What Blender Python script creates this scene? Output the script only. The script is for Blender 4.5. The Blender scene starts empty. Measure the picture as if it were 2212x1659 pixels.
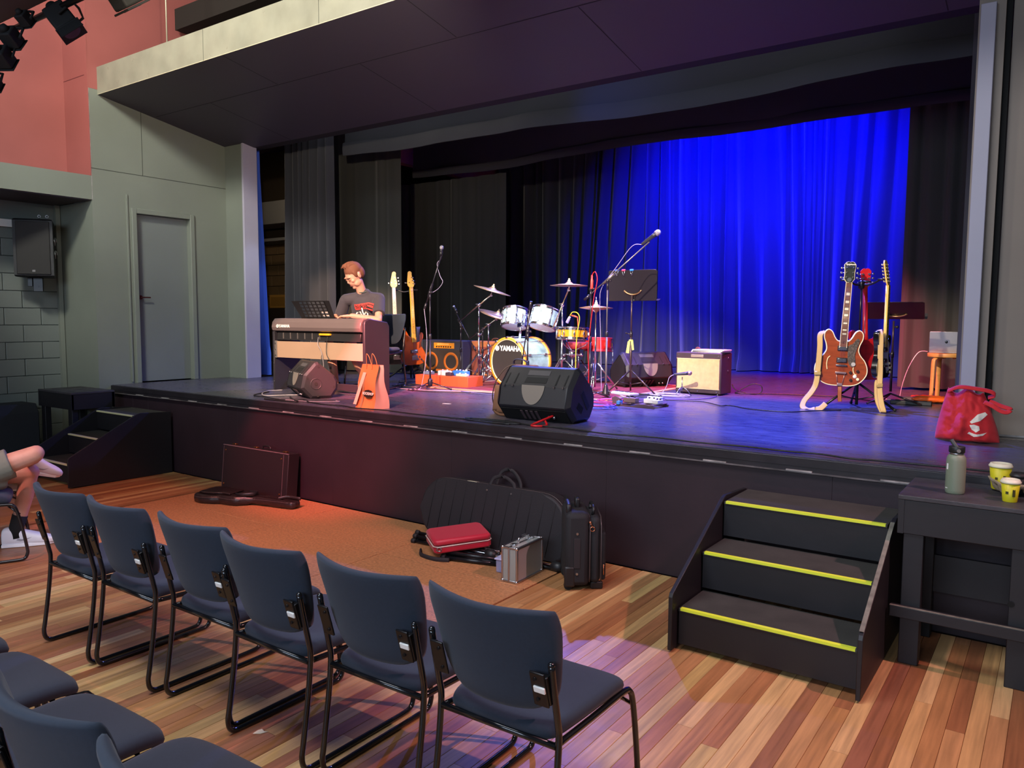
import bpy, bmesh, math, random
from mathutils import Vector, Matrix, Euler, noise

random.seed(7)
sc = bpy.context.scene
COL = sc.collection
PI = math.pi
S = 0.89                      # stage height above the hall floor

# ---------------------------------------------------------------- camera
def make_camera():
    cd = bpy.data.cameras.new('camera')
    cd.sensor_width = 36.0
    cd.lens = 1677.4 / 2212 * 36.0
    cd.clip_end = 100
    o = bpy.data.objects.new('camera', cd)
    COL.objects.link(o)
    a, p, r = math.radians(35.363), math.radians(4.82), math.radians(0.3455)
    fw = Vector((-math.sin(a)*math.cos(p), math.cos(a)*math.cos(p), -math.sin(p)))
    rt = Vector((math.cos(a), math.sin(a), 0))
    up = rt.cross(fw)
    rt2 = rt*math.cos(r) + up*math.sin(r)
    up2 = -rt*math.sin(r) + up*math.cos(r)
    m = Matrix((rt2, up2, -fw)).transposed().to_4x4()
    m.translation = Vector((0, -4.7337, 1.7))
    o.matrix_world = m
    sc.camera = o
make_camera()

# ---------------------------------------------------------------- world, exposure
w = bpy.data.worlds.new('world'); sc.world = w
w.use_nodes = True
w.node_tree.nodes['Background'].inputs[0].default_value = (0.55, 0.62, 0.75, 1)
w.node_tree.nodes['Background'].inputs[1].default_value = 0.012
sc.view_settings.view_transform = 'Standard'
sc.view_settings.look = 'None'
sc.view_settings.gamma = 1.0
sc.view_settings.use_curve_mapping = False
sc.view_settings.exposure = 0.0

# ---------------------------------------------------------------- lights of the hall and the rig, plus an added border fill
def area(name, loc, target, size, energy, color, sy=None, spread=180):
    l = bpy.data.lights.new(name, 'AREA'); l.energy = energy; l.color = color
    l.size = size
    if sy: l.shape = 'RECTANGLE'; l.size_y = sy
    l.spread = math.radians(spread)
    o = bpy.data.objects.new(name, l); COL.objects.link(o)
    o.location = loc
    o.rotation_euler = (Vector(target)-Vector(loc)).to_track_quat('-Z', 'Y').to_euler()
    return o
def spot(name, loc, target, angle, energy, color, blend=0.4, radius=0.06):
    l = bpy.data.lights.new(name, 'SPOT'); l.energy = energy; l.color = color
    l.spot_size = math.radians(angle); l.spot_blend = blend; l.shadow_soft_size = radius
    o = bpy.data.objects.new(name, l); COL.objects.link(o)
    o.location = loc
    o.rotation_euler = (Vector(target)-Vector(loc)).to_track_quat('-Z', 'Y').to_euler()
    return o
area('hall_ceiling_light', (-3.0, -4.0, 6.1), (-3.2, -3.2, 0), 4.0, 400, (.92, .94, 1.0), sy=2.5)
area('hall_window_light', (-1.5, -10.0, 3.6), (-3.0, -2.0, .8), 5.0, 400, (.66, .80, 1.0), sy=2.4)
area('hall_left_light', (-6.2, -3.4, 6.0), (-9.3, .6, 3.3), .7, 360, (1.0, .97, .84), sy=.7)
area('border_fill', (-4.7, 1.95, 4.35), (-4.7, 5.0, 3.6), 7.0, 13, (.86, .93, 1.0), sy=.2)  # added fill, unseen behind the header, lifts the dark borders and legs
spot('border_blue', (-4.3, 1.98, 4.0), (-4.0, 2.6, 4.0), 100, 14, (.05, .12, 1.0), .9)
spot('beam_spot', (-3.0, -2.6, 3.3), (-6.0, 0, 4.5), 66, 560, (1.0, .84, .60), .7)
spot('front_spot_warm', (-1.6, -5.2, 5.4), (-6.85, 1.2, 1.6), 17, 7800, (1.0, .66, .44), .35)
spot('front_spot_drums', (-2.4, -4.8, 5.6), (-4.7, 2.8, 1.4), 25, 7500, (1.0, .78, .64), .6)
spot('front_spot_right', (-3.0, -5.0, 5.6), (-1.9, 2.9, 1.6), 18, 4000, (1.0, .78, .56), .5)
spot('drum_top_light', (-4.4, 1.3, 4.0), (-4.85, 2.95, 1.5), 50, 1700, (.90, .95, 1.0), .6)
spot('back_blue', (-5.8, 4.6, 4.6), (-5.6, 2.4, 1.2), 90, 1000, (.16, .20, 1.0), .7)
spot('curtain_blue', (-7.6, 1.0, 3.7), (-9.0, 2.0, 1.9), 22, 60, (.6, .72, 1.0), .7)
spot('blue_wash_a', (-4.6, 5.7, 4.7), (-4.5, 7.6, 3.6), 120, 3400, (.0, .002, 1.0), 1.0)
spot('blue_wash_b', (-3.0, 5.7, 4.7), (-2.95, 7.6, 3.6), 110, 3000, (.0, .002, 1.0), 1.0)
spot('blue_floor', (-2.5, 3.4, 4.6), (-2.3, 1.9, .9), 60, 3600, (.09, .12, 1.0), .6)
spot('violet_floor', (-3.4, 3.2, 4.6), (-4.2, 2.3, .9), 54, 2300, (.50, .26, 1.0), .6)
spot('red_wash', (-2.2, 3.2, 4.6), (-2.6, 4.8, .9), 55, 2400, (1.0, .06, .16), .6)
spot('red_front', (-2.8, -5.0, 5.4), (-5.6, .4, .8), 22, 4200, (1.0, .14, .16), .7)
spot('red_fascia', (-5.0, -5.0, 5.2), (-6.2, -.1, .3), 46, 1000, (1.0, .30, .22), .8)
spot('pink_front', (2.4, -1.2, 5.0), (-2.3, -1.7, 0), 42, 900, (1.0, .48, .54), .5)
spot('wing_lamp', (-10.4, 3.0, 3.9), (-12.0, 4.9, 2.2), 120, 30, (1.0, .72, .42), .8)
spot('red_piano', (-2.8, -5.0, 5.4), (-5.93, .8, 1.30), 8, 15000, (1.0, .10, .16), .35)


# ---------------------------------------------------------------- materials
def lin(h):
    h = h.lstrip('#'); c = [int(h[i:i+2], 16)/255 for i in (0, 2, 4)]
    return tuple(((x/12.92) if x <= 0.04045 else ((x+0.055)/1.055)**2.4) for x in c) + (1,)
_mats = {}
def M(name, col='#808080', rough=0.5, metal=0.0, bump=0.0, bscale=60, var=0.0, vscale=4, coat=0.0,
      sheen=0.0, spec=0.5, alpha=1.0, emit=None, estr=0.0, stretch=None, trans=0.0, rvar=0.0):
    if name in _mats: return _mats[name]
    m = bpy.data.materials.new(name); m.use_nodes = True
    nt = m.node_tree; b = nt.nodes['Principled BSDF']
    c = lin(col) if isinstance(col, str) else tuple(col)+(1,)
    b.inputs['Base Color'].default_value = c
    b.inputs['Roughness'].default_value = rough
    b.inputs['Metallic'].default_value = metal
    b.inputs['Coat Weight'].default_value = coat
    b.inputs['Coat Roughness'].default_value = 0.1
    b.inputs['Sheen Weight'].default_value = sheen
    b.inputs['Specular IOR Level'].default_value = spec
    b.inputs['Alpha'].default_value = alpha
    b.inputs['Transmission Weight'].default_value = trans
    if emit: b.inputs['Emission Color'].default_value = lin(emit); b.inputs['Emission Strength'].default_value = estr
    N, L = nt.nodes.new, nt.links.new
    def coord():
        t = N('ShaderNodeTexCoord'); mp = N('ShaderNodeMapping')
        if stretch: mp.inputs['Scale'].default_value = stretch
        L(t.outputs['Object'], mp.inputs['Vector']); return mp.outputs['Vector']
    if var or bump or rvar: co = coord()
    if var:
        n = N('ShaderNodeTexNoise'); n.inputs['Scale'].default_value = vscale; n.inputs['Detail'].default_value = 6
        L(co, n.inputs['Vector'])
        r = N('ShaderNodeMapRange'); r.inputs[1].default_value = 0.3; r.inputs[2].default_value = 0.7
        r.inputs[3].default_value = 1-var; r.inputs[4].default_value = 1+var
        L(n.outputs['Fac'], r.inputs[0])
        mx = N('ShaderNodeMix'); mx.data_type = 'RGBA'; mx.blend_type = 'MULTIPLY'; mx.inputs[0].default_value = 1
        mx.inputs[6].default_value = c; L(r.outputs[0], mx.inputs[7]); L(mx.outputs[2], b.inputs['Base Color'])
    if rvar:
        n3 = N('ShaderNodeTexNoise'); n3.inputs['Scale'].default_value = vscale*1.7; n3.inputs['Detail'].default_value = 8
        L(co, n3.inputs['Vector'])
        r3 = N('ShaderNodeMapRange'); r3.inputs[1].default_value = .3; r3.inputs[2].default_value = .7
        r3.inputs[3].default_value = max(0, rough-rvar); r3.inputs[4].default_value = min(1, rough+rvar)
        L(n3.outputs['Fac'], r3.inputs[0]); L(r3.outputs[0], b.inputs['Roughness'])
    if bump:
        n2 = N('ShaderNodeTexNoise'); n2.inputs['Scale'].default_value = bscale; n2.inputs['Detail'].default_value = 4
        L(co, n2.inputs['Vector'])
        bp = N('ShaderNodeBump'); bp.inputs['Strength'].default_value = bump; bp.inputs['Distance'].default_value = 0.01
        L(n2.outputs['Fac'], bp.inputs['Height']); L(bp.outputs['Normal'], b.inputs['Normal'])
    _mats[name] = m; return m

# ---------------------------------------------------------------- mesh building
class MB:
    """collects shapes into one mesh; every shape takes a material slot index"""
    def __init__(s): s.bm = bmesh.new(); s.smooth = True
    def _fin(s, fs, mi, sm):
        for f in fs: f.material_index = mi; f.smooth = sm
        return s
    def box(s, c, d, mi=0, bev=0.0, rot=None, seg=2, sm=False):
        r = bmesh.ops.create_cube(s.bm, size=1)
        vs = r['verts']
        for v in vs: v.co = Vector((v.co.x*d[0], v.co.y*d[1], v.co.z*d[2]))
        if bev:
            es = list({e for v in vs for e in v.link_edges})
            br = bmesh.ops.bevel(s.bm, geom=es, offset=bev, segments=seg, affect='EDGES', profile=0.5)
            bf = set(br['faces'])
            vs = list({v for f in br['faces'] for v in f.verts} | set(v for v in vs if v.is_valid))
        m = rot if rot is not None else Matrix.Identity(3)
        if isinstance(m, (tuple, list)): m = Euler(m).to_matrix()
        for v in vs: v.co = m @ v.co + Vector(c)
        fs = {f for v in vs for f in v.link_faces}
        s._fin(fs, mi, False)
        if bev and seg > 1: s._fin(bf, mi, True)
        return s
    def b2(s, lo, hi, mi=0, bev=0.0):
        return s.box([(a+b)/2 for a, b in zip(lo, hi)], [abs(b-a) for a, b in zip(lo, hi)], mi, bev)
    def ring(s, c, ax, r, n, e1=None, ry=None):
        ax = Vector(ax).normalized()
        if e1 is None:
            e1 = ax.orthogonal().normalized()
        else:
            e1 = (Vector(e1) - ax*Vector(e1).dot(ax)).normalized()
        e2 = ax.cross(e1); ry = r if ry is None else ry
        return [s.bm.verts.new(Vector(c) + e1*r*math.cos(2*PI*i/n) + e2*ry*math.sin(2*PI*i/n)) for i in range(n)]
    def _skin(s, a, b, mi, sm=True):
        n = len(a)
        fs = [s.bm.faces.new((a[i], a[(i+1) % n], b[(i+1) % n], b[i])) for i in range(n)]
        s._fin(fs, mi, sm)
    def _cap(s, a, mi, flip=False):
        f = s.bm.faces.new(list(reversed(a)) if flip else a); s._fin([f], mi, False)
    def cyl(s, p, q, r, r2=None, n=12, mi=0, cap=True):
        p, q = Vector(p), Vector(q); ax = q-p; r2 = r if r2 is None else r2
        e1 = ax.orthogonal()
        a = s.ring(p, ax, r, n, e1); b = s.ring(q, ax, r2, n, e1)
        s._skin(a, b, mi)
        if cap: s._cap(a, mi, True); s._cap(b, mi)
        return s
    def tube(s, pts, r, n=8, mi=0, cap=True, closed=False, rs=None, flat=None):
        pts = [Vector(p) for p in pts]; k = len(pts); rings = []; e1 = None
        for i, p in enumerate(pts):
            if closed: t = pts[(i+1) % k]-pts[i-1]
            else: t = pts[min(i+1, k-1)]-pts[max(i-1, 0)]
            if t.length < 1e-9: t = Vector((0, 0, 1))
            t.normalize()
            if e1 is None: e1 = t.orthogonal().normalized()
            e1 = (e1 - t*e1.dot(t))
            if e1.length < 1e-6: e1 = t.orthogonal()
            e1.normalize()
            rr = rs[i] if rs else r
            if flat: rings.append(s.ring(p, t, rr*flat[0], n, flat[2], rr*flat[1]))
            else: rings.append(s.ring(p, t, rr, n, e1))
        for i in range(k-1): s._skin(rings[i], rings[i+1], mi)
        if closed: s._skin(rings[-1], rings[0], mi)
        elif cap: s._cap(rings[0], mi, True); s._cap(rings[-1], mi)
        return s
    def lathe(s, prof, c=(0, 0, 0), ax=(0, 0, 1), n=24, mi=0, cap=True, sy=1.0, sm=True):
        """prof: list of (radius, height) along ax"""
        ax = Vector(ax).normalized(); rings = []; e1 = ax.orthogonal()
        for r, h in prof:
            rings.append(s.ring(Vector(c)+ax*h, ax, max(r, 1e-4), n, e1, max(r, 1e-4)*sy))
        for i in range(len(rings)-1): s._skin(rings[i], rings[i+1], mi, sm)
        if cap: s._cap(rings[0], mi, True); s._cap(rings[-1], mi)
        return s
    def ball(s, c, r, mi=0, n=12, m=8, sc3=(1, 1, 1), rot=None):
        rr = bmesh.ops.create_uvsphere(s.bm, u_segments=n, v_segments=m, radius=1)
        mt = Euler(rot).to_matrix() if rot is not None else Matrix.Identity(3)
        for v in rr['verts']:
            v.co = mt @ Vector((v.co.x*r*sc3[0], v.co.y*r*sc3[1], v.co.z*r*sc3[2])) + Vector(c)
        return s._fin({f for v in rr['verts'] for f in v.link_faces}, mi, True)
    def prism(s, poly, origin, ex, ey, ez, depth, mi=0, bev=0.0, seg=2, mi_side=None, sm=False):
        """poly in (ex,ey) plane, extruded by depth along ez"""
        o, ex, ey, ez = Vector(origin), Vector(ex), Vector(ey), Vector(ez)
        a = [s.bm.verts.new(o+ex*x+ey*y) for x, y in poly]
        b = [s.bm.verts.new(o+ex*x+ey*y+ez*depth) for x, y in poly]
        n = len(a)
        f1 = s.bm.faces.new(list(reversed(a))); f2 = s.bm.faces.new(b)
        sd = [s.bm.faces.new((a[i], a[(i+1) % n], b[(i+1) % n], b[i])) for i in range(n)]
        s._fin([f1, f2], mi, False); s._fin(sd, mi if mi_side is None else mi_side, sm)
        if bev:
            es = list({e for f in (f1, f2) for e in f.edges})
            r = bmesh.ops.bevel(s.bm, geom=es, offset=bev, segments=seg, affect='EDGES', profile=0.5)
            for f in r['faces']: f.smooth = True
        return s
    def torus(s, c, ax, R, r, n=24, m=8, mi=0, a0=0, a1=2*PI, e1=None):
        ax = Vector(ax).normalized(); e1 = Vector(e1) if e1 is not None else ax.orthogonal()
        e1 = (e1-ax*e1.dot(ax)).normalized(); e2 = ax.cross(e1)
        full = abs(a1-a0-2*PI) < 1e-6
        pts = [Vector(c)+e1*R*math.cos(a0+(a1-a0)*i/(n if full else n-1))+e2*R*math.sin(a0+(a1-a0)*i/(n if full else n-1)) for i in range(n)]
        return s.tube(pts, r, m, mi, closed=full)
    def sheet(s, fn, nu, nv, mi=0, thick=0.0, sm=True):
        g = [[s.bm.verts.new(Vector(fn(i/nu, j/nv))) for j in range(nv+1)] for i in range(nu+1)]
        fs = [s.bm.faces.new((g[i][j], g[i+1][j], g[i+1][j+1], g[i][j+1])) for i in range(nu) for j in range(nv)]
        return s._fin(fs, mi, sm)
    def pillow(s, fn, th, nu=12, nv=12, mi=0, p=6, q=2.0, mi2=None):
        """closed cushion: fn(u,v in -1..1)->(point, normal); thickness th(u,v) or const"""
        top, bot = {}, {}
        def us(i, n):
            x = 2*i/n-1; return math.copysign(1-(1-abs(x))**1.6, x)
        for i in range(nu+1):
            for j in range(nv+1):
                u, v = us(i, nu), us(j, nv)
                pt, nm = fn(u, v); pt = Vector(pt); nm = Vector(nm).normalized()
                g = (max(0, 1-abs(u)**p) * max(0, 1-abs(v)**p))**(1/q)
                t = (th(u, v) if callable(th) else th)*0.5*g
                if i in (0, nu) or j in (0, nv):
                    top[i, j] = bot[i, j] = s.bm.verts.new(pt)
                else:
                    top[i, j] = s.bm.verts.new(pt+nm*t); bot[i, j] = s.bm.verts.new(pt-nm*t)
        f1, f2 = [], []
        for i in range(nu):
            for j in range(nv):
                a = [top[i, j], top[i+1, j], top[i+1, j+1], top[i, j+1]]
                b = [bot[i, j], bot[i, j+1], bot[i+1, j+1], bot[i+1, j]]
                f1.append(s.bm.faces.new(a)); f2.append(s.bm.faces.new(b))
        s._fin(f1, mi, True); s._fin(f2, mi if mi2 is None else mi2, True)
        return s
    def mesh(s, name='m'):
        me = bpy.data.meshes.new(name)
        bmesh.ops.recalc_face_normals(s.bm, faces=s.bm.faces)
        s.bm.to_mesh(me); s.bm.free(); return me
    def build(s, name, mats, parent=None, loc=(0, 0, 0), rz=0.0, rot=None, label=None):
        me = s.mesh(name)
        for m in (mats if isinstance(mats, (list, tuple)) else [mats]): me.materials.append(m)
        o = bpy.data.objects.new(name, me); COL.objects.link(o)
        o.location = loc; o.rotation_euler = rot if rot is not None else (0, 0, rz)
        if parent is not None: o.parent = parent
        if label: o['label'] = label
        return o

def tag(o, label, cat, group=None, kind=None):
    o['label'] = label; o['category'] = cat
    if group: o['group'] = group
    if kind: o['kind'] = kind
    return o
def thing(name, label, cat, loc=(0, 0, 0), rz=0.0, group=None, rot=None):
    o = bpy.data.objects.new(name, None); COL.objects.link(o)
    o.empty_display_size = 0.05
    o.location = loc; o.rotation_euler = rot if rot is not None else (0, 0, rz)
    return tag(o, label, cat, group)
def struct(o):
    o['kind'] = 'structure'; return o
def copy_tree(o, parent=None):
    c = o.copy(); COL.objects.link(c)
    if parent is not None: c.parent = parent
    for ch in list(o.children): copy_tree(ch, c)
    return c
def text(name, body, size, mat, parent, loc, rot, depth=0.0005, ax='CENTER', bold=0.0, sx=1.0, shear=0.0):
    cu = bpy.data.curves.new(name, 'FONT'); cu.body = body; cu.size = size; cu.extrude = depth
    cu.align_x = ax; cu.align_y = 'CENTER'; cu.offset = bold; cu.shear = shear
    t = bpy.data.objects.new(name+'_tmp', cu); COL.objects.link(t)
    dg = bpy.context.evaluated_depsgraph_get()
    me = bpy.data.meshes.new_from_object(t.evaluated_get(dg))
    COL.objects.unlink(t); bpy.data.objects.remove(t); me.name = name
    me.materials.clear(); me.materials.append(mat)
    o = bpy.data.objects.new(name, me); COL.objects.link(o)
    o.location = loc; o.rotation_euler = rot; o.scale = (sx, 1, 1)
    if parent is not None: o.parent = parent
    return o
def smooth_path(pts, k=6, closed=False):
    """Catmull-Rom through the points"""
    P = [Vector(p) for p in pts]; n = len(P); out = []
    rng = range(n) if closed else range(n-1)
    for i in rng:
        p0 = P[(i-1) % n] if closed else P[max(i-1, 0)]
        p1, p2 = P[i], P[(i+1) % n]
        p3 = P[(i+2) % n] if closed else P[min(i+2, n-1)]
        for j in range(k):
            t = j/k
            out.append(0.5*((2*p1)+(p2-p0)*t+(2*p0-5*p1+4*p2-p3)*t*t+(3*p1-p0-3*p2+p3)*t**3))
    if not closed: out.append(P[-1])
    return out
def remesh(o, voxel, smooth=2, fac=0.5):
    r = o.modifiers.new('remesh', 'REMESH'); r.mode = 'VOXEL'; r.voxel_size = voxel; r.use_smooth_shade = True
    if smooth:
        s_ = o.modifiers.new('smooth', 'SMOOTH'); s_.iterations = smooth; s_.factor = fac
    return o

BLK = M('black_plastic', '#1b1b1d', 0.45, bump=.05, bscale=300)
BLKM = M('black_metal', '#141416', 0.35, 0.3)
CHR = M('chrome', '#d8d8dc', 0.16, 1.0)
STEEL = M('brushed_steel', '#b0b0b4', 0.32, 1.0)
RUB = M('rubber', '#111111', 0.7)
WHT = M('white_paint', '#e9e7e2', 0.5)
CABB = M('cable_black', '#121214', 0.5)

# ---------------------------------------------------------------- room shell
GREY = M('grey_green_paint', '#71776d', 0.62, bump=.04, bscale=40, var=.06, vscale=1.5)
GREYD = M('grey_door_paint', '#6c726f', 0.5, bump=.03, bscale=30, var=.05, vscale=2)
PINK = M('dusty_red_paint', '#96534f', 0.6, bump=.04, bscale=40, var=.10, vscale=1.2)
BLACKP = M('black_paint', '#261820', 0.55, bump=.06, bscale=30, var=.15, vscale=3)
DARKP = M('dark_ceiling_paint', '#191513', 0.8)
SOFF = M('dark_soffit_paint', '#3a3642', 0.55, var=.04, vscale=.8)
BEAMP = M('beam_paint', '#8c8b7b', 0.42, bump=.08, bscale=8, var=.16, vscale=3.5, rvar=.15)

# floor: concrete slab below, boards and hardboard sheets on it
def wood_board_mat():
    m = bpy.data.materials.new('floor_board'); m.use_nodes = True
    nt = m.node_tree; b = nt.nodes['Principled BSDF']; N, L = nt.nodes.new, nt.links.new
    oi = N('ShaderNodeObjectInfo'); cr = N('ShaderNodeValToRGB')
    cols = [(0, '#875231'), (.16, '#996541'), (.34, '#ab7849'), (.5, '#965c40'), (.64, '#b98b58'), (.8, '#cba270'), (.92, '#b7965e'), (1, '#8c563d')]
    e = cr.color_ramp.elements
    e[0].position, e[0].color = cols[0][0], lin(cols[0][1]); e[1].position, e[1].color = cols[-1][0], lin(cols[-1][1])
    for p, c in cols[1:-1]: x = e.new(p); x.color = lin(c)
    L(oi.outputs['Random'], cr.inputs[0])
    tc = N('ShaderNodeTexCoord'); mp = N('ShaderNodeMapping'); mp.inputs['Scale'].default_value = (45, 2.2, 4)
    ad = N('ShaderNodeVectorMath'); ad.operation = 'ADD'
    cmb = N('ShaderNodeCombineXYZ'); mu = N('ShaderNodeMath'); mu.operation = 'MULTIPLY'; mu.inputs[1].default_value = 37
    L(oi.outputs['Random'], mu.inputs[0]); L(mu.outputs[0], cmb.inputs[0]); L(mu.outputs[0], cmb.inputs[1])
    L(tc.outputs['Object'], ad.inputs[0]); L(cmb.outputs[0], ad.inputs[1]); L(ad.outputs[0], mp.inputs['Vector'])
    n = N('ShaderNodeTexNoise'); n.inputs['Scale'].default_value = 1; n.inputs['Detail'].default_value = 8
    L(mp.outputs[0], n.inputs['Vector'])
    mr = N('ShaderNodeMapRange'); mr.inputs[1].default_value = .3; mr.inputs[2].default_value = .7; mr.inputs[3].default_value = .72; mr.inputs[4].default_value = 1.22
    L(n.outputs['Fac'], mr.inputs[0])
    mx = N('ShaderNodeMix'); mx.data_type = 'RGBA'; mx.blend_type = 'MULTIPLY'; mx.inputs[0].default_value = 1
    L(cr.outputs[0], mx.inputs[6]); L(mr.outputs[0], mx.inputs[7])
    # scuffs
    n2 = N('ShaderNodeTexNoise'); n2.inputs['Scale'].default_value = 9; n2.inputs['Detail'].default_value = 10; n2.inputs['Roughness'].default_value = .8
    L(ad.outputs[0], n2.inputs['Vector'])
    r2 = N('ShaderNodeMapRange'); r2.inputs[1].default_value = .66; r2.inputs[2].default_value = .78; r2.inputs[3].default_value = 0; r2.inputs[4].default_value = .35
    L(n2.outputs['Fac'], r2.inputs[0])
    m2 = N('ShaderNodeMix'); m2.data_type = 'RGBA'; L(r2.outputs[0], m2.inputs[0]); L(mx.outputs[2], m2.inputs[6]); m2.inputs[7].default_value = lin('#c9b090')
    L(m2.outputs[2], b.inputs['Base Color'])
    r3 = N('ShaderNodeMapRange'); r3.inputs[1].default_value = .3; r3.inputs[2].default_value = .7; r3.inputs[3].default_value = .34; r3.inputs[4].default_value = .5
    L(n2.outputs['Fac'], r3.inputs[0]); L(r3.outputs[0], b.inputs['Roughness'])
    bp = N('ShaderNodeBump'); bp.inputs['Strength'].default_value = .06; bp.inputs['Distance'].default_value = .005
    L(n.outputs['Fac'], bp.inputs['Height']); L(bp.outputs[0], b.inputs['Normal'])
    return m
BOARD = wood_board_mat()
BOARDS2 = M('floor_board_far', '#96633f', .42, var=.25, vscale=6, stretch=(8, .3, 1))
floor = struct(MB().b2((-12, -11, -.12), (3.2, 8.4, -.022)).build('floor', M('floor_underlay', '#2a1a10', .8)))
BW = 0.0715
sheets = [(-6.77, -5.205, -.79, -.03), (-5.2, -3.95, -.79, -.03), (-3.945, -2.69, -.79, -.03),
          (-6.77, -5.205, -2.02, -.795), (-5.2, -3.95, -2.02, -.795), (-3.945, -2.69, -2.02, -.795)]
def clip(x0, x1, y0, y1):
    """parts of a board column outside the hardboard patch"""
    if x1 > -6.77 and x0 < -2.69:
        return [(y0, min(y1, -2.022))] if y0 < -2.03 else []
    return [(y0, y1)]
boards = []
x = -9.9; k = 0
rb = random.Random(11)
while x < 1.9:
    y = -6.5 - rb.random()*2
    while y < -.02:
        ln = rb.choice((1.2, 1.8, 2.4, 3.0)); y1 = min(y+ln, -.02)
        for a, b_ in clip(x, x+BW, y, y1):
            if b_-a > .02: boards.append((x, a, b_))
        y += ln
    x += BW; k += 1
def bscore(t):
    cx, cy = t[0], max(t[1], min(t[2], -2.8)); dx, dy = cx, cy+4.73
    d = math.hypot(dx, dy); ang = math.degrees(math.atan2(-dx, dy))
    vis = 1 if (-2 < ang-35.4+33 < 69) else 0
    if t[2] < -4.4: vis = 0
    return -vis*(t[2]-max(t[1], -4.6))/(d+.3)
boards.sort(key=bscore)
unit = MB(); unit.prism([(0.0005, 0), (BW-.0005, 0), (BW-.0005, .016), (BW-.0017, .018), (.0017, .018), (.0005, .016)], (0, 0, -.018), (1, 0, 0), (0, 0, 1), (0, 1, 0), 1.0)
bme = unit.mesh('floor_board'); bme.materials.append(BOARD)
_lens = {}
def board_mesh(L_):
    key = round(L_, 2)
    if key not in _lens:
        me = bme.copy()
        for v in me.vertices: v.co.y *= L_-.0015
        _lens[key] = me
    return _lens[key]
for (bx, ya, yb) in boards[:285]:
    o = bpy.data.objects.new('floor_board', board_mesh(yb-ya)); COL.objects.link(o)
    o.location = (bx, ya, 0); o.parent = floor
rest = MB()
for (bx, ya, yb) in boards[285:]: rest.b2((bx+.0005, ya, -.018), (bx+BW-.0005, yb-.0015, 0))
ro = rest.build('floor_boards', BOARDS2, floor); ro['kind'] = 'stuff'
SHEET = M('hardboard', '#b17a50', .5, bump=.25, bscale=140, var=.28, vscale=55, rvar=.1)
for (x0, x1, y0, y1) in sheets:
    MB().b2((x0, y0, -.018), (x1-.002, y1-.002, .002), bev=.002).build('hardboard_sheet', SHEET, floor)

# --- stage
STF = None
def stage_floor_mat():
    m = bpy.data.materials.new('stage_floor'); m.use_nodes = True
    nt = m.node_tree; b = nt.nodes['Principled BSDF']; N, L = nt.nodes.new, nt.links.new
    tc = N('ShaderNodeTexCoord'); mp = N('ShaderNodeMapping'); mp.inputs['Scale'].default_value = (2.0, 7, 1)
    L(tc.outputs['Object'], mp.inputs['Vector'])
    n = N('ShaderNodeTexNoise'); n.inputs['Scale'].default_value = 2.2; n.inputs['Detail'].default_value = 12; n.inputs['Roughness'].default_value = .7
    L(mp.outputs[0], n.inputs['Vector'])
    cr = N('ShaderNodeValToRGB'); e = cr.color_ramp.elements
    e[0].position = .25; e[0].color = lin('#36343c'); e[1].position = .60; e[1].color = lin('#4b4852'); x = e.new(.78); x.color = lin('#75717a')
    L(n.outputs['Fac'], cr.inputs[0]); L(cr.outputs[0], b.inputs['Base Color'])
    mr = N('ShaderNodeMapRange'); mr.inputs[1].default_value = .3; mr.inputs[2].default_value = .7; mr.inputs[3].default_value = .22; mr.inputs[4].default_value = .42
    L(n.outputs['Fac'], mr.inputs[0]); L(mr.outputs[0], b.inputs['Roughness'])
    bp = N('ShaderNodeBump'); bp.inputs['Strength'].default_value = .06; bp.inputs['Distance'].default_value = .01
    L(n.outputs['Fac'], bp.inputs['Height']); L(bp.outputs[0], b.inputs['Normal'])
    return m
STF = stage_floor_mat()
stage = thing('stage', 'raised black stage with scuffed floor and plain dark front panels', 'stage')
MB().b2((-9.165, 0, .80), (2.99, 1.58, S)).b2((-8.76, 1.58, .80), (-.62, 8.88, S)).build('stage_deck', STF, stage)
struct(MB().b2((-12.99, 1.79, .70), (-8.77, 8.88, S)).b2((-.61, 1.96, .7), (2.99, 8.88, S)).build('floor', STF))
px = -9.167
for i, x1 in enumerate((-8.72, -8.40, -6.75, -5.35, -3.95, -2.55, -1.06, .3, 1.9, 2.99)):
    MB().b2((px+.0005, 0, .0), (x1-.0005, .03, .80), bev=.0008).build('front_panel', BLACKP, stage); px = x1
MB().b2((-9.165, -.02, .80), (2.99, .0, .886), bev=.004).b2((-9.165, -.024, .835), (2.99, -.018, .84)).build('nosing', M('nosing_black', '#201d22', .4, bump=.1, bscale=20, var=.3, vscale=5), stage)
WORN = M('worn_edge', '#8d8987', .55, var=.5, vscale=12)
MB().b2((-9.165, -.028, .796), (2.99, 0, .804)).build('edge_strip', M('edge_strip', '#5a5556', .5, var=.6, vscale=8), stage)
xx = -8.6
while xx < 1:
    MB().b2((xx, -.031, .803), (xx+.15, -.021, .812)).build('clip_strip', WORN, stage); xx += .52
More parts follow.
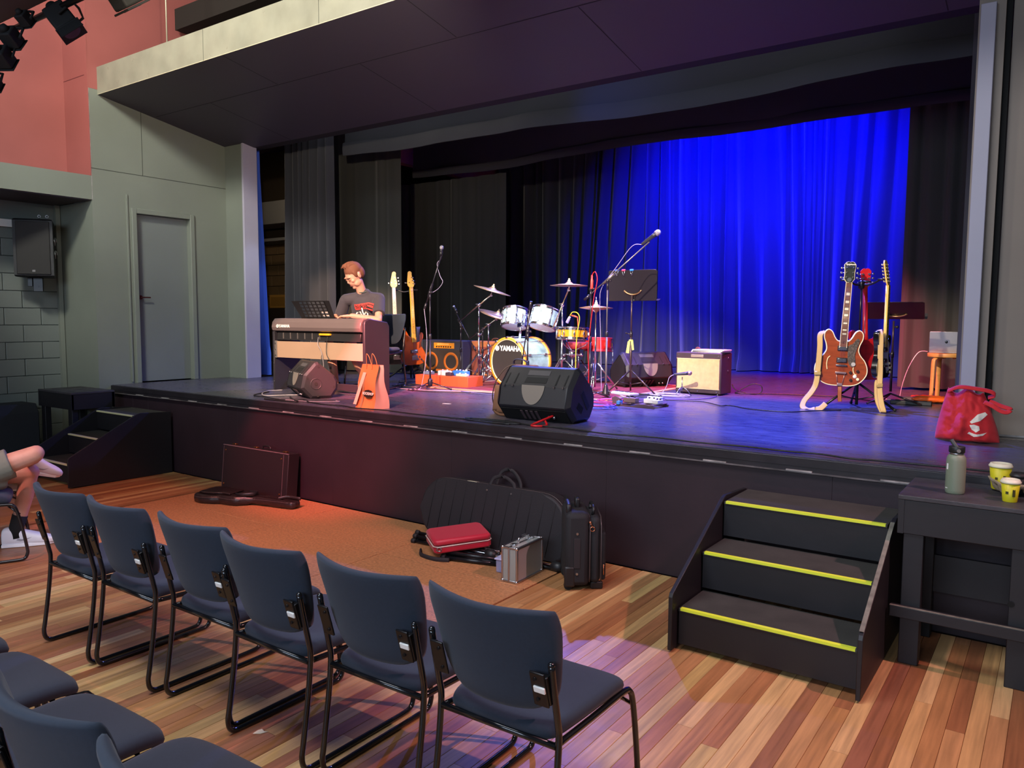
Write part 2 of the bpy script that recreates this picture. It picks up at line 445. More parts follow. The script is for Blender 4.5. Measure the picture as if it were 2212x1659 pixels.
# door wall of the stage side and what lies left of it
wl = struct(MB().b2((-9.33, -.15, 0), (-9.17, .33, 4.28)).b2((-9.33, 1.09, 0), (-9.17, 1.62, 4.28)).b2((-9.33, .33, 2.955), (-9.17, 1.09, 4.28)).build('wall_left', GREY))
MB().b2((-9.172, -.15, 3.03), (-9.168, -.143, 4.28)).build('corner_edge', WORN, wl)
for z0, y0, y1 in ((3.385, -.15, 1.6),): MB().b2((-9.1695, y0, z0), (-9.1675, y1, z0+.006)).build('panel_joint', M('joint', '#31352f', .8), wl)
MB().b2((-9.1695, .46, 3.39), (-9.1675, .465, 4.28)).build('panel_joint', M('joint'), wl)
d1 = struct(MB().b2((-9.27, .36, S+.01), (-9.23, 1.06, 2.93), bev=.003).build('door_1', GREYD))
fr = MB()
for a, b_ in (((-9.24, .30, S), (-9.145, .36, 2.99)), ((-9.24, 1.06, S), (-9.145, 1.12, 2.99)), ((-9.24, .362, 2.93), (-9.146, 1.058, 2.99))): fr.b2(a, b_, bev=.006)
fr.build('door_frame', GREY, d1)
hd = MB(); hd.cyl((-9.23, .41, 1.93), (-9.21, .41, 1.93), .026, n=16).cyl((-9.23, .41, 1.93), (-9.175, .41, 1.93), .009).box((-9.178, .46, 1.93), (.012, .12, .016), bev=.005)
hd.build('door_handle', M('handle_dark', '#5d2a28', .35, .8), d1)
MB().b2((-9.175, .24, S+.02), (-9.155, .262, 3.14), bev=.003).build('conduit', GREY, wl)
# masonry return and block wall
wr = struct(MB().b2((-10.0, -.14, 0), (-9.335, .0, 3.02)).b2((-9.335, -.14, 0), (-9.175, -.145, 3.02)).build('wall_return', GREY))
MB().b2((-10.0, -.20, 0), (-9.95, -.15, 3.03)).build('corner_post', GREY, wr)
wb = struct(MB().b2((-10.35, -11, 0), (-10.02, .05, 6.2)).build('wall_block', M('mortar', '#6a716d', .8)))
BLOCK = M('painted_block', '#6d7470', .55, bump=.1, bscale=30, var=0, vscale=3)
blk = MB(); blk.box((0, 0, 0), (.03, .392, .194), bev=.004, seg=1); bm_ = blk.mesh('block'); bm_.materials.append(BLOCK)
hb = MB(); hb.box((0, 0, 0), (.03, .192, .194), bev=.004, seg=1); hm_ = hb.mesh('block'); hm_.materials.append(BLOCK)
for r in range(14):
    z = .1+.2*r - .012
    yy = -.19 - (.0 if r % 2 else .2)
    if r % 2 == 0:
        o = bpy.data.objects.new('block', hm_); COL.objects.link(o); o.location = (-10.012, -.29, z); o.parent = wb
    for c in range(5):
        o = bpy.data.objects.new('block', bm_); COL.objects.link(o)
        o.location = (-10.012+random.uniform(-.0015, .0015), yy-.2-.4*c, z); o.parent = wb
# overhang with green fascia and red wall above
ov = struct(MB().b2((-10.02, -11, 3.03), (-9.17, -.15, 3.30)).build('ceiling_overhang', [GREY]))
MB().b2((-10.0, -11, 3.02), (-9.19, -.16, 3.031)).build('soffit_board', M('overhang_soffit', '#39353c', .6), ov)
MB().b2((-9.99, -3, 2.715), (-9.95, -.62, 2.80)).build('light_strip', WHT, ov)
wu = struct(MB().b2((-10.1, -11, 3.30), (-9.72, -.15, 6.2)).b2((-9.72, -.154, 3.30), (-9.172, 0, 6.2)).b2((-9.33, -.151, 4.28), (-9.168, 8.8, 6.2)).build('wall_red', PINK))
MB().b2((-9.72, -.156, 4.425), (-9.24, -.153, 4.432)).build('panel_joint', M('joint_red', '#5c2227', .8), wu)
MB().b2((-9.215, -.158, 3.30), (-9.165, -.150, 5.14)).build('corner_bead', PINK, wu)
# proscenium
pl = struct(MB().b2((-9.33, 1.60, 0), (-8.80, 1.78, 4.6)).build('wall_proscenium_left', GREY))
MB().b2((-8.80, 1.585, S), (-8.765, 1.80, 4.0), bev=.003).build('reveal_board', M('reveal_paint', '#a39fae', .5, var=.04, vscale=2), pl)
pr = struct(MB().b2((-.40, 1.74, 0), (3.2, 1.95, 6.2)).b2((-.60, 1.66, S), (-.44, 1.84, 4.3)).build('wall_right', M('right_wall_paint', '#83766a', .6, var=.05, vscale=2)))
MB().b2((-.585, 1.60, S), (-.492, 1.66, 3.86), bev=.004).build('reveal_board', M('reveal_paint'), pr)
MB().b2((-.44, 1.70, S), (-.405, 1.74, 4.3)).build('dark_gap', M('gap_black', '#060606', .9), pr)
MB().b2((-.40, 1.725, S), (3.0, 1.74, S+.012)).build('floor_trim', M('worn_edge'), pr)
# ceiling bulkhead: deep beam and the soffit falling back to the proscenium
bk = struct(MB().b2((-9.17, -.045, 4.225), (3.2, .10, 4.53)).build('ceiling_bulkhead', BEAMP))
for xj in (-7.1, -5.4, -3.9): MB().b2((xj, -.0465, 4.227), (xj+.004, -.0445, 4.528)).build('panel_joint', M('joint'), bk)
MB().b2((-9.17, -.046, 4.224), (3.2, -.043, 4.229)).build('edge_bead', M('bead', '#c9c2a6', .4), bk)
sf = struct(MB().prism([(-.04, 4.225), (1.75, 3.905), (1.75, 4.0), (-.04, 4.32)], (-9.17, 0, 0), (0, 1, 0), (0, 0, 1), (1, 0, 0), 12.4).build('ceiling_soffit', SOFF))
def sfz(y): return 4.225-.17877*(y+.04)
JN = M('joint_dark', '#141018', .9)
def sjoint(x0, y0, x1, y1, w_=.008):
    d = Vector((x1-x0, y1-y0, 0)).normalized(); nn = Vector((-d.y, d.x, 0))*w_/2
    mb = MB(); v = []
    for (a, b_) in ((x0, y0), (x1, y1)):
        for sg in (-1, 1):
            p_ = Vector((a, b_, 0))+nn*sg; v.append(mb.bm.verts.new((p_.x, p_.y, sfz(p_.y)-.0015)))
    mb.bm.faces.new((v[0], v[1], v[3], v[2])); mb.build('panel_joint', JN, sf)
sjoint(-9.1, .62, 3, .62)
for xj in (-8.0, -5.6, -3.2, -.8): sjoint(xj, .63, xj, 1.74)
for xj in (-6.8, -4.4, -2.0): sjoint(xj, -.03, xj, .61)
hdw = struct(MB().b2((-9.17, 1.75, 3.905), (3.2, 1.90, 6.2)).build('wall_header', M('header_black', '#15141a', .8)))
# hall ceiling, roof void, far walls
struct(MB().b2((-12, -11, 6.2), (3.2, 9.2, 6.3)).build('ceiling', DARKP))
vd = struct(MB().b2((-9.17, 1.90, 4.8), (3.2, 9.2, 4.9)).build('ceiling_stage', M('stage_grid', '#0b0b0d', .9)))
struct(MB().b2((-13.2, 8.9, 0), (3.2, 9.1, 6.3)).build('wall_back', M('back_wall', '#2b2622', .8)))
struct(MB().b2((3.0, -11, 0), (3.2, 9.1, 6.3)).build('wall_side_right', M('hall_wall', '#6a6d68', .7)))
struct(MB().b2((-12, -11.2, 0), (3.2, -11, 6.3)).build('wall_front', M('hall_wall')))
rd = MB(); rd.cyl((-8.0, .12, 4.5), (-8.0, .12, 6.2), .008, n=8)
tag(rd.build('hanger_rod', M('rod', '#cfc8b0', .4, .6)), 'thin pale rod hanging down behind the long ceiling beam', 'rod')
MB().b2((-9.1, .9, 5.2), (3, 1.15, 5.45)).build('joist', M('joist', '#1e1712', .9), bpy.data.objects['ceiling'])
# wing space behind the proscenium on the left: block wall, ducts, cupboard
wg = struct(MB().b2((-13.2, 1.8, 0), (-13.0, 9, 6)).build('wall_wing', M('wing_wall', '#5e5040', .8, var=.1)))
WB = M('wing_block', '#66543d', .75, bump=.1, bscale=20, var=.1, vscale=3)
wbm = MB(); wbm.box((0, 0, 0), (.388, .04, .19), bev=.004, seg=1); wbm = wbm.mesh('block'); wbm.materials.append(WB)
wback = struct(MB().b2((-13.0, 4.9, 0), (-10.6, 5.0, 4.8)).build('wall_wing_back', M('mortar_brown', '#32281d', .9)))
for r in range(11):
    for c in range(5):
        o = bpy.data.objects.new('block', wbm); COL.objects.link(o); o.location = (-12.9+.4*c+(.2 if r % 2 else 0), 4.89, S+.1+.2*r); o.parent = wback

tag(MB().b2((-12.9, 4.2, 3.35), (-10.4, 4.7, 3.75), bev=.01).b2((-12.9, 4.2, 3.05), (-10.4, 4.3, 3.10)).b2((-12.5, 4.22, 3.05), (-12.46, 4.26, 6.2)).b2((-11.0, 4.22, 3.05), (-10.96, 4.26, 6.2)).build('air_duct', M('duct_grey', '#7c7f86', .5, .3)), 'grey air duct high in the wing seen past the left proscenium reveal', 'duct')
t = thing('wooden_box', 'yellow-brown wooden box in the dark wing beside the blue velvet curtain', 'box', (-11.85, 4.5, 1.87))
MB().b2((-.25, 0, 0), (.25, .3, .24), bev=.004).build('box_body', M('box_ochre', '#a8803c', .6), t); MB().b2((-.20, -.006, .04), (.20, 0, .20)).build('front_recess', M('box_ochre_dark', '#8c6a30', .6), t)
tag(MB().b2((-12.4, 4.4, S), (-11.2, 4.86, 1.86), bev=.005).build('shelf_unit', M('shelf_dark', '#2a211c', .7)), 'dark shelf unit in the wing under the ochre wooden box', 'shelf')

# ---------------------------------------------------------------- stage curtains
def cloth(name, x0, x1, y, z0, z1, mat, label, cat, folds=20, amp=.07, seed=1, nz=30, drift=0.0, yaxis=False, flare=0.0,
          gather=None, puddle=0.0, group=None, parent=None, hem=0.0, spf=10):
    rr = random.Random(seed)
    n = folds*spf; ws = []; tot = 0
    for i in range(folds):
        wv = rr.uniform(.55, 1.6); ws.append((tot, wv, rr.uniform(.55, 1.25))); tot += wv
    def prof(t):                      # t 0..1 -> fold displacement
        q = (t % 1.0)*tot
        for a, wv, am in ws:
            if q <= a+wv: break
        ph = (q-a)/wv
        s_ = math.sin(PI*ph)
        return am*(s_**1.5*(1 if True else 0))*1.0 - .35
    mb = MB()
    def fn(u, v):
        z = z0+(z1-z0)*v
        low = (1-v)
        t = u + drift*low*(math.sin(u*9+seed)*.6+math.sin(u*23)*.25)*.05
        a = amp*(.75+.35*low+.25*math.sin(u*31+3*v))
        d = prof(min(max(t, 0), .99999))*a
        xx = x0+(x1-x0)*u
        if gather: xx = gather(xx, v)
        sway = flare*low*low*(math.sin(u*17+seed)*.5)
        if puddle and v < .07:
            d += puddle*(1-v/.07)*(.5+.5*math.sin(u*61+seed))
        xx += .25*amp*math.sin(u*n*.37)*.3 + sway
        return (y+d*1.0, xx, z) if yaxis else (xx, y-d, z)
    mb.sheet(fn, n, nz)
    o = mb.build(name, mat, parent)
    if parent is None: tag(o, label, cat, group)
    return o
VEL = M('stage_cloth_black', '#2b2b31', .85, sheen=.3, bump=.04, bscale=200)
VELG = M('stage_cloth_grey', '#2e3036', .8, sheen=.35, bump=.04, bscale=200)
VELD = M('stage_cloth_charcoal', '#33332f', .85, sheen=.3, bump=.05, bscale=200)
BLUEC = M('blue_velvet', '#2a55cc', .75, sheen=.4)
cloth('backdrop_curtain', -9.15, -1.72, 7.6, S+.012, 4.80, VELG, 'wide pleated backdrop curtain lit deep blue at the back of the stage', 'curtain',
      folds=30, amp=.21, seed=5, nz=40, drift=.8, flare=.06, puddle=.12, spf=14)
cloth('leg_curtain', -9.3, -7.72, 3.4, S+.02, 4.75, VELD, 'flat black leg curtain directly behind the guitars and the keyboard player', 'curtain', folds=5, amp=.05, seed=3, nz=14)
cloth('leg_curtain', -9.9, -7.35, 5.4, S+.02, 4.0, VELD, 'dark brownish leg curtain behind the tilted red-brown cymbal, left of the blue backdrop', 'curtain', folds=9, amp=.07, seed=9, nz=14)
cloth('tab_curtain', -9.10, -8.12, 2.5, S+.02, 4.6, VEL, 'black front curtain gathered in tight folds at the left of the opening', 'curtain', folds=7, amp=.12, seed=12, nz=20)
cloth('leg_curtain', -1.60, -.55, 5.45, S+.03, 4.75, VELD, 'black leg curtain behind the laptop at the right side of the stage', 'curtain', folds=5, amp=.06, seed=21, nz=14)
cloth('tab_curtain', -.72, -.50, 2.6, S+.01, 4.7, VEL, 'narrow black curtain edge tucked behind the right proscenium post', 'curtain', folds=2, amp=.06, seed=4, nz=8)
# blue velvet strip at the left
cloth('blue_curtain', -9.06, -8.84, 2.0, S+.02, 3.95, BLUEC, 'narrow blue velvet curtain hanging beside the left proscenium reveal', 'curtain', folds=3, amp=.07, seed=31, nz=30,
      gather=lambda xx, v: -9.02+(xx+9.02)*(1 if v < .12 else max(.12, 1-.98*v)))
# borders hung from above
def border(name, x0, x1, y, zb, zt, label, seed, hem=.22):
    rr = random.Random(seed)
    t = thing(name, label, 'border curtain')
    def fn(u, v):
        xx = x0+(x1-x0)*u; z = zb+(zt-zb)*v
        sag = .035*math.sin(u*5.3+seed)+.02*math.sin(u*13+seed*2)
        z += sag*(1-v)
        return (xx, y-.02*math.sin(u*29+seed)*(1-v)-.03*noise.noise(Vector((u*14, v*2.2, seed))), z)
    MB().sheet(fn, 120, 10).build('cloth', VEL, t)
    def fh(u, v):
        p = fn(u, 0.0); zz = hem*v
        return (p[0], p[1]-.018-.012*math.sin(v*PI), p[2]+zz)
    MB().sheet(fh, 120, 6).build('hem', VEL, t)
    return t
border('border_curtain', -8.12, -.64, 2.75, 3.845, 4.7, 'black front border curtain with a wide stitched hem right behind the soffit', 1.3, .17)
border('border_curtain', -8.95, -.85, 5.0, 4.02, 4.75, 'second black border curtain hanging lower above the blue backdrop', 4.1, .12)

# ---------------------------------------------------------------- stackable fabric chairs
FAB = M('chair_fabric', '#212b3a', .92, sheen=.10, bump=.12, bscale=900, var=.07, vscale=90)
TUBE = M('chair_tube', '#17191d', .22, .35, coat=.6)
def make_chair():
    t = thing('stacking_chair', '-', 'chair')
    R = .011
    for sx in (-1, 1):
        x = sx*.229
        pts = [(x, -.070, .690), (x, -.052, .60), (x, -.030, .50), (x, -.022, .44), (x, -.035, .30), (x, -.062, .12), (x, -.070, .07), (x, -.062, .030), (x, -.035, .0125), (x, .02, .0115),
               (x, .30, .0115), (x, .47, .0115), (x*.985, .520, .018), (x*.98, .538, .05), (x*.98, .538, .09), (x*.98, .512, .25), (x*.98, .488, .355), (x*.97, .470, .392), (x*.95, .43, .405), (x*.93, .2, .405), (x*.95, -.02, .418)]
        m = MB(); m.tube(smooth_path(pts, 4), R, 10)
        m.ball((x, -.070, .690), .0115, n=10, m=6)
        m.build('side_frame', TUBE, t)
        MB().cyl((x*.945, .505, .33), (x*.72, .42, .40), .007, n=8).build('front_brace', TUBE, t)
    MB().cyl((-.222, -.024, .418), (.222, -.024, .418), R).build('rear_rail', TUBE, t)
    MB().cyl((-.20, .36, .415), (.20, .36, .415), .009).build('front_rail', TUBE, t)
    def rc(u, v, k):                     # squares rounded towards their corners
        return 1-k*(abs(u)**4)*(abs(v)**4)
    def seat(u, v):
        c = rc(u, v, .09)
        x = u*(.212+.024*(v+1)/2)*c; y = .215+v*.245*c
        z = .447 - .010*(1-u*u)*(1-v*v) - .030*max(0, v-.45)**2*2.4 - .02*max(0, -v-.6)
        return (x, y, z), (0, 0, 1)
    MB().pillow(seat, .060, 16, 16, p=9, q=3.2).build('seat', FAB, t)
    def back(u, v):
        tt = (v+1)/2; c = rc(u, v, .05 if v > 0 else .16)
        hw = (.200+.050*min(1, tt*1.25)**.8)*c
        x = u*hw
        z = .50+(.5+(v*.5)*c)*.352 + .012*u*u*tt
        y = .014-.070*tt-.025*tt*tt - .050*(1-u*u)+.012*u*u*tt
        return (x, y, z), (-.35*u*.6, -1, .15)
    MB().pillow(back, .046, 20, 16, p=10, q=3.4).build('backrest', FAB, t)
    for sx in (-1, 1):
        m = MB(); m.box((sx*.192, -.075, .610), (.052, .008, .120), bev=.003, rot=(.28, 0, 0))
        for dz in (-.035, .035): m.cyl((sx*.184, -.083-dz*.28, .610+dz), (sx*.184, -.074-dz*.28, .610+dz), .006, n=8)
        m.box((sx*.214, -.064, .610), (.02, .02, .10), bev=.003, rot=(.28, 0, 0))
        br = m.build('bracket', BLKM, t)
        if sx > 0: MB().box((.196, -.081, .612), (.040, .008, .022), bev=.003, rot=(.28, 0, 0)).build('number_tag', WHT, br)
    return t
ch0 = make_chair()
row1 = [(-4.015, -2.875, 0, 'leftmost chair of the front row, nearest the sitting man'),
        (-3.505, -2.86, 0, 'second navy chair from the left in the front row'),
        (-2.95, -2.83, .01, 'third chair from the left in the front row, its back partly covered by the next'),
        (-2.455, -2.86, -.005, 'middle-right front row chair, fourth from the left'),
        (-1.93, -2.82, .01, 'second chair from the right in the front row, touching the rightmost one'),
        (-1.40, -2.81, .01, 'rightmost and largest-looking chair of the front row, its whole seat in view')]
for i, (x, y, rz, lb) in enumerate(row1):
    c = ch0 if i == 0 else copy_tree(ch0)
    c.location = (x, y, 0); c.rotation_euler = (0, 0, rz); c['label'] = lb; c['group'] = 'dark fabric chairs in rows'
row2 = [(-3.44, -3.94, 'chair in the second row at the left image edge, only a seat corner showing'),
        (-2.90, -3.94, 'second row chair with an empty seat near the left bottom corner'),
        (-2.36, -3.945, 'second row chair with stray threads on its seat, bottom left'),
        (-1.84, -3.90, 'second row chair whose backrest fills the bottom left corner of the picture'),
        (-1.32, -3.90, 'chair at the lower image edge of which only a backrest corner and seat edge show')]
for i, (x, y, lb) in enumerate(row2):
    c = copy_tree(ch0); c.location = (x, y, 0); c.rotation_euler = (0, 0, .01*i); c['label'] = lb; c['group'] = 'dark fabric chairs in rows'
c = copy_tree(ch0); c.location = (-6.23, -2.77, 0); c.rotation_euler = (0, 0, -.42)
c['label'] = 'chair at the left image edge that the man in shorts sits on'; c['group'] = 'dark fabric chairs in rows'
# chair behind the digital piano
c = copy_tree(ch0); c.location = (-6.50, 1.84, S); c.rotation_euler = (0, 0, PI+.30)
c['label'] = 'dark fabric chair on stage behind the digital piano, the keyboard player sits on it'; c['group'] = 'dark fabric chairs in rows'

# ---------------------------------------------------------------- things in the hall
GRIT = M('step_tread', '#34322f', .8, bump=.25, bscale=160, var=.2, vscale=8)
STP = M('step_black', '#19181c', .5, bump=.05, bscale=25, var=.2, vscale=3)
YEL = M('yellow_tape', '#dfe83c', .5)
RAW = M('worn_plywood_edge', '#6f6a5f', .6, var=.4, vscale=20)
def steps(loc, W, rz, label, edge=None, tape=YEL, depth=(1.09, .62, .42, .34)):
    """front towards -y, back at y = 0; three treads"""
    D = depth[0]; t = thing('stage_steps', label, 'steps', loc, rz)
    go = (D-.10)/3+.0
    ys = [-D+.07, -D+.07+go-.02, -D+.07+2*go-.04]
    for i in range(3):
        z = .22*(i+1); y0 = ys[i]; y1 = ys[i+1]+.02 if i < 2 else -.002
        MB().b2((-W/2+.02, y0, z-.20 if i else .03), (W/2-.02, y0+.018, z-.018)).build('riser', STP, t)
        MB().b2((-W/2+.02, y0-.008, z-.018), (W/2-.02, y1, z), bev=.003).build('tread', GRIT, t)
        MB().b2((-W/2+.03, y0-.0085, z-.012), (W/2-.03, y0+.016, z+.0015)).build('nosing_tape', tape, t)
    for sx in (-1, 1):
        poly = [(-D, .012), (-.0, .0), (0, .665), (-.34, .685), (-.38, .675), (-D+.01, .31), (-D, .29)]
        m = MB(); m.prism(poly, (sx*W/2-.01, 0, 0), (0, 1, 0), (0, 0, 1), (1, 0, 0), .022, bev=.003)
        sp = m.build('side_panel', STP, t)
        if edge and sx > 0:
            a, b_ = Vector((sx*W/2+.001, -D+.02, .318)), Vector((sx*W/2+.001, -.40, .668))
            MB().box((a+b_)/2 + Vector((0, 0, .006)), (.020, (b_-a).length, .003), rot=(math.atan2((b_-a).z, (b_-a).y), 0, 0)).build('worn_edge', RAW, sp)
    return t
steps((-1.115, -.035, 0), .90, 0, 'wide black three-tread steps with bright yellow edge tape at the right', edge=True)
steps((-8.30, -.035, 0), .80, 0, 'smaller looking black steps with pale edge tape in the left corner of the stage', tape=M('pale_tape', '#d9d6a0', .5))
# platform tables
def rostrum(loc, w_, d, h, label, rail=False, rz=0):
    t = thing('platform_table', label, 'platform', loc, rz)
    MB().b2((-w_/2, -d/2, h-.022), (w_/2, d/2, h), bev=.003).build('top_board', M('platform_top', '#38363a', .5, bump=.2, bscale=30, var=.3, vscale=6, rvar=.15), t)
    m = MB(); m.b2((-w_/2+.004, -d/2+.004, h-.19), (w_/2-.004, -d/2+.03, h-.022), bev=.003).b2((-w_/2+.004, d/2-.03, h-.19), (w_/2-.004, d/2-.004, h-.022))
    m.b2((-w_/2+.004, -d/2, h-.19), (-w_/2+.03, d/2, h-.022)).b2((w_/2-.03, -d/2, h-.19), (w_/2-.004, d/2, h-.022)); m.build('apron', STP, t)
    for sx in (-1, 1):
        for sy in (-1, 1):
            MB().box((sx*(w_/2-.075), sy*(d/2-.05), (h-.02)/2), (.09, .065, h-.02), bev=.004).build('leg', STP, t)
    if rail:
        MB().b2((-w_/2-.01, -d/2-.03, .245), (w_/2+.01, -d/2+.015, .300), bev=.003).build('lower_rail', STP, t)
        MB().b2((-w_/2-.01, -d/2-.03, .300), (w_/2+.01, -d/2-.012, .302)).build('worn_rail_edge', RAW, t)
        MB().b2((-w_/2+.03, d/2-.05, .25), (w_/2-.03, d/2-.03, .45)).build('back_rail', STP, t)
        MB().cyl((w_/2-.11, -d/2+.0165, .40), (w_/2-.11, -d/2+.012, .40), .014, n=16).build('bolt_hole', M('gap_black'), t)
    return t
rostrum((-.325, -.305, 0), .60, .53, .85, 'black wooden platform table at the right holding the green bottle and coffee cups', rail=True)
rostrum((-9.20, -.40, 0), .78, .48, .86, 'small black platform table in the far left corner behind the steps')
t = thing('storage_bin', 'grey-black chamfered box standing against the block wall at the left edge', 'box', (-9.71, -.93, 0))
MB().prism([(-.20, 0), (.20, 0), (.20, .60), (.13, .70), (-.20, .70)], (0, -.26, 0), (1, 0, 0), (0, 0, 1), (0, 1, 0), .52, bev=.012).build('cabinet', M('speaker_carpet', '#23262b', .8, bump=.3, bscale=300), t)
for z in (.12, .60): MB().cyl((.10, -.262, z), (.10, -.268, z), .022, n=16).build('corner_knob', BLKM, t)

# ---- drink bottle, cups, tray on the right platform
OLIVE = M('sage_enamel', '#77806c', .5, bump=.08, bscale=400)
t = thing('drink_bottle', 'sage green steel drink bottle with black straw lid on the right platform', 'bottle', (-.403, -.364, .85))
m = MB(); m.lathe([(.040, 0), (.043, .006), (.044, .02), (.044, .165), (.042, .178), (.036, .190), (.0325, .194)], n=32); m.build('body', OLIVE, t)
MB().lathe([(.0318, .192), (.0318, .206)], n=28).build('steel_collar', STEEL, t)
m = MB(); m.lathe([(.034, .204), (.036, .208), (.036, .232), (.034, .235)], n=28)
m.build('lid', BLK, t)
m = MB(); m.tube(smooth_path([(.012, -.026, .217), (-.002, -.024, .236), (-.018, -.02, .258), (-.024, -.018, .268)], 4), .009, 10, flat=(1.1, .7, (1, 0, 0)))
m.build('straw_spout', M('dark_rubber', '#3a3d3c', .5), t)
m = MB(); m.cyl((.012, -.031, .217), (.012, -.040, .217), .009, n=16); m.build('hinge_pin', CHR, t)
m = MB(); m.box((-.034, -.0285, .135), (.010, .002, .03), bev=.001, rot=(0, 0, -.87)).box((-.034, -.0285, .028), (.012, .002, .004), rot=(0, 0, -.87)); m.build('white_mark', WHT, t)
CUPY = M('cup_yellow', '#c9bf16', .5); LID = M('cup_lid_cream', '#ddd8bd', .45); CUPK = M('cup_black', '#201f20', .5)
def cup(loc, h, cm, lm, label, mark=True):
    t = thing('coffee_cup', label, 'cup', loc, 0, 'takeaway coffee cups')
    r0, r1 = h*.32, h*.43
    m = MB(); m.lathe([(r0, 0), (r0+.001, .002), (r1, h)], n=28); m.build('cup_body', cm, t)
    if mark:
        m = MB(); r = (r0+r1)/2+.001
        for a in (-1.9, -1.1): 
            m.box((r*math.cos(a), r*math.sin(a), h*.5), (.012, .0015, .012 if a < -1.5 else .035), rot=(0, 0, a+PI/2))
        m.build('logo_mark', M('print_dark', '#3c3a12', .6), t)
    m = MB(); m.lathe([(r1+.001, h-.004), (r1+.004, h-.002), (r1+.004, h+.005), (r1+.001, h+.008), (r1-.003, h+.016), (r1-.010, h+.017), (r1-.013, h+.010)], n=28)
    m.box((0, -r1+.012, h+.0175), (.010, .004, .002)); m.build('cup_lid', lm, t)
cup((-.170, -.410, .85), .092, CUPY, LID, 'yellow coffee cup with cream lid nearest the platform edge')
t = thing('cup_tray', 'moulded pulp cup carrier tray on the right platform', 'tray', (-.150, -.205, .85), .35)
PULP = M('pulp_board', '#a9957a', .9, bump=.4, bscale=120)
m = MB()
def trayf(u, v):
    x = u*.10; y = v*.10; r_ = math.hypot(abs(u)-.5, abs(v)-.5)
    z = .045-.040*max(0, 1-(r_/.46)**4) if r_ < .46 else .045
    z += .022*max(0, max(abs(u), abs(v))-.93)/.07
    return (x, y, z)
m.sheet(lambda a, b_: trayf(a*2-1, b_*2-1), 40, 40)
o = m.build('tray_body', PULP, t); md = o.modifiers.new('solid', 'SOLIDIFY'); md.thickness = .003
cup((-.226, -.155, .858), .115, CUPY, LID, 'taller yellow coffee cup with cream lid at the back of the tray')
cup((-.145, -.215, .858), .085, CUPK, CUPK, 'black coffee cup with black lid in the pulp tray', mark=False)

# ---- cases and bags in front of the stage
CASE = M('case_vinyl', '#1d1519', .55, bump=.2, bscale=250); BRASS = M('brass', '#c98f5c', .3, 1.0)
def hardcase():
    t = thing('guitar_case', 'tall black rectangular hard guitar case leaning on the stage front', 'case', (-6.22, -.145, 0), .012)
    tilt = -.10
    g = thing  # noqa
    L_, H_, W_ = .98, .43, .125
    R = Euler((tilt, 0, 0)).to_matrix()
    def P(x, y, z): return tuple(R @ Vector((x, y, z)))
    MB().box(P(0, 0, H_/2+.006), (L_, W_, H_), bev=.006, rot=R).build('shell', CASE, t)
    m = MB()
    for x in (-.48, .42): m.box(P(x, -W_/2-.001, H_/2), (.003, .002, H_-.02), rot=R)
    m.box(P(0, -W_/2+.0, H_+.001), (L_, .006, .008), rot=R); m.build('piping', M('case_piping', '#6b5a5c', .5), t)
    for x in (-.38, -.05, .38): MB().box(P(x, -.01, H_+.012), (.05, .03, .014), bev=.003, rot=R).build('latch', BRASS, t)
    m = MB(); m.tube([P(*p) for p in smooth_path([(.03, 0, H_+.01), (.04, 0, H_+.032), (.09, 0, H_+.038), (.14, 0, H_+.032), (.15, 0, H_+.01)], 4)], .008, 8); m.build('handle', BLK, t)
    for x in (-.45, .39):
        for z in (.05, .38): MB().cyl(P(x, -W_/2, z), P(x, -W_/2-.006, z), .008, n=10).build('rivet', BRASS, t)
    t.location = (-6.25, -.145, .006)
hardcase()
def gigbag(loc, rz, label):
    LE = M('gig_bag_nylon', '#231a1a', .35, bump=.35, bscale=35, var=.25, vscale=12)
    t = thing('gig_bag', label, 'bag', loc, rz)
    prof = [(0, .10), (.04, .155), (.12, .18), (.22, .17), (.32, .135), (.42, .150), (.50, .145), (.56, .10), (.62, .062), (.80, .058), (.98, .065), (1.04, .06), (1.07, .03)]
    def hw(x):
        for i in range(len(prof)-1):
            if x <= prof[i+1][0]:
                a, b_ = prof[i], prof[i+1]; k = (x-a[0])/(b_[0]-a[0]); return a[1]+(b_[1]-a[1])*k
        return prof[-1][1]
    def f(u, v):
        x = (u+1)/2*1.07; z = .045-.006*math.sin(x*7)+(.012*noise.noise(Vector((x*9, v*3, 2))))*(1-v*v)
        return (x-.535, v*hw(x), z), (0, 0, 1)
    MB().pillow(f, lambda u, v: .085-.02*(u > .1)+.012*noise.noise(Vector((u*6, v*4, 5))), 50, 14, p=14, q=4).build('bag_body', LE, t)
    def f2(u, v):
        x = .06+(u+1)/2*.34; return (x-.535, v*(hw(x)-.05), .094+.006*noise.noise(Vector((u*3, v*3, 1)))), (0, 0, 1)
    MB().pillow(f2, .02, 16, 10, p=8, q=3).build('front_pocket', LE, t)
    MB().tube(smooth_path([(-.10, -.06, .09), (.0, -.10, .105), (.10, -.05, .11), (.06, .04, .10), (-.04, .06, .095)], 5), .008, 8, flat=(2, .7, (0, 0, 1))).build('strap', BLK, t)
    MB().tube(smooth_path([(.55-.2, -.04, .085), (.62-.2, .0, .10), (.75-.2, .02, .09)], 5), .008, 6, flat=(2, .7, (0, 0, 1))).build('neck_flap', LE, t)
    m = MB(); m.tube(smooth_path([((x/20*1.07)-.535, -hw(x/20*1.07)-.0, .062) for x in range(1, 20)], 2), .0035, 6); m.build('zip', M('zip', '#4a4040', .4, .3), t)
gigbag((-5.99, -.43, 0), .25, 'soft black gig bag lying flat on the floor before the hard case')
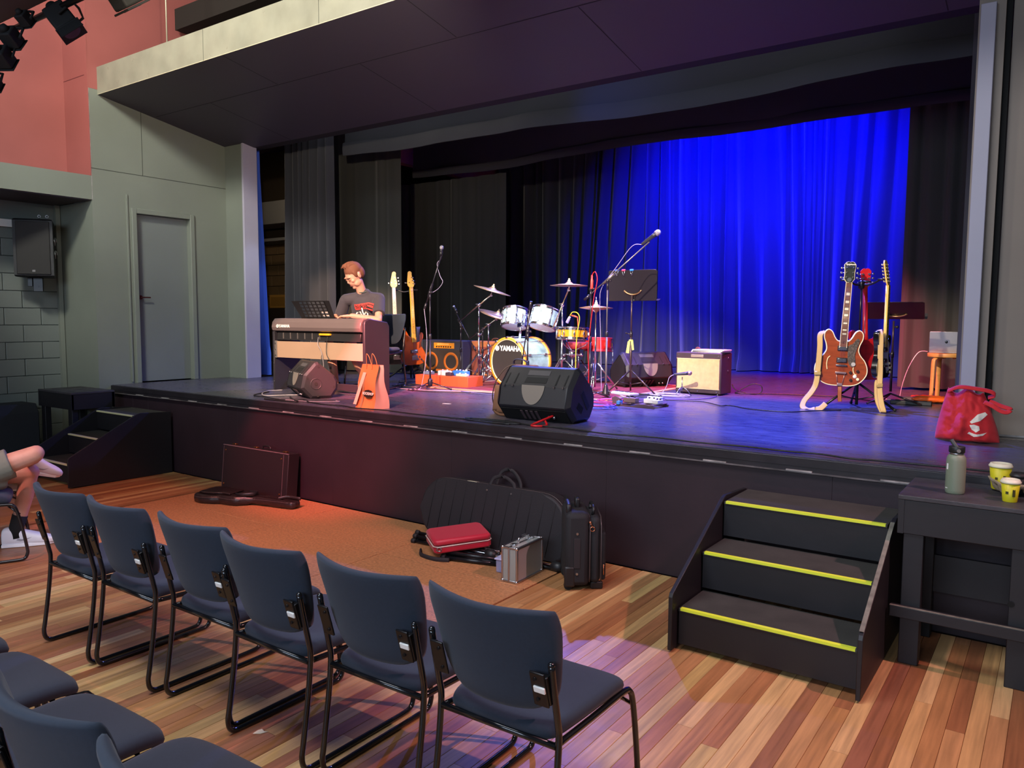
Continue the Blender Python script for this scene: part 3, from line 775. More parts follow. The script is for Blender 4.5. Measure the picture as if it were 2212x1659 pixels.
def longcase():
    t = thing('instrument_case', 'large quilted black instrument case with handles leaning on the stage front', 'case', (-3.40, -.185, .004), .0)
    CL = M('quilted_nylon', '#1b171c', .65, bump=.25, bscale=260)
    R = Euler((-.14, 0, 0)).to_matrix()
    L_, H_, W_ = 1.34, .46, .17
    outline = []
    def corner(cx, cz, r, a0, a1, n=7):
        for i in range(n+1):
            a = a0+(a1-a0)*i/n; outline.append((cx+r*math.cos(a), cz+r*math.sin(a)))
    corner(-L_/2+.20, .20, .20, PI, 1.5*PI); corner(L_/2-.07, .07, .07, 1.5*PI, 2*PI); corner(L_/2-.22, H_-.22, .22, 0, PI/2); corner(-L_/2+.24, H_-.24, .24, PI/2, PI)
    m = MB(); m.prism(outline, R @ Vector((0, -W_/2, 0)), (1, 0, 0), R @ Vector((0, 0, 1)), R @ Vector((0, 1, 0)), W_, bev=.02, seg=3); m.build('shell', CL, t)
    def P(x, y, z): return tuple(R @ Vector((x, y, z)))
    for i in range(12):
        x = -.56+i*.10
        a, b_ = (x-.02, .02 if i > 1 else .06), (x+.035, H_-.015 if x < .38 else H_-.06)
        MB().tube([P(a[0], -W_/2-.0005, a[1]), P((a[0]+b_[0])/2, -W_/2-.003, (a[1]+b_[1])/2), P(b_[0], -W_/2-.0005, b_[1])], .0022, 5).build('quilt_seam', M('seam', '#0e0b0e', .8), t)
    zp = [P(x, -W_/2+.035, z) for x, z in outline]
    m = MB(); m.tube(zp, .004, 6, closed=True)
    m.build('zip', M('zip'), t)
    for y_, lift in ((-.05, .07), (.03, .12)):
        m = MB(); m.tube([P(*p) for p in smooth_path([(-.03, y_-.03, H_-.08), (-.03, y_, H_+.005), (.0, y_+.01, H_+lift*.8), (.08, y_+.01, H_+lift), (.15, y_+.01, H_+lift*.6), (.19, y_, H_+.005), (.19, y_-.03, H_-.08)], 5)], .011, 8, flat=(1.3, .6, (1, 0, 0))); m.build('handle', M('webbing', '#241f22', .8), t)
    for x in (-.03, .19): MB().cyl(P(x, -W_/2, H_-.04), P(x, -W_/2-.006, H_-.04), .007, n=10).build('rivet', STEEL, t)
    MB().box(P(-.20, -.04, H_+.001), (.09, .03, .003), bev=.001, rot=R).build('label_tag', M('tag_cream', '#cfc6a8', .6), t)
longcase()
def suitcase():
    t = thing('suitcase', 'black wheeled suitcase standing upright beside the long instrument case', 'suitcase', (-2.475, -.45, 0), .62)
    FB = M('suitcase_fabric', '#17171b', .75, bump=.3, bscale=400); H_ = .50
    def pr(x0, x1, y0, y1, z0, z1, name, mat, bv):
        return MB().b2((x0, y0, z0), (x1, y1, z1), bev=bv).build(name, mat, t)
    # narrow side towards the viewer: width (x) .21, depth (y) .36
    pr(-.125, .03, -.20, .17, .03, H_, 'shell', FB, .035)
    pr(.03, .10, -.19, .16, .05, H_-.03, 'front_compartment', FB, .03)
    pr(.10, .135, -.16, .13, .06, H_-.13, 'front_pocket', FB, .015)
    for z in (0,):
        for y_ in (-.15, .12):
            MB().cyl((-.10, y_-.012, .028), (-.10, y_+.012, .028), .028, n=18).build('wheel', RUB, t)
    MB().b2((-.128, -.203, .03), (-.06, -.17, .16), bev=.012).build('corner_guard', BLK, t); MB().b2((-.128, .14, .03), (-.06, .173, .16), bev=.012).build('corner_guard', BLK, t)
    MB().b2((.04, -.15, .0), (.12, -.12, .05), bev=.01).build('foot', BLK, t); MB().b2((.04, .09, .0), (.12, .12, .05), bev=.01).build('foot', BLK, t)
    m = MB(); m.tube(smooth_path([(-.10, -.14, H_-.01), (-.10, -.14, H_+.025), (-.10, -.11, H_+.035), (-.10, .08, H_+.035), (-.10, .11, H_+.025), (-.10, .11, H_-.01)], 4), .014, 8, flat=(1.2, .8, (1, 0, 0))); m.build('handle_bracket', BLK, t)
    m = MB(); m.b2((-.055, -.05, H_-.01), (-.02, .03, H_+.06), bev=.012); m.build('pull_handle', BLK, t)
    m = MB(); m.tube(smooth_path([(.055, -.10, H_-.03), (.06, -.10, H_+.01), (.06, .06, H_+.01), (.055, .06, H_-.03)], 4), .011, 8); m.build('top_handle', BLK, t)
    for z in (.115, .37): MB().cyl((-.05, -.2, z), (-.05, -.206, z), .008, n=10).build('rivet', STEEL, t)
    MB().b2((-.07, -.204, .15), (-.03, -.199, .34), bev=.002).build('side_strap', M('webbing'), t)
    m = MB(); m.torus((.045, -.197, .40), (0, 1, 0), .014, .003, n=14, m=6).cyl((.03, -.197, .44), (.045, -.197, .414), .003).ball((.03, -.197, .442), .009).build('zip_pull', M('copper_zip', '#d08a66', .3, 1), t)
    m = MB(); m.cyl((.12, -.165, .10), (.12, -.165, .16), .004).ball((.12, -.165, .16), .007).build('zip_pull', M('copper_zip'), t)
    for x_ in (.03, .10):
        MB().tube([(x_, -.186, .06), (x_, -.196, .1), (x_, -.196, H_-.1), (x_, -.15, H_-.03), (x_, .1, H_-.03)], .004, 6).build('zip', M('zip'), t)
suitcase()
def flightcase():
    t = thing('aluminium_case', 'small silver aluminium case with top handle standing by the red case', 'case', (-2.84, -.60, .003), .04)
    # narrow front .10 wide towards -x side, long side .33
    ALU = M('aluminium_trim', '#b9bac0', .3, 1.0); PAN = M('case_panel_silver', '#a9aaa6', .5, .35, bump=.15, bscale=500)
    W_, D_, H_ = .115, .32, .235
    MB().b2((-W_/2+.004, -D_/2+.004, .004), (W_/2-.004, D_/2-.004, H_-.004)).build('panels', PAN, t)
    m = MB(); r = .009
    for x in (-W_/2, -.004, W_/2):
        for y_ in (-D_/2, D_/2): m.box((x*.96, y_*.97, H_/2), (.014, .014, H_), bev=.004)
        for z in (0.007, H_-.007): m.box((x*.96, 0, z), (.014, D_*.99, .014), bev=.004)
    for y_ in (-D_/2, D_/2):
        for z in (.007, H_-.007): m.box((0, y_*.97, z), (W_*.98, .014, .014), bev=.004)
    m.build('edge_trim', ALU, t)
    for x in (-1, 1):
        for y_ in (-1, 1):
            for z in (.008, H_-.008): MB().ball((x*(W_/2-.004), y_*(D_/2-.006), z), .013, n=10, m=6).build('corner_cap', CHR, t)
    m = MB(); m.tube(smooth_path([(0, -.05, H_), (0, -.048, H_+.025), (0, -.02, H_+.038), (0, .03, H_+.038), (0, .055, H_+.025), (0, .057, H_)], 4), .007, 8); m.build('handle', CHR, t)
    for y_ in (-.105, .11): MB().box((0, y_, H_+.004), (.035, .03, .012), bev=.003).build('latch', CHR, t)
flightcase()
t = thing('plastic_tub', 'small clear plastic tub half hidden behind the silver case', 'box', (-2.975, -.57, .002), .1)
m = MB(); m.b2((-.06, -.07, 0), (.06, .07, .09), bev=.01); m.build('tub', M('clear_plastic', '#b9b5dc', .2, alpha=.55), t)
m = MB(); m.b2((-.067, -.077, .088), (.067, .077, .1), bev=.004); m.build('tub_lid', M('tub_lid', '#c9bfe6', .35), t)
m = MB(); m.b2((-.05, -.06, .006), (.05, .06, .035), bev=.01); m.build('contents', M('tub_blue', '#2f4f9a', .5), t)
def redcase():
    t = thing('cymbal_case', 'red soft-shell zip case resting on folded black stands', 'case', (-3.50, -.46, .070), .62, rot=(.03, -.06, .92))
    t.scale = (1.22, 1.22, 1.1)
    RD = M('red_case', '#b51531', .5, bump=.1, bscale=300, sheen=.15)
    MB().prism([(x, y) for x, y in [(-.17, -.11), (-.15, -.13), (.15, -.13), (.17, -.11), (.17, .11), (.15, .13), (-.15, .13), (-.17, .11)]], (0, 0, 0), (1, 0, 0), (0, 1, 0), (0, 0, 1), .045, bev=.012, seg=3).build('lower_shell', RD, t)
    MB().prism([(x, y) for x, y in [(-.17, -.11), (-.15, -.13), (.15, -.13), (.17, -.11), (.17, .11), (.15, .13), (-.15, .13), (-.17, .11)]], (0, 0, .048), (1, 0, 0), (0, 1, 0), (0, 0, 1), .042, bev=.018, seg=4).build('upper_shell', RD, t)
    rim = [(-.172, -.11), (-.15, -.132), (.15, -.132), (.172, -.11), (.172, .11), (.15, .132), (-.15, .132), (-.172, .11)]
    MB().tube([(x, y, .0465) for x, y in rim], .004, 6, closed=True).build('zip', M('zip_pale', '#c7b7ae', .5), t)
    MB().tube([(x, y, .0465) for x, y in smooth_path([(-.16, -.135, 0), (-.175, -.16, 0), (-.16, -.19, 0), (-.14, -.16, 0)], 4) for _ in (0,)] if False else [tuple(Vector((p.x, p.y, .04))) for p in smooth_path([(-.15, -.13, 0), (-.165, -.16, 0), (-.15, -.185, 0), (-.135, -.16, 0), (-.14, -.13, 0)], 4)], .004, 6).build('snap_hook', STEEL, t)
redcase()
def folded_stand(p, q, label, n=3, r=.011, top=True):
    """closed tripod lying on the floor from p (feet) to q"""
    p, q = Vector(p), Vector(q); d = (q-p).normalized(); sd = Vector((-d.y, d.x, 0)); up = Vector((0, 0, 1))
    t = thing('folded_stand', label, 'stand', (0, 0, 0), 0, 'folded hardware on the floor')
    offs = [sd*.022+up*.0, -sd*.022+up*.0, up*.032][:n]
    for o_ in offs:
        MB().cyl(p+o_, q-d*.02+o_*.8, r).build('leg', M('stand_black', '#1c1c20', .3, .4), t)
        MB().lathe([(r*1.1, -.03), (r*1.7, -.025), (r*1.8, 0), (r*1.0, .008)], p+o_, -d, n=12).build('rubber_foot', RUB, t)
    MB().cyl(p+d*.1+up*.012, q+d*.18+up*.012, .009).build('pole', CHR, t)
    if top: MB().lathe([(.016, -.03), (.034, -.02), (.036, .03), (.018, .06)], q+up*.012, d, n=14).build('collar', BLK, t)
    MB().ball(q+d*.06+sd*.03+up*.02, .014, n=10, m=6).build('knob', BLK, t)
folded_stand((-4.0, -.36, .018), (-3.4, -.34, .018), 'folded black stand with feet pointing left behind the red case')
folded_stand((-3.95, -.44, .018), (-3.25, -.42, .018), 'second folded black stand just below the first, feet at left')
folded_stand((-3.50, -.63, .020), (-3.08, -.52, .020), 'folded black tripod lying in front of the red case', r=.015)
folded_stand((-2.98, -.36, .020), (-2.72, -.38, .020), 'folded chrome stand lying between the silver case and the suitcase', n=2)
m = MB(); m.tube(smooth_path([(-3.74, -.60, .012), (-3.66, -.68, .012), (-3.52, -.70, .012), (-3.42, -.66, .012)], 6), .012, 8, flat=(1.6, .8, (0, 0, 1)))
tag(m.build('padded_strap', [M('strap_dark', '#241c20', .7)]), 'curved padded shoulder strap with red edge lying left of the black tripod', 'strap')

# ---- wall loudspeaker at the left
t = thing('wall_loudspeaker', 'black loudspeaker on a bracket on the grey block wall', 'loudspeaker', (-9.78, -.50, 2.14), .95)
SPK = M('speaker_grille', '#1f1e1e', .6, bump=.4, bscale=900)
MB().prism([(-.20, -.17), (.20, -.17), (.15, .19), (-.15, .19)], (0, 0, 0), (1, 0, 0), (0, 1, 0), (0, 0, 1), .66, bev=.02).build('cabinet', M('speaker_cabinet', '#17171a', .5, bump=.3, bscale=350), t)
MB().box((0, -.175, .33), (.34, .02, .60), bev=.008).build('grille', SPK, t)
MB().box((0, -.187, .07), (.03, .003, .022)).build('badge', M('badge_grey', '#6e6c6c', .5), t)
for z in (.42, .27):
    m = MB(); m.torus((.185, .02, z), (1, -.13, 0), .045, .007, n=14, m=6, a0=-PI/2, a1=PI/2, e1=(0, 0, 1)).cyl((.181, .02, z-.045), (.181, .02, z+.045), .006); m.build('side_handle', STEEL, t)
m = MB(); m.b2((-.05, -.02, -.16), (.05, .02, 0), bev=.004).b2((-.11, .0, -.10), (-.06, .03, 0), bev=.003).cyl((0, -.024, -.10), (0, -.018, -.10), .009); m.build('bracket', BLKM, t)
for x in (.02, .10):
    m = MB(); m.cyl((x, .08, .66), (x, .08, .70), .005).torus((x, .08, .715), (0, 1, 0), .015, .004, n=12, m=6); m.build('eye_bolt', STEEL, t)
# ---- lighting bar and fixtures at the top left
tb = struct(MB().prism([(0, 0), (3.4, 0), (3.4, .9), (0, .9)], (-8.2, -4.45, 3.06), (1, .0, 0), (0, .93, .12), (0, 0, 1), .10).build('ceiling_bridge', M('bridge_paint', '#4a464e', .6))) if False else None
FXM = M('fixture_black', '#101113', .8)
def fixture(loc, aim, s_, label, roll=0.0, flap=0):
    """fresnel spotlight: square housing, colour frame in front, flaps, yoke"""
    t = thing('stage_light', label, 'stage light', loc)
    q = (Vector(aim)-Vector(loc)).to_track_quat('-Z', 'Y') @ Euler((0, 0, roll)).to_quaternion(); t.rotation_euler = q.to_euler()
    MB().box((0, 0, .02*s_), (.22*s_, .22*s_, .26*s_), bev=.02*s_).lathe([(.08*s_, .14*s_), (.05*s_, .22*s_), (.02*s_, .23*s_)], n=18).build('housing', FXM, t)
    MB().box((0, 0, -.125*s_), (.25*s_, .25*s_, .018*s_), bev=.003).build('colour_frame', FXM, t)
    MB().cyl((0, 0, -.13*s_), (0, 0, -.137*s_), .085*s_, n=24).build('lens', M('lens_dark', '#202a38', .1, .2), t)
    for k in range(flap):
        a = k*PI/2+PI/4*0; d = Vector((math.cos(a), math.sin(a), 0)); e = Vector((-math.sin(a), math.cos(a), 0))
        MB().prism([(-.11*s_, 0), (.11*s_, 0), (.12*s_, .15*s_), (-.12*s_, .15*s_)], d*.125*s_+Vector((0, 0, -.135*s_)), e, (d*.5+Vector((0, 0, -1))).normalized(), (d+Vector((0, 0, .5))).normalized(), .004).build('barn_door', FXM, t)
    MB().tube([(-.135*s_, 0, 0), (-.135*s_, .18*s_, .03*s_), (0, .20*s_, .04*s_), (.135*s_, .18*s_, .03*s_), (.135*s_, 0, 0)], .008, 6).build('yoke', FXM, t)
    return t
fixture((-5.17, -2.28, 3.52), (-3.9, -1.6, 1.8), .62, 'large stage light with an open flap, second from the right at the top left', .35, 1)
fixture((-4.98, -2.00, 3.74), (-4.9, -.4, 1.6), .72, 'rightmost stage light at the top left, cut by the upper image edge')
fixture((-5.27, -2.46, 3.50), (-6.3, .6, 1.2), .30, 'smallest stage light tucked under the dark overhead bridge')
fixture((-5.32, -2.52, 3.38), (-6.6, .2, 1.2), .40, 'stage light just below the smallest one near the left image edge')
fixture((-5.35, -2.56, 3.26), (-6.9, .0, 1.2), .42, 'stage light with pale open flap at the left image edge, second from the bottom')
fixture((-5.42, -2.60, 3.12), (-7.2, -.4, 1.0), .36, 'lowest stage light, cut by the left image edge')
br_ = MB(); br_.tube([(-5.9, -2.30, 3.60), (-5.2, -2.30, 3.60), (-4.6, -2.30, 3.60)], .020, 10)
tag(br_.build('lighting_bar', BLKM), 'black pipe that the stage lights at the top left hang from', 'pipe')
struct(MB().b2((-9.9, -3.6, 3.645), (-4.2, -2.34, 4.2)).build('ceiling_bridge', M('bridge_paint', '#4a464e', .6)))

# ---------------------------------------------------------------- band equipment on stage
def wedge(loc, rz, sc_, label, group='black stage monitor loudspeakers', side_vent=False):
    t = thing('stage_monitor', label, 'loudspeaker', loc, rz, group)
    t.scale = (sc_, sc_, sc_)
    L_ = .68
    C1 = M('monitor_shell', '#252428', .42, bump=.18, bscale=350)
    # section in (y, z): the side seen from the hall is the back of the cabinet
    sec = [(.115, .0), (.005, .115), (.0, .125), (.035, .275), (.05, .29), (.165, .415), (.20, .425), (.40, .255), (.435, .19), (.43, .10), (.36, .0)]
    MB().prism(sec, (-L_/2+.03, 0, 0), (0, 1, 0), (0, 0, 1), (1, 0, 0), L_-.06, bev=.012, seg=3).build('cabinet', C1, t)
    for sx in (-1, 1):
        m = MB(); x0 = sx*(L_/2-.03)
        big = [(a, b_) for a, b_ in sec]; cy, cz = .22, .21
        sm = [(cy+(a-cy)*.86, cz+(b_-cz)*.86) for a, b_ in sec]
        A = [m.bm.verts.new((x0, a, b_)) for a, b_ in big]; B = [m.bm.verts.new((x0+sx*.03, a, b_)) for a, b_ in sm]
        n = len(A)
        for i in range(n): m.bm.faces.new((A[i], A[(i+1) % n], B[(i+1) % n], B[i]))
        m.bm.faces.new(B); e = m.build('end_cap', C1, t)
        if sx > 0:
            if side_vent:
                for k in range(9):
                    MB().box((x0+.0305, .14+.009*k, .14-.006*k+.0), (.003, .055, .004), rot=(.9, 0, 0)).build('vent_slot', M('slot_black', '#050505', .8), e)
                mm = MB(); mm.box((x0+.031, .26, .17), (.004, .17, .05), rot=(-.9, 0, 0), bev=.002); mm.build('side_recess', M('recess_black', '#0d0d0f', .7), e)
            else:
                mm = MB(); mm.torus((x0+.031, .17, .17), (1, 0, 0), .062, .005, n=28); mm.build('pole_socket_ring', C1, e)
                MB().cyl((x0+.025, .17, .17), (x0+.033, .17, .17), .022, n=18).build('pole_socket', M('slot_black', '#050505', .8), e)
                for (a, b_) in ((.07, .24), (.19, .03), (.20, .37), (.38, .13)):
                    MB().cyl((x0+.015, a, b_), (x0+.034, a, b_), .014, n=14).build('foot_bump', RUB, e)
    # handle scoop on the two faces towards the hall
    m = MB()
    P3 = lambda y_, z_, off=0: (y_-off, z_+off)
    m.prism([(-.10, 0), (.10, 0), (.095, .055), (-.095, .055)], (0, .060, .303), (1, 0, 0), (0, .68, .73), (0, -.73, .68), .002)
    m.build('handle_recess', M('recess_black', '#0d0d0f', .7), t)
    pts = [(-.105, 0)] + [(-.105*math.cos(PI*i/14), -.155*math.sin(PI*i/14)) for i in range(1, 14)] + [(.105, 0)]
    MB().prism(pts, (0, .0345, .287), (1, 0, 0), (0, .22, .975), (0, -.975, .22), .003).build('handle_dish', M('dish_metal', '#a49a90', .3, .5), t)
    MB().prism([(-.10, 0), (.10, 0), (.10, .05), (-.10, .05)], (0, .112, .358), (1, 0, 0), (0, .68, .73), (0, -.73, .68), .003).build('label_plate', M('plate_grey', '#4a474a', .5), t)
    for x in (-.27, -.19, .19, .27):
        MB().prism([(-.006, 0), (.006, 0), (.006, .10), (0, .112), (-.006, .10)], (x, .050, .2915), (1, 0, 0), (0, .68, .73), (0, -.73, .68), .0015).build('groove', M('slot_black', '#050505', .8), t)
        MB().cyl((x, .032, .279), (x, .022, .279), .008, n=10).build('screw', STEEL, t)
    # connector panel in the shaded undercut
    pn = MB().prism([(-.30, .01), (.30, .01), (.30, .13), (-.30, .13)], (0, .108, .004), (1, 0, 0), (0, -.69, .72), (0, -.72, -.69), .003).build('rear_panel', M('slot_black', '#050505', .8), t)
    for k, x in enumerate((-.10, -.055, -.01, .035)):
        MB().prism([(-.012, .02), (.012, .02), (.012, .12), (-.012, .12)], (x, .104, .0), (1, 0, 0), (0, -.69, .72), (0, -.72, -.69), .004).build('heat_fin', M('fin_grey', '#5a4a50', .4, .4), pn)
    for x in (.14, .19):
        MB().cyl((x, .05, .05), (x, .035, .037), .010, n=12).build('socket', STEEL, pn)
    return t
wedge((-3.37, .27, S+.003), .03, 1.0, 'largest stage monitor at the stage edge with handle scoop, backpack behind it', side_vent=True)
wedge((-6.37, .40, S+.003), -.42, .86, 'stage monitor under the keyboard with round pole socket showing')
m3 = wedge((-3.98, 3.75, S+.003), 1.05, .98, 'stage monitor behind the music stand, turned away to the left')

# ---- digital piano
PIA = M('piano_body', '#6a5c5b', .35, .1, var=.03)
PIB = M('piano_stand', '#252329', .45, var=.05)
def piano():
    t = thing('digital_piano', 'dark digital piano with tan back board, seen from behind, YAMAHA on the back', 'piano', (-6.465, .80, S), .03)
    W = 1.44; h = W/2
    m = MB(); sec = [(0, .665), (-.012, .70), (.0, .755), (.035, .795), (.16, .80), (.33, .745), (.34, .70), (.33, .66), (.02, .655)]
    m.prism(sec, (-h, 0, 0), (0, 1, 0), (0, 0, 1), (1, 0, 0), W-.08, bev=.006); m.build('keyboard_body', PIA, t)
    m = MB()
    kb = MB(); kb.b2((-h+.09, .19, .757), (h-.13, .335, .772)); kb.build('keybed', PIA, t)
    nk = 52; kw = (W-.26)/nk
    for i in range(nk): MB().b2((-h+.10+i*kw+.0006, .20, .765), (-h+.10+(i+1)*kw-.0006, .345, .778), bev=.0).build('white_key', M('key_white', '#f1efe8', .3), t)
    for i in range(nk):
        if i % 7 not in (2, 6): MB().b2((-h+.10+(i+.7)*kw, .20, .778), (-h+.10+(i+1.28)*kw, .29, .789)).build('black_key', BLK, t)
    m = MB(); m.prism([(0, .56), (.01, .64), (.04, .655), (.30, .655), (.30, .60), (.26, .56)], (-h+.05, .02, 0), (0, 1, 0), (0, 0, 1), (1, 0, 0), W-.16, bev=.006); ub = m.build('underside_box', M('piano_under', '#1c1b1d', .5), t)
    for k in range(6): MB().b2((-h+.16+k*.115, .012, .575), (-h+.166+k*.115, .022, .64)).build('rib', M('rib_grey', '#5d5856', .5), ub)
    for sx in (-1, 1):
        x0 = sx*h - (0 if sx < 0 else .0)
        xa, xb = (x0, x0+.035) if sx < 0 else (x0-.085+.06, x0+.01)
        poly = [(-.01, 0), (.36, 0), (.36, .72), (.33, .765), (.06, .80), (.0, .775), (-.01, .74)]
        if sx > 0: MB().prism(poly, (xa-.03, 0, 0), (0, 1, 0), (0, 0, 1), (1, 0, 0), .035, bev=.012, seg=3).build('side_panel', PIB, t)
        else: MB().prism([(.0, 0), (.36, 0), (.36, .655), (0, .655)], (xa, 0, 0), (0, 1, 0), (0, 0, 1), (1, 0, 0), .03, bev=.004).build('side_panel', PIB, t)
    MB().b2((-h+.06, .012, .365), (h-.055, .03, .545), bev=.002).build('back_board', M('back_board_tan', '#9c8069', .6, var=.05, vscale=3, bump=.1, bscale=300), t)
    b = MB(); b.b2((-h+.03, .005, .36), (-h+.06, .03, .55), bev=.003); bb = b.build('bracket', M('rib_grey'), t)
    for z in (.39, .455, .52): MB().cyl((-h+.045, .005, z), (-h+.045, -.001, z), .006, n=10).build('screw', STEEL, bb)
    for z in (.10, .30): MB().cyl((-h+.02, 0, z), (-h+.02, -.006, z), .006, n=10).build('screw', STEEL, t)
    lg = MB(); lg.torus((-h+.105, -.0155, .712), (0, 1, 0), .017, .0028, n=24)
    for k in range(6):
        a = PI*k/3; lg.cyl((-h+.105, -.0155, .712), (-h+.105+.014*math.cos(a), -.0155, .712+.014*math.sin(a)), .0016, n=6)
    LG = M('logo_white', '#f3efe6', .4)
    lg.build('tuning_fork_emblem', LG, t)
    text('brand_lettering', 'YAMAHA', .046, LG, t, (-h+.215, -.0150, .712), (PI/2, 0, 0), bold=.0012, sx=.92)
    MB().b2((.02, .0, .618), (.18, .05, .640), bev=.006).build('yellow_pedal_unit', M('amber_box', '#e8a324', .4), t)
    # pedal bar
    MB().b2((-h+.03, .16, .03), (h-.06, .19, .10), bev=.004).build('pedal_bar', PIB, t)
    # cables behind
    for k, pts in enumerate([[(.02, -.005, .60), (.03, -.02, .52), (.09, -.03, .45), (.11, -.02, .30), (.10, -.03, .1)], [(.16, -.005, .61), (.155, -.02, .50), (.17, -.03, .42), (.22, -.02, .35)], [(.08, -.01, .42), (.09, -.03, .37), (.12, -.02, .2), (.10, -.03, .02)]]):
        MB().tube(smooth_path(pts, 5), .0035, 6).build('cable', [M('cable_grey', '#8b8488', .5), CABB, CABB][k], t)
    return t
piano()
# slotted music rest standing on the piano
t = thing('music_rest', 'black slotted music rest standing on the digital piano', 'music rest', (-6.56, .885, S+.797), .03)
NX, NZ = 6, 5
mm = MB()
def rest_pt(x, z): return (x, .012-.62*z, z*1.0+.0)
def strip(pts, th=.006):
    A = [mm.bm.verts.new(rest_pt(*p)) for p in pts]; B = [mm.bm.verts.new(tuple(a+b_ for a, b_ in zip(rest_pt(*p), (0, th, -.001)))) for p in pts]
    n = len(A); mm.bm.faces.new(A); mm.bm.faces.new(list(reversed(B)))
    for i in range(n): mm.bm.faces.new((A[i], B[i], B[(i+1) % n], A[(i+1) % n]))
Wt, Wb, Ht = .29, .255, .19
def hx(z): return Wb+(Wt-Wb)*z/Ht
zs = [.012+i*(Ht-.02)/NZ for i in range(NZ+1)]
for i in range(NZ+1):
    z0 = zs[i]-.005; z1 = zs[i]+.005; strip([(-hx(z0), z0), (hx(z0), z0), (hx(z1), z1), (-hx(z1), z1)])
strip([(-hx(0), 0), (hx(0), 0), (hx(.016), .016), (-hx(.016), .016)])
for i in range(NZ):
    z0, z1 = zs[i]+.004, zs[i+1]-.004
    for k in range(NX+1):
        xc = -.20+k*.40/NX
        strip([(xc-.010+.01*(z0/Ht), z0), (xc+.010+.01*(z0/Ht), z0), (xc+.012+.01*(z1/Ht), z1), (xc-.008+.01*(z1/Ht), z1)], .004)
    strip([(-hx(z0), z0), (-.20, z0), (-.20, z1), (-hx(z1), z1)]); strip([(.20, z0), (hx(z0), z0), (hx(z1), z1), (.20, z1)])
mm.build('slotted_plate', M('rest_black', '#201f20', .4), t)
m = MB(); m.b2((-.17, .0, -.002), (.17, .10, .004), bev=.002); m.build('foot_bar', BLK, t)
m = MB(); m.box((.13, .0, .040), (.13, .003, .075), rot=(.55, 0, 0))
tag(m.build('paper_sheet', M('paper_pink', '#e9ddd8', .7), None, loc=(-6.56, .905, S+.80), rz=.03), 'white paper sheet seen through the slots of the music rest', 'paper')

# ---- paper carrier bag
def paperbag():
    t = thing('paper_bag', 'orange paper carrier bag with twisted handles reading ROCKSHOP at the stage edge', 'bag', (-5.055, .215, S), -.18)
    w0, d0, H_ = .145, .085, .39
    PB = M('bag_paper_orange', '#d9763c', .75, bump=.25, bscale=14, var=.10, vscale=5); PS = M('bag_paper_side', '#d8b79a', .8, bump=.25, bscale=14)
    def pt(x, y, z):
        k = z/H_; return (x*(1-.10*k), y*(1-.72*k)+.01*math.sin(z*20), z)
    def f(u, v): x = -w0+2*w0*u; return pt(x, -d0-.004*math.sin(v*9+u*5), v*H_)
    MB().sheet(f, 14, 18).build('front_face', PB, t)
    def f2(u, v): x = -w0+2*w0*u; return pt(x, d0, v*H_)
    MB().sheet(f2, 8, 8).build('back_face', PB, t)
    for sx in (-1, 1):
        def g(u, v, sx=sx):
            y = -d0+2*d0*u; fold = .035*v*(1-abs(2*u-1)); return pt(sx*(w0-fold), y, v*H_)
        MB().sheet(g, 8, 12).build('side_gusset', PS, t)
    MB().b2((-w0, -d0, 0), (w0, d0, .002)).build('base', PS, t)
    ST_ = M('bag_stripe', '#9a7048', .8)
    mb = MB(); mb.sheet(lambda u, v: tuple(Vector(pt(-.055+.03*u+.0*v-.02*(1-v), -d0-.006, v*.30))), 3, 10); mb.build('brown_print_stripe', ST_, t)
    mb = MB(); mb.sheet(lambda u, v: (-.155+.05*u+.085*v, -.098+.055*v-.004, .03+.29*v), 3, 8); mb.build('paper_slip', M('slip_peach', '#f0b79a', .7), t)
    bd = MB(); bd.prism([(-.075, 0), (-.05, .028), (.0, .036), (.05, .028), (.075, 0), (.05, -.028), (0, -.036), (-.05, -.028)], (.045, -.0735, .135), (1, 0, 0), (0, .12, 1), (0, -1, .12), .002); bd.build('badge_print', M('badge_black', '#221611', .6), t)
    text('shop_lettering', 'ROCKSHOP', .032, M('badge_letter', '#efe2cc', .6), t, (.045, -.0765, .135), (PI/2-.12, 0, 0), bold=.0008)
    for s_, y in ((0, -.026), (.012, .026)):
        MB().tube(smooth_path([(-.05+s_, y, H_-.04), (-.048+s_, y, H_+.02), (-.035+s_, y-.01, H_+.085), (-.02+s_, y-.01, H_+.095), (.01+s_, y-.005, H_+.06), (.03+s_, y, H_-.0), (.035+s_, y, H_-.04)], 5), .0035, 6).build('twisted_handle', M('bag_handle', '#c98a4c', .8), t)
paperbag()
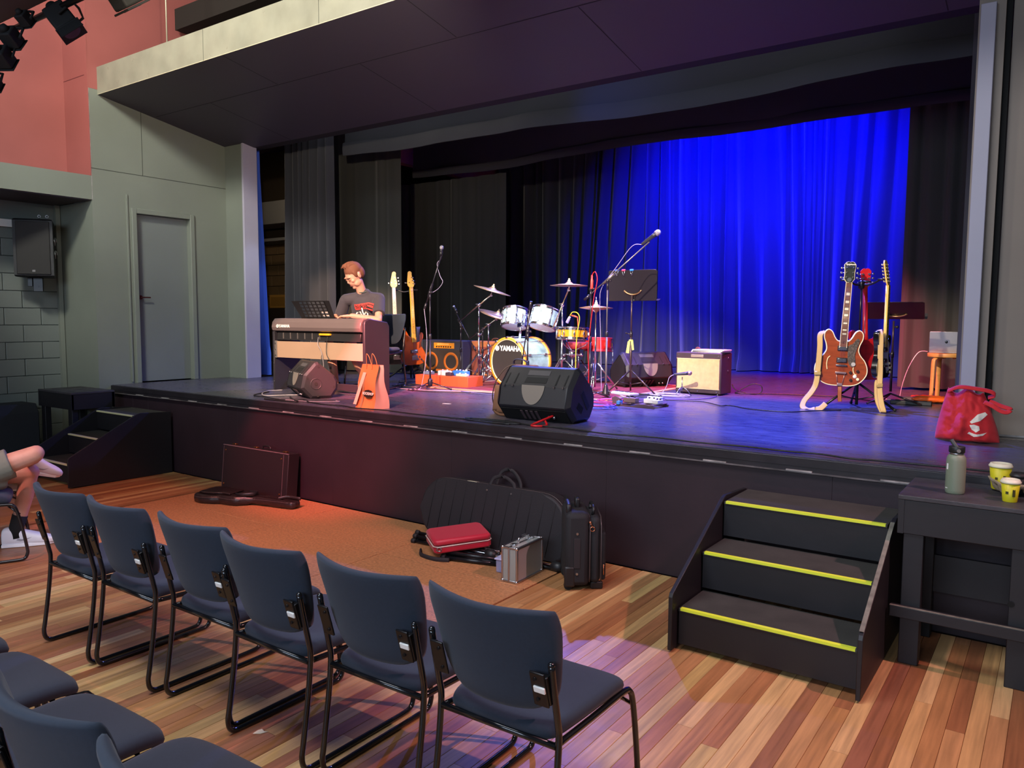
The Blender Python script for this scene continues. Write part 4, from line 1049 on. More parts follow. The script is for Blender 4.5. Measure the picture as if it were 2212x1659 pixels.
# ---- backpack leaning behind the large monitor
def backpack():
    t = thing('backpack', 'brown canvas backpack leaning behind the large stage monitor', 'backpack', (-3.80, .62, S), .15)
    BR = M('backpack_canvas', '#6e4a33', .85, bump=.2, bscale=200, var=.08)
    def f(u, v):
        z = .015+(v+1)/2*.40; w_ = .175*(1-.35*max(0, v)**2.2)
        x = u*w_+ (.06*(v+1)/2); y = .02+.10*(v+1)/2-.05*(1-u*u)
        return (x, y, z), (-.3*u, -1, -.2)
    MB().pillow(f, lambda u, v: .24*(1-.25*v), 16, 16, p=5, q=2.6).build('main_body', BR, t)
    def f2(u, v):
        z = .03+(v+1)/2*.22; return (u*.12-.02, -.09+.05*(v+1)/2, z), (-.2*u, -1, -.1)
    MB().pillow(f2, .07, 12, 10, p=5, q=2.6).build('front_pocket', BR, t)
    MB().tube(smooth_path([(-.15, -.03, .05), (-.16, -.05, .15), (-.13, -.04, .28), (-.06, .0, .39), (.02, .03, .425)], 6), .005, 6).build('zip', M('zip_dark', '#2a1c15', .6), t)
    MB().tube(smooth_path([(-.03, .10, .40), (-.02, .08, .45), (.03, .06, .465), (.09, .06, .455), (.12, .07, .42)], 5), .010, 8, flat=(1.5, .6, (0, 1, 0))).build('carry_loop', M('loop_navy', '#1c2038', .7), t)
    MB().tube(smooth_path([(-.12, -.1, .03), (-.02, -.17, .012), (.09, -.20, .03), (.12, -.19, .06)], 5), .007, 6, flat=(1.6, .6, (0, 0, 1))).build('strap', BR, t)
backpack()

# ---- amplifiers
def bassamp():
    t = thing('bass_amplifier', 'grey bass amplifier with amber control panel and two orange ringed speakers', 'amplifier', (-7.26, 3.72, S), .02)
    W, H_, D_ = .80, .495, .35
    MB().b2((-W/2, 0, 0), (W/2, D_, H_), bev=.014).build('cabinet', M('amp_carpet', '#33323f', .75, bump=.3, bscale=300), t)
    p_ = MB().b2((-.115, -.006, H_-.115), (.255, .004, H_-.035), bev=.003).build('control_panel', M('amber_panel', '#e8932c', .4), t)
    for k in range(7): MB().cyl((-.055+.042*k, -.006, H_-.090), (-.055+.042*k, -.020, H_-.090), .009, n=12).build('knob', BLK, p_)
    MB().b2((-.05, -.008, H_-.065), (.16, -.005, H_-.045)).build('panel_label', M('amber_pale', '#f4c46a', .5), p_)
    g = MB().b2((-W/2+.02, -.008, .03), (W/2-.02, .002, H_-.135), bev=.004).build('grille', M('amp_grille', '#3f3430', .5, .3, bump=.7, bscale=260), t)
    OR = M('orange_ring', '#c56a1e', .45, .2, bump=.6, bscale=220)
    for x in (-.17, .20):
        m = MB(); m.torus((x, -.010, .195), (0, 1, 0), .115, .022, n=36, m=8); o = m.build('speaker_ring', OR, t); o.scale = (1, .4, 1)
        MB().cyl((x, -.0095, .195), (x, -.008, .195), .09, n=28).build('speaker_cone', M('cone_dark', '#2a2322', .7), t)
    MB().b2((-.07, -.014, .055), (.13, -.006, .085)).build('brand_strip', OR, t)
    m = MB(); m.cyl((-.325, -.016, .30), (-.325, -.006, .30), .036, n=24); s_ = m.build('warning_sticker', M('sticker_yellow', '#e2c21c', .5), t)
    MB().prism([(-.020, -.012), (.020, -.012), (0, .022)], (-.325, -.0185, .30), (1, 0, 0), (0, 0, 1), (0, 1, 0), .002).build('sticker_triangle', BLK, s_)
bassamp()
def tweed():
    t = thing('guitar_amplifier', 'orange-brown tweed cabinet behind the cymbal stands', 'amplifier', (-6.62, 3.95, S), .02)
    MB().b2((-.29, 0, 0), (.29, .25, .49), bev=.015).build('cabinet', M('tweed_orange', '#b56a3e', .6, bump=.2, bscale=300), t)
    MB().b2((-.25, -.005, .04), (.25, .004, .41), bev=.003).build('grille_cloth', M('grille_rust', '#8a4334', .7, bump=.3, bscale=300), t)
    MB().tube(smooth_path([(.02, .12, .485), (.04, .12, .52), (.12, .12, .525), (.15, .12, .485)], 4), .009, 8).build('handle', M('leather_handle', '#5b3326', .6), t)
tweed()
def whiteamp():
    t = thing('guitar_amplifier', 'dark guitar amplifier with wheat coloured grille cloth and papers on top', 'amplifier', (-3.225, 3.30, S), -.07)
    W, H_, D_ = .535, .455, .27
    MB().b2((-W/2, 0, .012), (W/2, D_, H_), bev=.012).build('cabinet', M('amp_tolex', '#3c2c33', .5, bump=.25, bscale=300), t)
    MB().b2((-W/2+.02, -.007, .065), (W/2-.02, .003, H_-.07), bev=.003).build('grille_cloth', M('wheat_cloth', '#d9b684', .7, bump=.4, bscale=380, var=.10, vscale=20), t)
    m = MB()
    m.b2((-W/2+.014, -.009, .06), (W/2-.014, -.004, .065)).b2((-W/2+.014, -.009, H_-.07), (W/2-.014, -.004, H_-.065)); m.build('piping', M('piping_gold', '#e5cfa0', .5), t)
    MB().b2((-.085, -.006, H_-.052), (.06, .001, H_-.022), bev=.002).build('name_plate', M('plate_silver', '#c9b8a2', .35, .6), t)
    for x, z in ((-.235, H_-.035), (.235, H_-.035), (.0, .035), (.22, .035), (-.22, .035)): MB().cyl((x, .0, z), (x, -.005, z), .006, n=10).build('screw', STEEL, t)
    for z in (.40, .26): MB().cyl((W/2, .17, z), (W/2+.005, .17, z), .008, n=10).build('side_bolt', STEEL, t)
    MB().tube(smooth_path([(-.08, .10, H_), (-.08, .10, H_+.035), (-.06, .10, H_+.05), (-.03, .10, H_+.04)], 4), .009, 8).build('handle', M('leather_handle'), t)
    for x in (-.22, .22): MB().cyl((x, .03, 0), (x, .03, .014), .015, n=12).build('foot', STEEL, t)
    PP = M('paper_white', '#efeae2', .6)
    for k in range(3):
        o = MB().box((0, 0, .0), (.36, .22, .010), bev=.002).build('paper_stack', PP, None, loc=(-3.14+.01*k, 3.44-.01*k, S+H_+.006+.0105*k), rz=-.16+.06*k)
        tag(o, ['lowest folder of papers on the wheat grille amplifier', 'middle folder of papers on the wheat grille amplifier', 'top folder of papers lying on the wheat grille amplifier'][k], 'papers', 'papers on the amplifier')
whiteamp()
# orange plank box with effects in front of the bass amp
t = thing('pedal_platform', 'low orange-red wooden box carrying effect pedals before the bass amplifier', 'pedal board', (-6.03, 2.30, S), .03)
MB().b2((-.40, 0, 0), (.40, .30, .125), bev=.004).build('box', M('board_orange', '#c2502e', .45, var=.1), t)
for k, (dx, dy, w_, d_, h_, c_, lb) in enumerate([(-.28, .10, .12, .08, .035, '#5d6b8a', 'slate blue pedal at the left end'), (-.03, .10, .13, .10, .055, '#d8d2cc', 'white wedge pedal in the middle'), (.13, .16, .09, .10, .06, '#2c63b0', 'blue effect pedal'), (.23, .16, .09, .10, .055, '#3b7cc4', 'lighter blue effect pedal at the right'), (.27, .07, .16, .05, .03, '#d9b9a2', 'small cream pedal at the right front'), (.08, .06, .08, .06, .04, '#3d2c36', 'dark pedal')]):
    o = MB().box((0, 0, h_/2), (w_, d_, h_), bev=.005).build('effect_pedal', M('fx_'+c_[1:], c_, .4), None, loc=(-6.03+dx, 2.30+dy, S+.126))
    for q in (-1, 1): MB().cyl((q*w_*.28, .01, h_), (q*w_*.28, .01, h_+.012), .010, n=10).build('knob', M('knob_pale', '#d8d4d0', .4), o)
    MB().cyl((0, -d_*.3, h_), (0, -d_*.3, h_+.008), .008, n=10).build('foot_switch', CHR, o)
    tag(o, lb+' on the orange wooden box', 'effect pedal', 'effect pedals on the orange box')

# ---- drum kit on its rug
RUG = M('drum_rug', '#6a1c26', .95, bump=.5, bscale=120, var=.35, vscale=9); RUGB = M('rug_border', '#b98a63', .95, bump=.5, bscale=120)
t = thing('drum_rug', 'dark red patterned rug with tan border under the drum kit', 'rug', (-4.85, 3.15, S))
MB().b2((-1.12, -1.02, .001), (1.12, 1.0, .006)).build('field', RUG, t)
for a, b_ in (((-1.18, -1.08, 0), (1.18, -1.02, .007)), ((-1.18, 1.0, 0), (1.18, 1.06, .007)), ((-1.18, -1.02, 0), (-1.12, 1.0, .007)), ((1.12, -1.02, 0), (1.18, 1.0, .007))): MB().b2(a, b_).build('border', RUGB, t)
RZ = S+.008
SPK_ = M('drum_wrap_sparkle', '#bfe3ee', .18, .35, coat=1.0, var=.25, vscale=30)
SWR = M('drum_wrap_swirl', '#a9cfe0', .2, .15, coat=.9, var=.5, vscale=6)
HOOP = M('hoop_amber', '#d8932e', .35, coat=.5); HEADW = M('drum_head', '#e6e0e4', .35); HEADB = M('drum_head_black', '#332e2c', .35)
def drum(name, label, c, ax, r, h, shell, n_lug=8, bott=HEADW, top=HEADW, hoop=CHR):
    t = thing(name, label, 'drum', c)
    ax = Vector(ax).normalized(); q = ax.to_track_quat('Z', 'Y'); t.rotation_euler = q.to_euler()
    m = MB(); m.lathe([(r, -h/2), (r, h/2)], n=40, cap=False); m.build('shell', shell, t)
    for sg, hm in ((1, top), (-1, bott)):
        MB().cyl((0, 0, sg*(h/2-.002)), (0, 0, sg*(h/2+.004)), r*.985, n=40).build('drum_head', hm, t)
        mm = MB(); mm.torus((0, 0, sg*(h/2+.004)), (0, 0, 1), r*1.03, .0075, n=40, m=8); mm.lathe([(r*1.025, sg*(h/2-.022)), (r*1.03, sg*(h/2+.004))], n=40, cap=False); mm.build('hoop', hoop, t)
    for k in range(n_lug):
        a = 2*PI*(k+.5)/n_lug; d = Vector((math.cos(a), math.sin(a), 0))
        m = MB(); m.cyl(d*(r+.018)+Vector((0, 0, -h/2)), d*(r+.018)+Vector((0, 0, h/2)), .0035, n=6)
        for zz in ((-.25, .25) if h > .18 else (0,)): m.box(d*(r+.010)+Vector((0, 0, zz*h)), (.022, .018, min(.05, h*.3)), bev=.004, rot=(0, 0, a))
        m.build('lug', CHR, t)
    return t
def kick():
    c = Vector((-5.27, 2.60, S+.305)); d = Vector((.16, .987, 0)).normalized(); r, h = .28, .44
    t = thing('bass_drum', 'large bass drum with black YAMAHA front head and amber hoops', 'drum', c)
    t.rotation_euler = (d).to_track_quat('Z', 'Y').to_euler()
    e = t.rotation_euler.to_matrix()
    MB().lathe([(r*.985, 0), (r*.985, h)], n=48, cap=False).build('shell', SWR, t)
    for z0 in (-.012, h-.03):
        m = MB(); m.lathe([(r*.955, z0), (r*1.03, z0), (r*1.03, z0+.042), (r*.955, z0+.042), (r*.955, z0)], n=48, cap=False); m.build('hoop', HOOP, t)
    MB().cyl((0, 0, 0), (0, 0, .004), r*.955, n=48).build('front_head', HEADB, t)
    MB().cyl((0, 0, h-.004), (0, 0, h), r*.955, n=48).build('drum_head', HEADW, t)
    m = MB(); m.torus((0, 0, -.002), (0, 0, 1), r*.93, .006, n=48); m.build('head_ring', M('hoop_pale', '#e8d8a6', .4), t)
    for k in range(10):
        a = 2*PI*(k+.5)/10; dd = Vector((math.cos(a), math.sin(a), 0))
        m = MB(); m.cyl(dd*(r+.012)+Vector((0, 0, .0)), dd*(r+.012)+Vector((0, 0, h)), .004, n=6)
        for zz in (.08, h-.09): m.box(dd*(r+.006)+Vector((0, 0, zz)), (.03, .022, .05), bev=.004, rot=(0, 0, a))
        m.box(dd*(r*1.03)+Vector((0, 0, -.01)), (.02, .03, .03), bev=.004, rot=(0, 0, a)); m.build('lug', CHR, t)
    inv = e.inverted()
    def W(v): return inv @ (Vector(v))
    # lettering stands upright on the front head
    xr = Vector((d.y, -d.x, 0)); rot = Matrix((xr, Vector((0, 0, 1)), -d)).transposed(); lr = (inv @ rot).to_euler()
    text('brand_lettering', 'YAMAHA', .082, M('logo_white'), t, W(xr*.045+Vector((0, 0, .155))-d*.003), lr, bold=.003, sx=1.0)
    lg = MB(); cc = xr*-.168+Vector((0, 0, .155))-d*.004
    lg.torus(W(cc), inv @ d, .026, .005, n=24)
    for k in range(6):
        a = PI*k/3; lg.cyl(W(cc), W(cc+xr*.022*math.cos(a)+Vector((0, 0, .022*math.sin(a)))), .0035, n=6)
    lg.build('tuning_fork_emblem', M('logo_white'), t)
    for sx in (-1, 1):
        m = MB(); m.cyl(W(xr*sx*.26+Vector((0, 0, -.12))+d*.08), W(xr*sx*.42+Vector((0, 0, -.295))-d*.06), .009).ball(W(xr*sx*.42+Vector((0, 0, -.295))-d*.06), .014, n=10, m=6); m.build('spur', CHR, t)
    # tom post
    m = MB(); m.cyl(W(Vector((0, 0, .27))+d*.20), W(Vector((0, 0, .46))+d*.22), .016)
    for sx in (-1, 1): m.tube([W(xr*sx*.02+Vector((0, 0, .44))+d*.22), W(xr*sx*.06+Vector((0, 0, .56))+d*.20), W(xr*sx*.10+Vector((0, 0, .54))+d*.24)], .010, 8)
    m.box(W(Vector((0, 0, .43))+d*.22), (.08, .06, .06), bev=.01); m.build('tom_holder', CHR, t)
kick()
drum('rack_tom', 'left rack tom in glittering pale blue, beside the low cymbal', (-5.43, 2.97, 1.705), (-.10, .30, 1), .145, .215, SPK_)
drum('rack_tom', 'right rack tom in glittering pale blue with lilac bottom head', (-5.01, 2.97, 1.705), (.06, .34, 1), .155, .225, SPK_)
SN = drum('snare_drum', 'amber snare drum with chrome rims right of the toms', (-4.645, 3.02, 1.53), (.0, .05, 1), .178, .125, M('amber_shell', '#d98a1c', .25, coat=1.0), n_lug=10)
BRZ = M('cymbal_bronze', '#c7a57c', .34, .7, bump=.12, bscale=6)
def cymbal(label, c, ax, r, stand_base, boom=None, hat=False, name='cymbal'):
    t = thing(name, label, 'cymbal', c); t.rotation_euler = Vector(ax).to_track_quat('Z', 'Y').to_euler()
    pr_ = [(.008, .038), (r*.10, .036), (r*.19, .020), (r*.24, .012), (r*.6, .004), (r, -.008), (r, -.0095), (r*.6, .002), (r*.24, .010), (r*.17, .018), (r*.09, .033), (.008, .035)]
    MB().lathe(pr_, n=56, cap=False).build('bronze_disc', BRZ, t)
    if hat: MB().lathe([(a, -.022-b_) for a, b_ in pr_], n=56, cap=False).build('bottom_disc', BRZ, t)
    m = MB(); m.lathe([(.018, .036), (.018, .05), (.010, .052), (.010, .068), (.006, .075)], n=12); m.build('felt_and_wingnut', M('felt_cream', '#e4cf9a', .9), t)
    MB().cyl((0, 0, -.06), (0, 0, .07), .005).build('rod', CHR, t)
cymbal('tilted crash cymbal at the left of the drum kit, highest on that side', (-5.72, 2.90, 2.045), (.28, .10, 1), .235, None)
cymbal('crash cymbal above the snare drum, lilac underside showing', (-4.63, 2.90, 2.085), (.0, .02, 1), .215, None)
cymbal('lower steeply tilted cymbal tucked against the left rack tom', (-5.86, 3.20, 1.745), (.34, .05, 1), .25, None)
cymbal('hi-hat cymbal pair at the right of the drum kit', (-4.33, 3.0, 1.835), (.0, .02, 1), .19, None, hat=True, name='hi_hat')
def tripod(t, base, zc, spread, r=.009, mat=CHR, foot=.012, rot0=.3, double=True, hub=.03):
    b = Vector(base)
    for k in range(3):
        a = rot0+2*PI*k/3; d = Vector((math.cos(a), math.sin(a), 0)); f = b+d*spread+Vector((0, 0, .012))
        m = MB(); 
        if double:
            sd = Vector((-d.y, d.x, 0))*.012
            for s_ in (-1, 1): m.cyl(b+Vector((0, 0, zc))+d*hub+sd*s_, f+sd*s_, r*.7, n=8)
        else: m.cyl(b+Vector((0, 0, zc))+d*hub*.5, f, r, n=8)
        if double: m.cyl(b+Vector((0, 0, zc*.35)), b+d*spread*.55+Vector((0, 0, zc*.5+.006)), r*.5, n=6)
        m.build('leg', mat, t)
        MB().ball(f, foot, n=10, m=6).build('rubber_foot', RUB, t)
def cstand(label, base, zj, top, boom_tail=None, spread=.30, rot0=.3, joints=(.35, .62)):
    """chrome cymbal stand: post at base up to zj, then a boom to top"""
    t = thing('cymbal_stand', label, 'stand', (0, 0, 0), 0, 'chrome cymbal stands'); b = Vector(base)
    tripod(t, base, .34, spread, rot0=rot0)
    MB().cyl(b+Vector((0, 0, .06)), b+Vector((0, 0, zj-base[2]-.25)), .0125, n=12).cyl(b+Vector((0, 0, zj-base[2]-.27)), b+Vector((0, 0, zj-base[2])), .009, n=12).build('post', CHR, t)
    for f_ in joints:
        z = (zj-base[2])*f_
        m = MB(); m.lathe([(.017, -.02), (.021, -.01), (.021, .015), (.015, .025)], b+Vector((0, 0, z)), (0, 0, 1), n=14); m.cyl(b+Vector((0, 0, z)), b+Vector((.045, -.01, z+.005)), .006).box(b+Vector((.05, -.012, z+.005)), (.008, .006, .035), bev=.002); m.build('wing_clamp', CHR, t)
    j = Vector((b.x, b.y, zj)); tp = Vector(top); d = (tp-j).normalized(); tail = j-d*(boom_tail or .0)
    MB().cyl(tail, tp, .009, n=10).build('boom', M('boom_steel', '#cfc6a6', .25, 1.0), t)
    m = MB(); m.ball(j, .024, n=12, m=8).cyl(j+Vector((.0, -.04, 0)), j+Vector((0, .04, 0)), .009).box(j+Vector((0, -.05, .01)), (.03, .008, .012), bev=.002); m.build('tilter', CHR, t)
    m = MB(); m.ball(tp, .018, n=10, m=6).cyl(tp, tp+Vector((.03, -.02, -.01)), .006); m.build('top_tilter', CHR, t)
cstand('chrome stand holding the high left cymbal, boom tail pointing down left', (-5.95, 2.93, RZ), 1.865, (-5.74, 2.90, 1.985), boom_tail=.42, rot0=.1)
cstand('chrome stand holding the low left cymbal, long boom tail at the left', (-6.02, 3.22, RZ), 1.62, (-5.885, 3.20, 1.69), boom_tail=.42, rot0=.9)
cstand('chrome stand right of the toms holding the crash above the snare', (-4.69, 2.86, RZ), 1.86, (-4.635, 2.90, 2.03), boom_tail=.28, rot0=.5, spread=.34)
# hi-hat stand and snare stand
t = thing('hi_hat_stand', 'chrome hi-hat stand with pedal right of the snare drum', 'stand', (-4.33, 3.0, RZ))
tripod(t, (0, 0, 0), .30, .27, rot0=.9); MB().cyl((0, 0, .03), (0, 0, .93), .0115).cyl((0, 0, .9), (0, 0, 1.05), .004).build('post', CHR, t)
MB().prism([(-.045, 0), (.045, 0), (.04, .26), (-.04, .26)], (0, -.30, .03), (1, 0, 0), (0, 1, .25), (0, -.25, 1), .008, bev=.002).build('foot_pedal', CHR, t)
t = thing('snare_stand', 'short chrome basket stand under the amber snare drum', 'stand', (-4.645, 3.02, RZ))
tripod(t, (0, 0, 0), .26, .24, rot0=1.5); MB().cyl((0, 0, .05), (0, 0, .43), .012).build('post', CHR, t)
m = MB(); m.lathe([(.03, .36), (.045, .38), (.045, .42), (.02, .44)], n=16); m.cyl((-.09, -.02, .39), (.10, .02, .39), .012).ball((.11, .02, .39), .022, n=10, m=6).ball((-.10, -.02, .38), .018, n=10, m=6); m.build('basket_tilter', CHR, t)
for k in range(3):
    a = .4+2*PI*k/3; MB().tube([(.03*math.cos(a), .03*math.sin(a), .44), (.15*math.cos(a), .15*math.sin(a), .50), (.195*math.cos(a), .195*math.sin(a), .545)], .006, 8).build('basket_arm', CHR, t)
drum('floor_tom', 'bright red drum behind the kit, seen between snare and hi-hat', (-4.93, 4.15, 1.37), (0, .05, 1), .17, .16, M('red_shell', '#d31d1d', .35, coat=.6), n_lug=6, hoop=M('red_hoop', '#d8324a', .35))
for a in range(3):
    d = Vector((math.cos(a*2.1+.3), math.sin(a*2.1+.3), 0))*.19; MB().cyl(Vector((-4.93, 4.15, S))+d, Vector((-4.93, 4.15, 1.40))+d, .007).build('leg', CHR, bpy.data.objects['floor_tom'], )
for ch in [c for c in bpy.data.objects['floor_tom'].children if c.name.startswith('leg')]:
    ch.matrix_parent_inverse = (Matrix.Translation((-4.93, 4.15, 1.37)) @ bpy.data.objects['floor_tom'].rotation_euler.to_matrix().to_4x4()).inverted()
t = thing('drum_throne', 'low dark drum stool with red seat edge behind the snare drum', 'stool', (-5.05, 3.85, RZ))
MB().lathe([(.155, .42), (.165, .43), (.165, .50), (.15, .51)], n=28).build('seat', M('throne_red', '#8e1c22', .6), t); MB().cyl((0, 0, .1), (0, 0, .42), .014).build('post', CHR, t); tripod(t, (0, 0, 0), .28, .22)
# kick pedal hidden behind, small clamp detail at the shell foot
t = thing('kick_pedal', 'small chrome kick drum pedal at the foot of the bass drum shell', 'pedal', (-4.98, 3.06, RZ), .16)
MB().b2((-.05, .02, 0), (.05, .30, .01), bev=.002).build('base_plate', CHR, t); MB().prism([(-.04, 0), (.04, 0), (.04, .26), (-.04, .26)], (0, .04, .06), (1, 0, 0), (0, 1, -.15), (0, .15, 1), .006).build('foot_board', CHR, t)
m = MB(); m.cyl((-.05, .03, 0), (-.05, .03, .13), .007).cyl((.05, .03, 0), (.05, .03, .13), .007).cyl((-.06, .03, .12), (.06, .03, .12), .006).cyl((0, .03, .12), (0, .0, .26), .004); m.build('frame', CHR, t)

# ---- microphones and stands
MICB = M('mic_body', '#3b3b40', .4, .4); MICG = M('mic_grille', '#b9b6bb', .35, .9, bump=.6, bscale=600); STB = M('mic_stand_metal', '#39343a', .28, .55)
def mic(t, tip, d, s_=1.0, grille=MICG, body=MICB, cable=None):
    """vocal microphone whose head centre is at tip and whose handle runs along d"""
    tip, d = Vector(tip), Vector(d).normalized()
    MB().ball(tip, .026*s_, n=16, m=12).lathe([(.0255*s_, .006*s_), (.0262*s_, .012*s_), (.0255*s_, .017*s_)], tip, d, n=16).build('mic_grille', grille, t)
    MB().lathe([(.021*s_, .017*s_), (.019*s_, .05*s_), (.0125*s_, .17*s_), (.0115*s_, .175*s_)], tip, d, n=16).build('mic_body', body, t)
def mstand(label, base, zt, tail, tip, spread=.26, rot0=.4, cone=False, mat=STB, mic_d=None, mscale=1.0, extra=None, cable=None, group='microphone stands'):
    t = thing('microphone_stand', label, 'microphone stand', (0, 0, 0), 0, group); b = Vector(base)
    hub = .11 if not cone else .10
    for k in range(3):
        a = rot0+2*PI*k/3; d = Vector((math.cos(a), math.sin(a), 0))
        MB().cyl(b+Vector((0, 0, hub*.8)), b+d*spread+Vector((0, 0, .012)), .007, n=8).build('leg', mat, t)
        MB().ball(b+d*spread+Vector((0, 0, .012)), .013, n=10, m=6).build('rubber_foot', RUB, t)
    MB().lathe([(.045, .03), (.04, .05), (.018, .13), (.014, .15)] if cone else [(.022, .04), (.028, .06), (.028, .11), (.014, .135)], b, (0, 0, 1), n=16).build('base_hub', STB, t)
    zl = (zt-base[2])
    MB().cyl(b+Vector((0, 0, .05)), b+Vector((0, 0, zl*.55)), .0105, n=12).cyl(b+Vector((0, 0, zl*.55)), b+Vector((0, 0, zl)), .0075, n=12).build('pole', mat, t)
    m = MB(); m.lathe([(.014, -.03), (.017, -.02), (.017, .02), (.012, .03)], b+Vector((0, 0, zl*.55)), (0, 0, 1), n=12); m.build('clutch', STB, t)
    j = Vector((b.x, b.y, zt))
    m = MB(); m.cyl(j-Vector((0, 0, .09)), j-Vector((0, 0, .01)), .011).ball(j, .020, n=10, m=8).cyl(j, j+Vector((.045, -.02, 0)), .006).ball(j+Vector((.045, -.02, 0)), .012, n=8, m=6); m.build('swivel', STB, t)
    if tail is not None:
        tl, tp = Vector(tail), Vector(tip); d = (tp-tl).normalized()
        MB().cyl(tl+d*.0, tp, .0065, n=10).build('boom', mat, t)
        MB().cyl(tl-d*.005, tl+d*.07, .013, n=12).build('counterweight', STB, t)
        g = j+(d*((j-tl).dot(d))-(j-tl)) if True else j
        MB().cyl(j-d*.06+Vector((0, 0, .012)), j+d*.09+Vector((0, 0, .012)), .014, n=12).build('boom_clamp', mat, t)
    else: tp = j
    if mic_d is not None:
        md = Vector(mic_d).normalized(); tipm = tp-md*.09*mscale+Vector((0, 0, .03))
        MB().cyl(tp, tp+Vector((0, 0, .03)), .006).lathe([(.017, -.02), (.019, 0), (.017, .03)], tipm+md*.09*mscale, md, n=12).build('mic_clip', BLK, t)
        mic(t, tipm, md, mscale)
        if cable:
            st = tipm+md*.178*mscale
            MB().tube(smooth_path([st]+[Vector(c_) for c_ in cable], 6), .0032, 6).build('cable', M('cable_mauve', '#9a8fa6', .5), t)
    return t
mstand('tall boom microphone stand left of the drum kit with blue-grey microphone', (-5.83, 1.88, S), 1.985, (-5.905, 1.87, 1.80), (-5.665, 1.88, 2.38), mic_d=(-.35, .3, -.75), mscale=.85, rot0=.35, spread=.25,
       cable=[(-5.74, 1.90, 2.30), (-5.70, 1.90, 2.17), (-5.66, 1.90, 2.10), (-5.72, 1.90, 2.03), (-5.80, 1.88, 1.98)])
MB().tube(smooth_path([(-5.90, 1.86, 1.80), (-5.88, 1.87, 1.6), (-5.87, 1.87, 1.4), (-5.89, 1.86, 1.15), (-5.92, 1.83, .93), (-5.9, 1.75, S+.005)], 6), .0032, 6).build('cable', M('cable_mauve'), bpy.data.objects['microphone_stand'])
mstand('short microphone stand in front of the bass drum, mostly hidden by the large monitor', (-4.24, 1.50, S), 1.575, (-4.205, 1.50, 1.86), (-4.36, 1.56, 1.20), mic_d=(.5, -.8, .15), mscale=.8, rot0=.2, spread=.2)
mstand('tall cream-coloured boom stand reaching up right past the black music desk', (-3.81, 2.30, S), 2.085, (-4.075, 2.30, 1.90), (-3.355, 2.30, 2.455), cone=True, mat=M('stand_cream', '#77706a', .35, .5), mic_d=(-.83, .05, -.5), mscale=1.15, rot0=2.0, spread=.30,
       cable=[(-3.55, 2.31, 2.42), (-3.72, 2.31, 2.22), (-3.88, 2.31, 2.02), (-3.90, 2.31, 1.85), (-3.885, 2.31, 1.5), (-3.87, 2.3, 1.2), (-3.85, 2.28, S+.02)])
mstand('microphone stand with red plug and red cable just left of the cream boom stand', (-3.905, 2.13, S), 2.0, None, None, rot0=.9, spread=.22)
t = thing('red_microphone', 'slim red microphone with looping red cable on the stand left of the cream boom', 'microphone', (0, 0, 0))
RC = M('cable_red', '#c4161e', .45)
MB().lathe([(.012, 0), (.014, .01), (.014, .09), (.010, .10), (.008, .14)], (-3.89, 2.12, 2.0), (0, 0, 1), n=14).build('mic_body', M('mic_red', '#d2403a', .4), t)
MB().tube(smooth_path([(-3.89, 2.12, 2.13), (-3.87, 2.12, 2.165), (-3.845, 2.12, 2.16), (-3.83, 2.12, 2.08), (-3.86, 2.11, 1.9), (-3.885, 2.11, 1.7), (-3.91, 2.10, 1.4), (-3.90, 2.10, 1.15), (-3.90, 2.08, S+.01), (-3.86, 1.95, S+.006), (-3.7, 1.85, S+.006)], 6), .0045, 6).build('cable', RC, t)
# snare microphone with yellow cable
t = thing('snare_microphone', 'lilac-grey microphone clipped over the snare drum with a yellow cable', 'microphone', (0, 0, 0))
YC = M('cable_yellow', '#d8c024', .45)
MB().lathe([(.016, 0), (.018, .01), (.017, .06), (.013, .08)], (-4.64, 2.88, 1.655), (.35, .0, .62), n=14).build('mic_body', M('mic_lilac', '#9a8fb8', .4), t)
MB().cyl((-4.58, 2.88, 1.74), (-4.50, 2.88, 1.72), .009).cyl((-4.50, 2.88, 1.72), (-4.49, 2.88, 1.60), .006).build('rim_clip', M('clip_red', '#b5432c', .4), t)
MB().tube(smooth_path([(-4.60, 2.88, 1.735), (-4.56, 2.87, 1.775), (-4.49, 2.86, 1.765), (-4.455, 2.85, 1.70), (-4.47, 2.83, 1.55), (-4.48, 2.82, 1.35), (-4.44, 2.75, 1.15), (-4.36, 2.6, .98), (-4.28, 2.45, S+.006), (-4.1, 2.3, S+.006), (-4.02, 2.05, S+.006), (-3.8, 1.95, S+.006)], 6), .005, 6).build('cable', YC, t)
mstand('low boom stand behind the cymbal stands with a lilac microphone pointing up left', (-6.54, 3.30, S), 1.60, (-6.29, 3.30, 1.28), (-6.63, 3.30, 1.78), mic_d=(.35, .0, -.5), mscale=.6, rot0=.2, spread=.2)
mstand('upright black clip stand behind the low cymbal boom at the tweed cabinet', (-6.42, 3.62, S), 1.56, None, None, rot0=.5, spread=.16)
# desk microphone in front of the wheat amp
t = thing('desk_microphone', 'short tripod microphone aimed at the wheat coloured amplifier grille', 'microphone', (-3.29, 3.03, S))
for k in range(3):
    a = .2+2*PI*k/3; MB().tube([(0, 0, .10), (.05*math.cos(a), .05*math.sin(a), .07), (.10*math.cos(a), .10*math.sin(a), .006)], .005, 6).build('leg', STEEL, t)
MB().cyl((0, 0, .05), (0, 0, .20), .006).build('post', STEEL, t)
mic(t, (.075, .02, .245), (-.95, -.25, -.12), .95, grille=M('mic_grille_rose', '#b58f8c', .35, .8))
MB().tube(smooth_path([(-.09, -.02, .222), (-.13, -.04, .19), (-.15, -.06, .10), (-.19, -.08, .03), (-.28, -.10, .006), (-.45, -.15, .006)], 6), .0035, 6).build('cable', M('cable_mauve'), t)

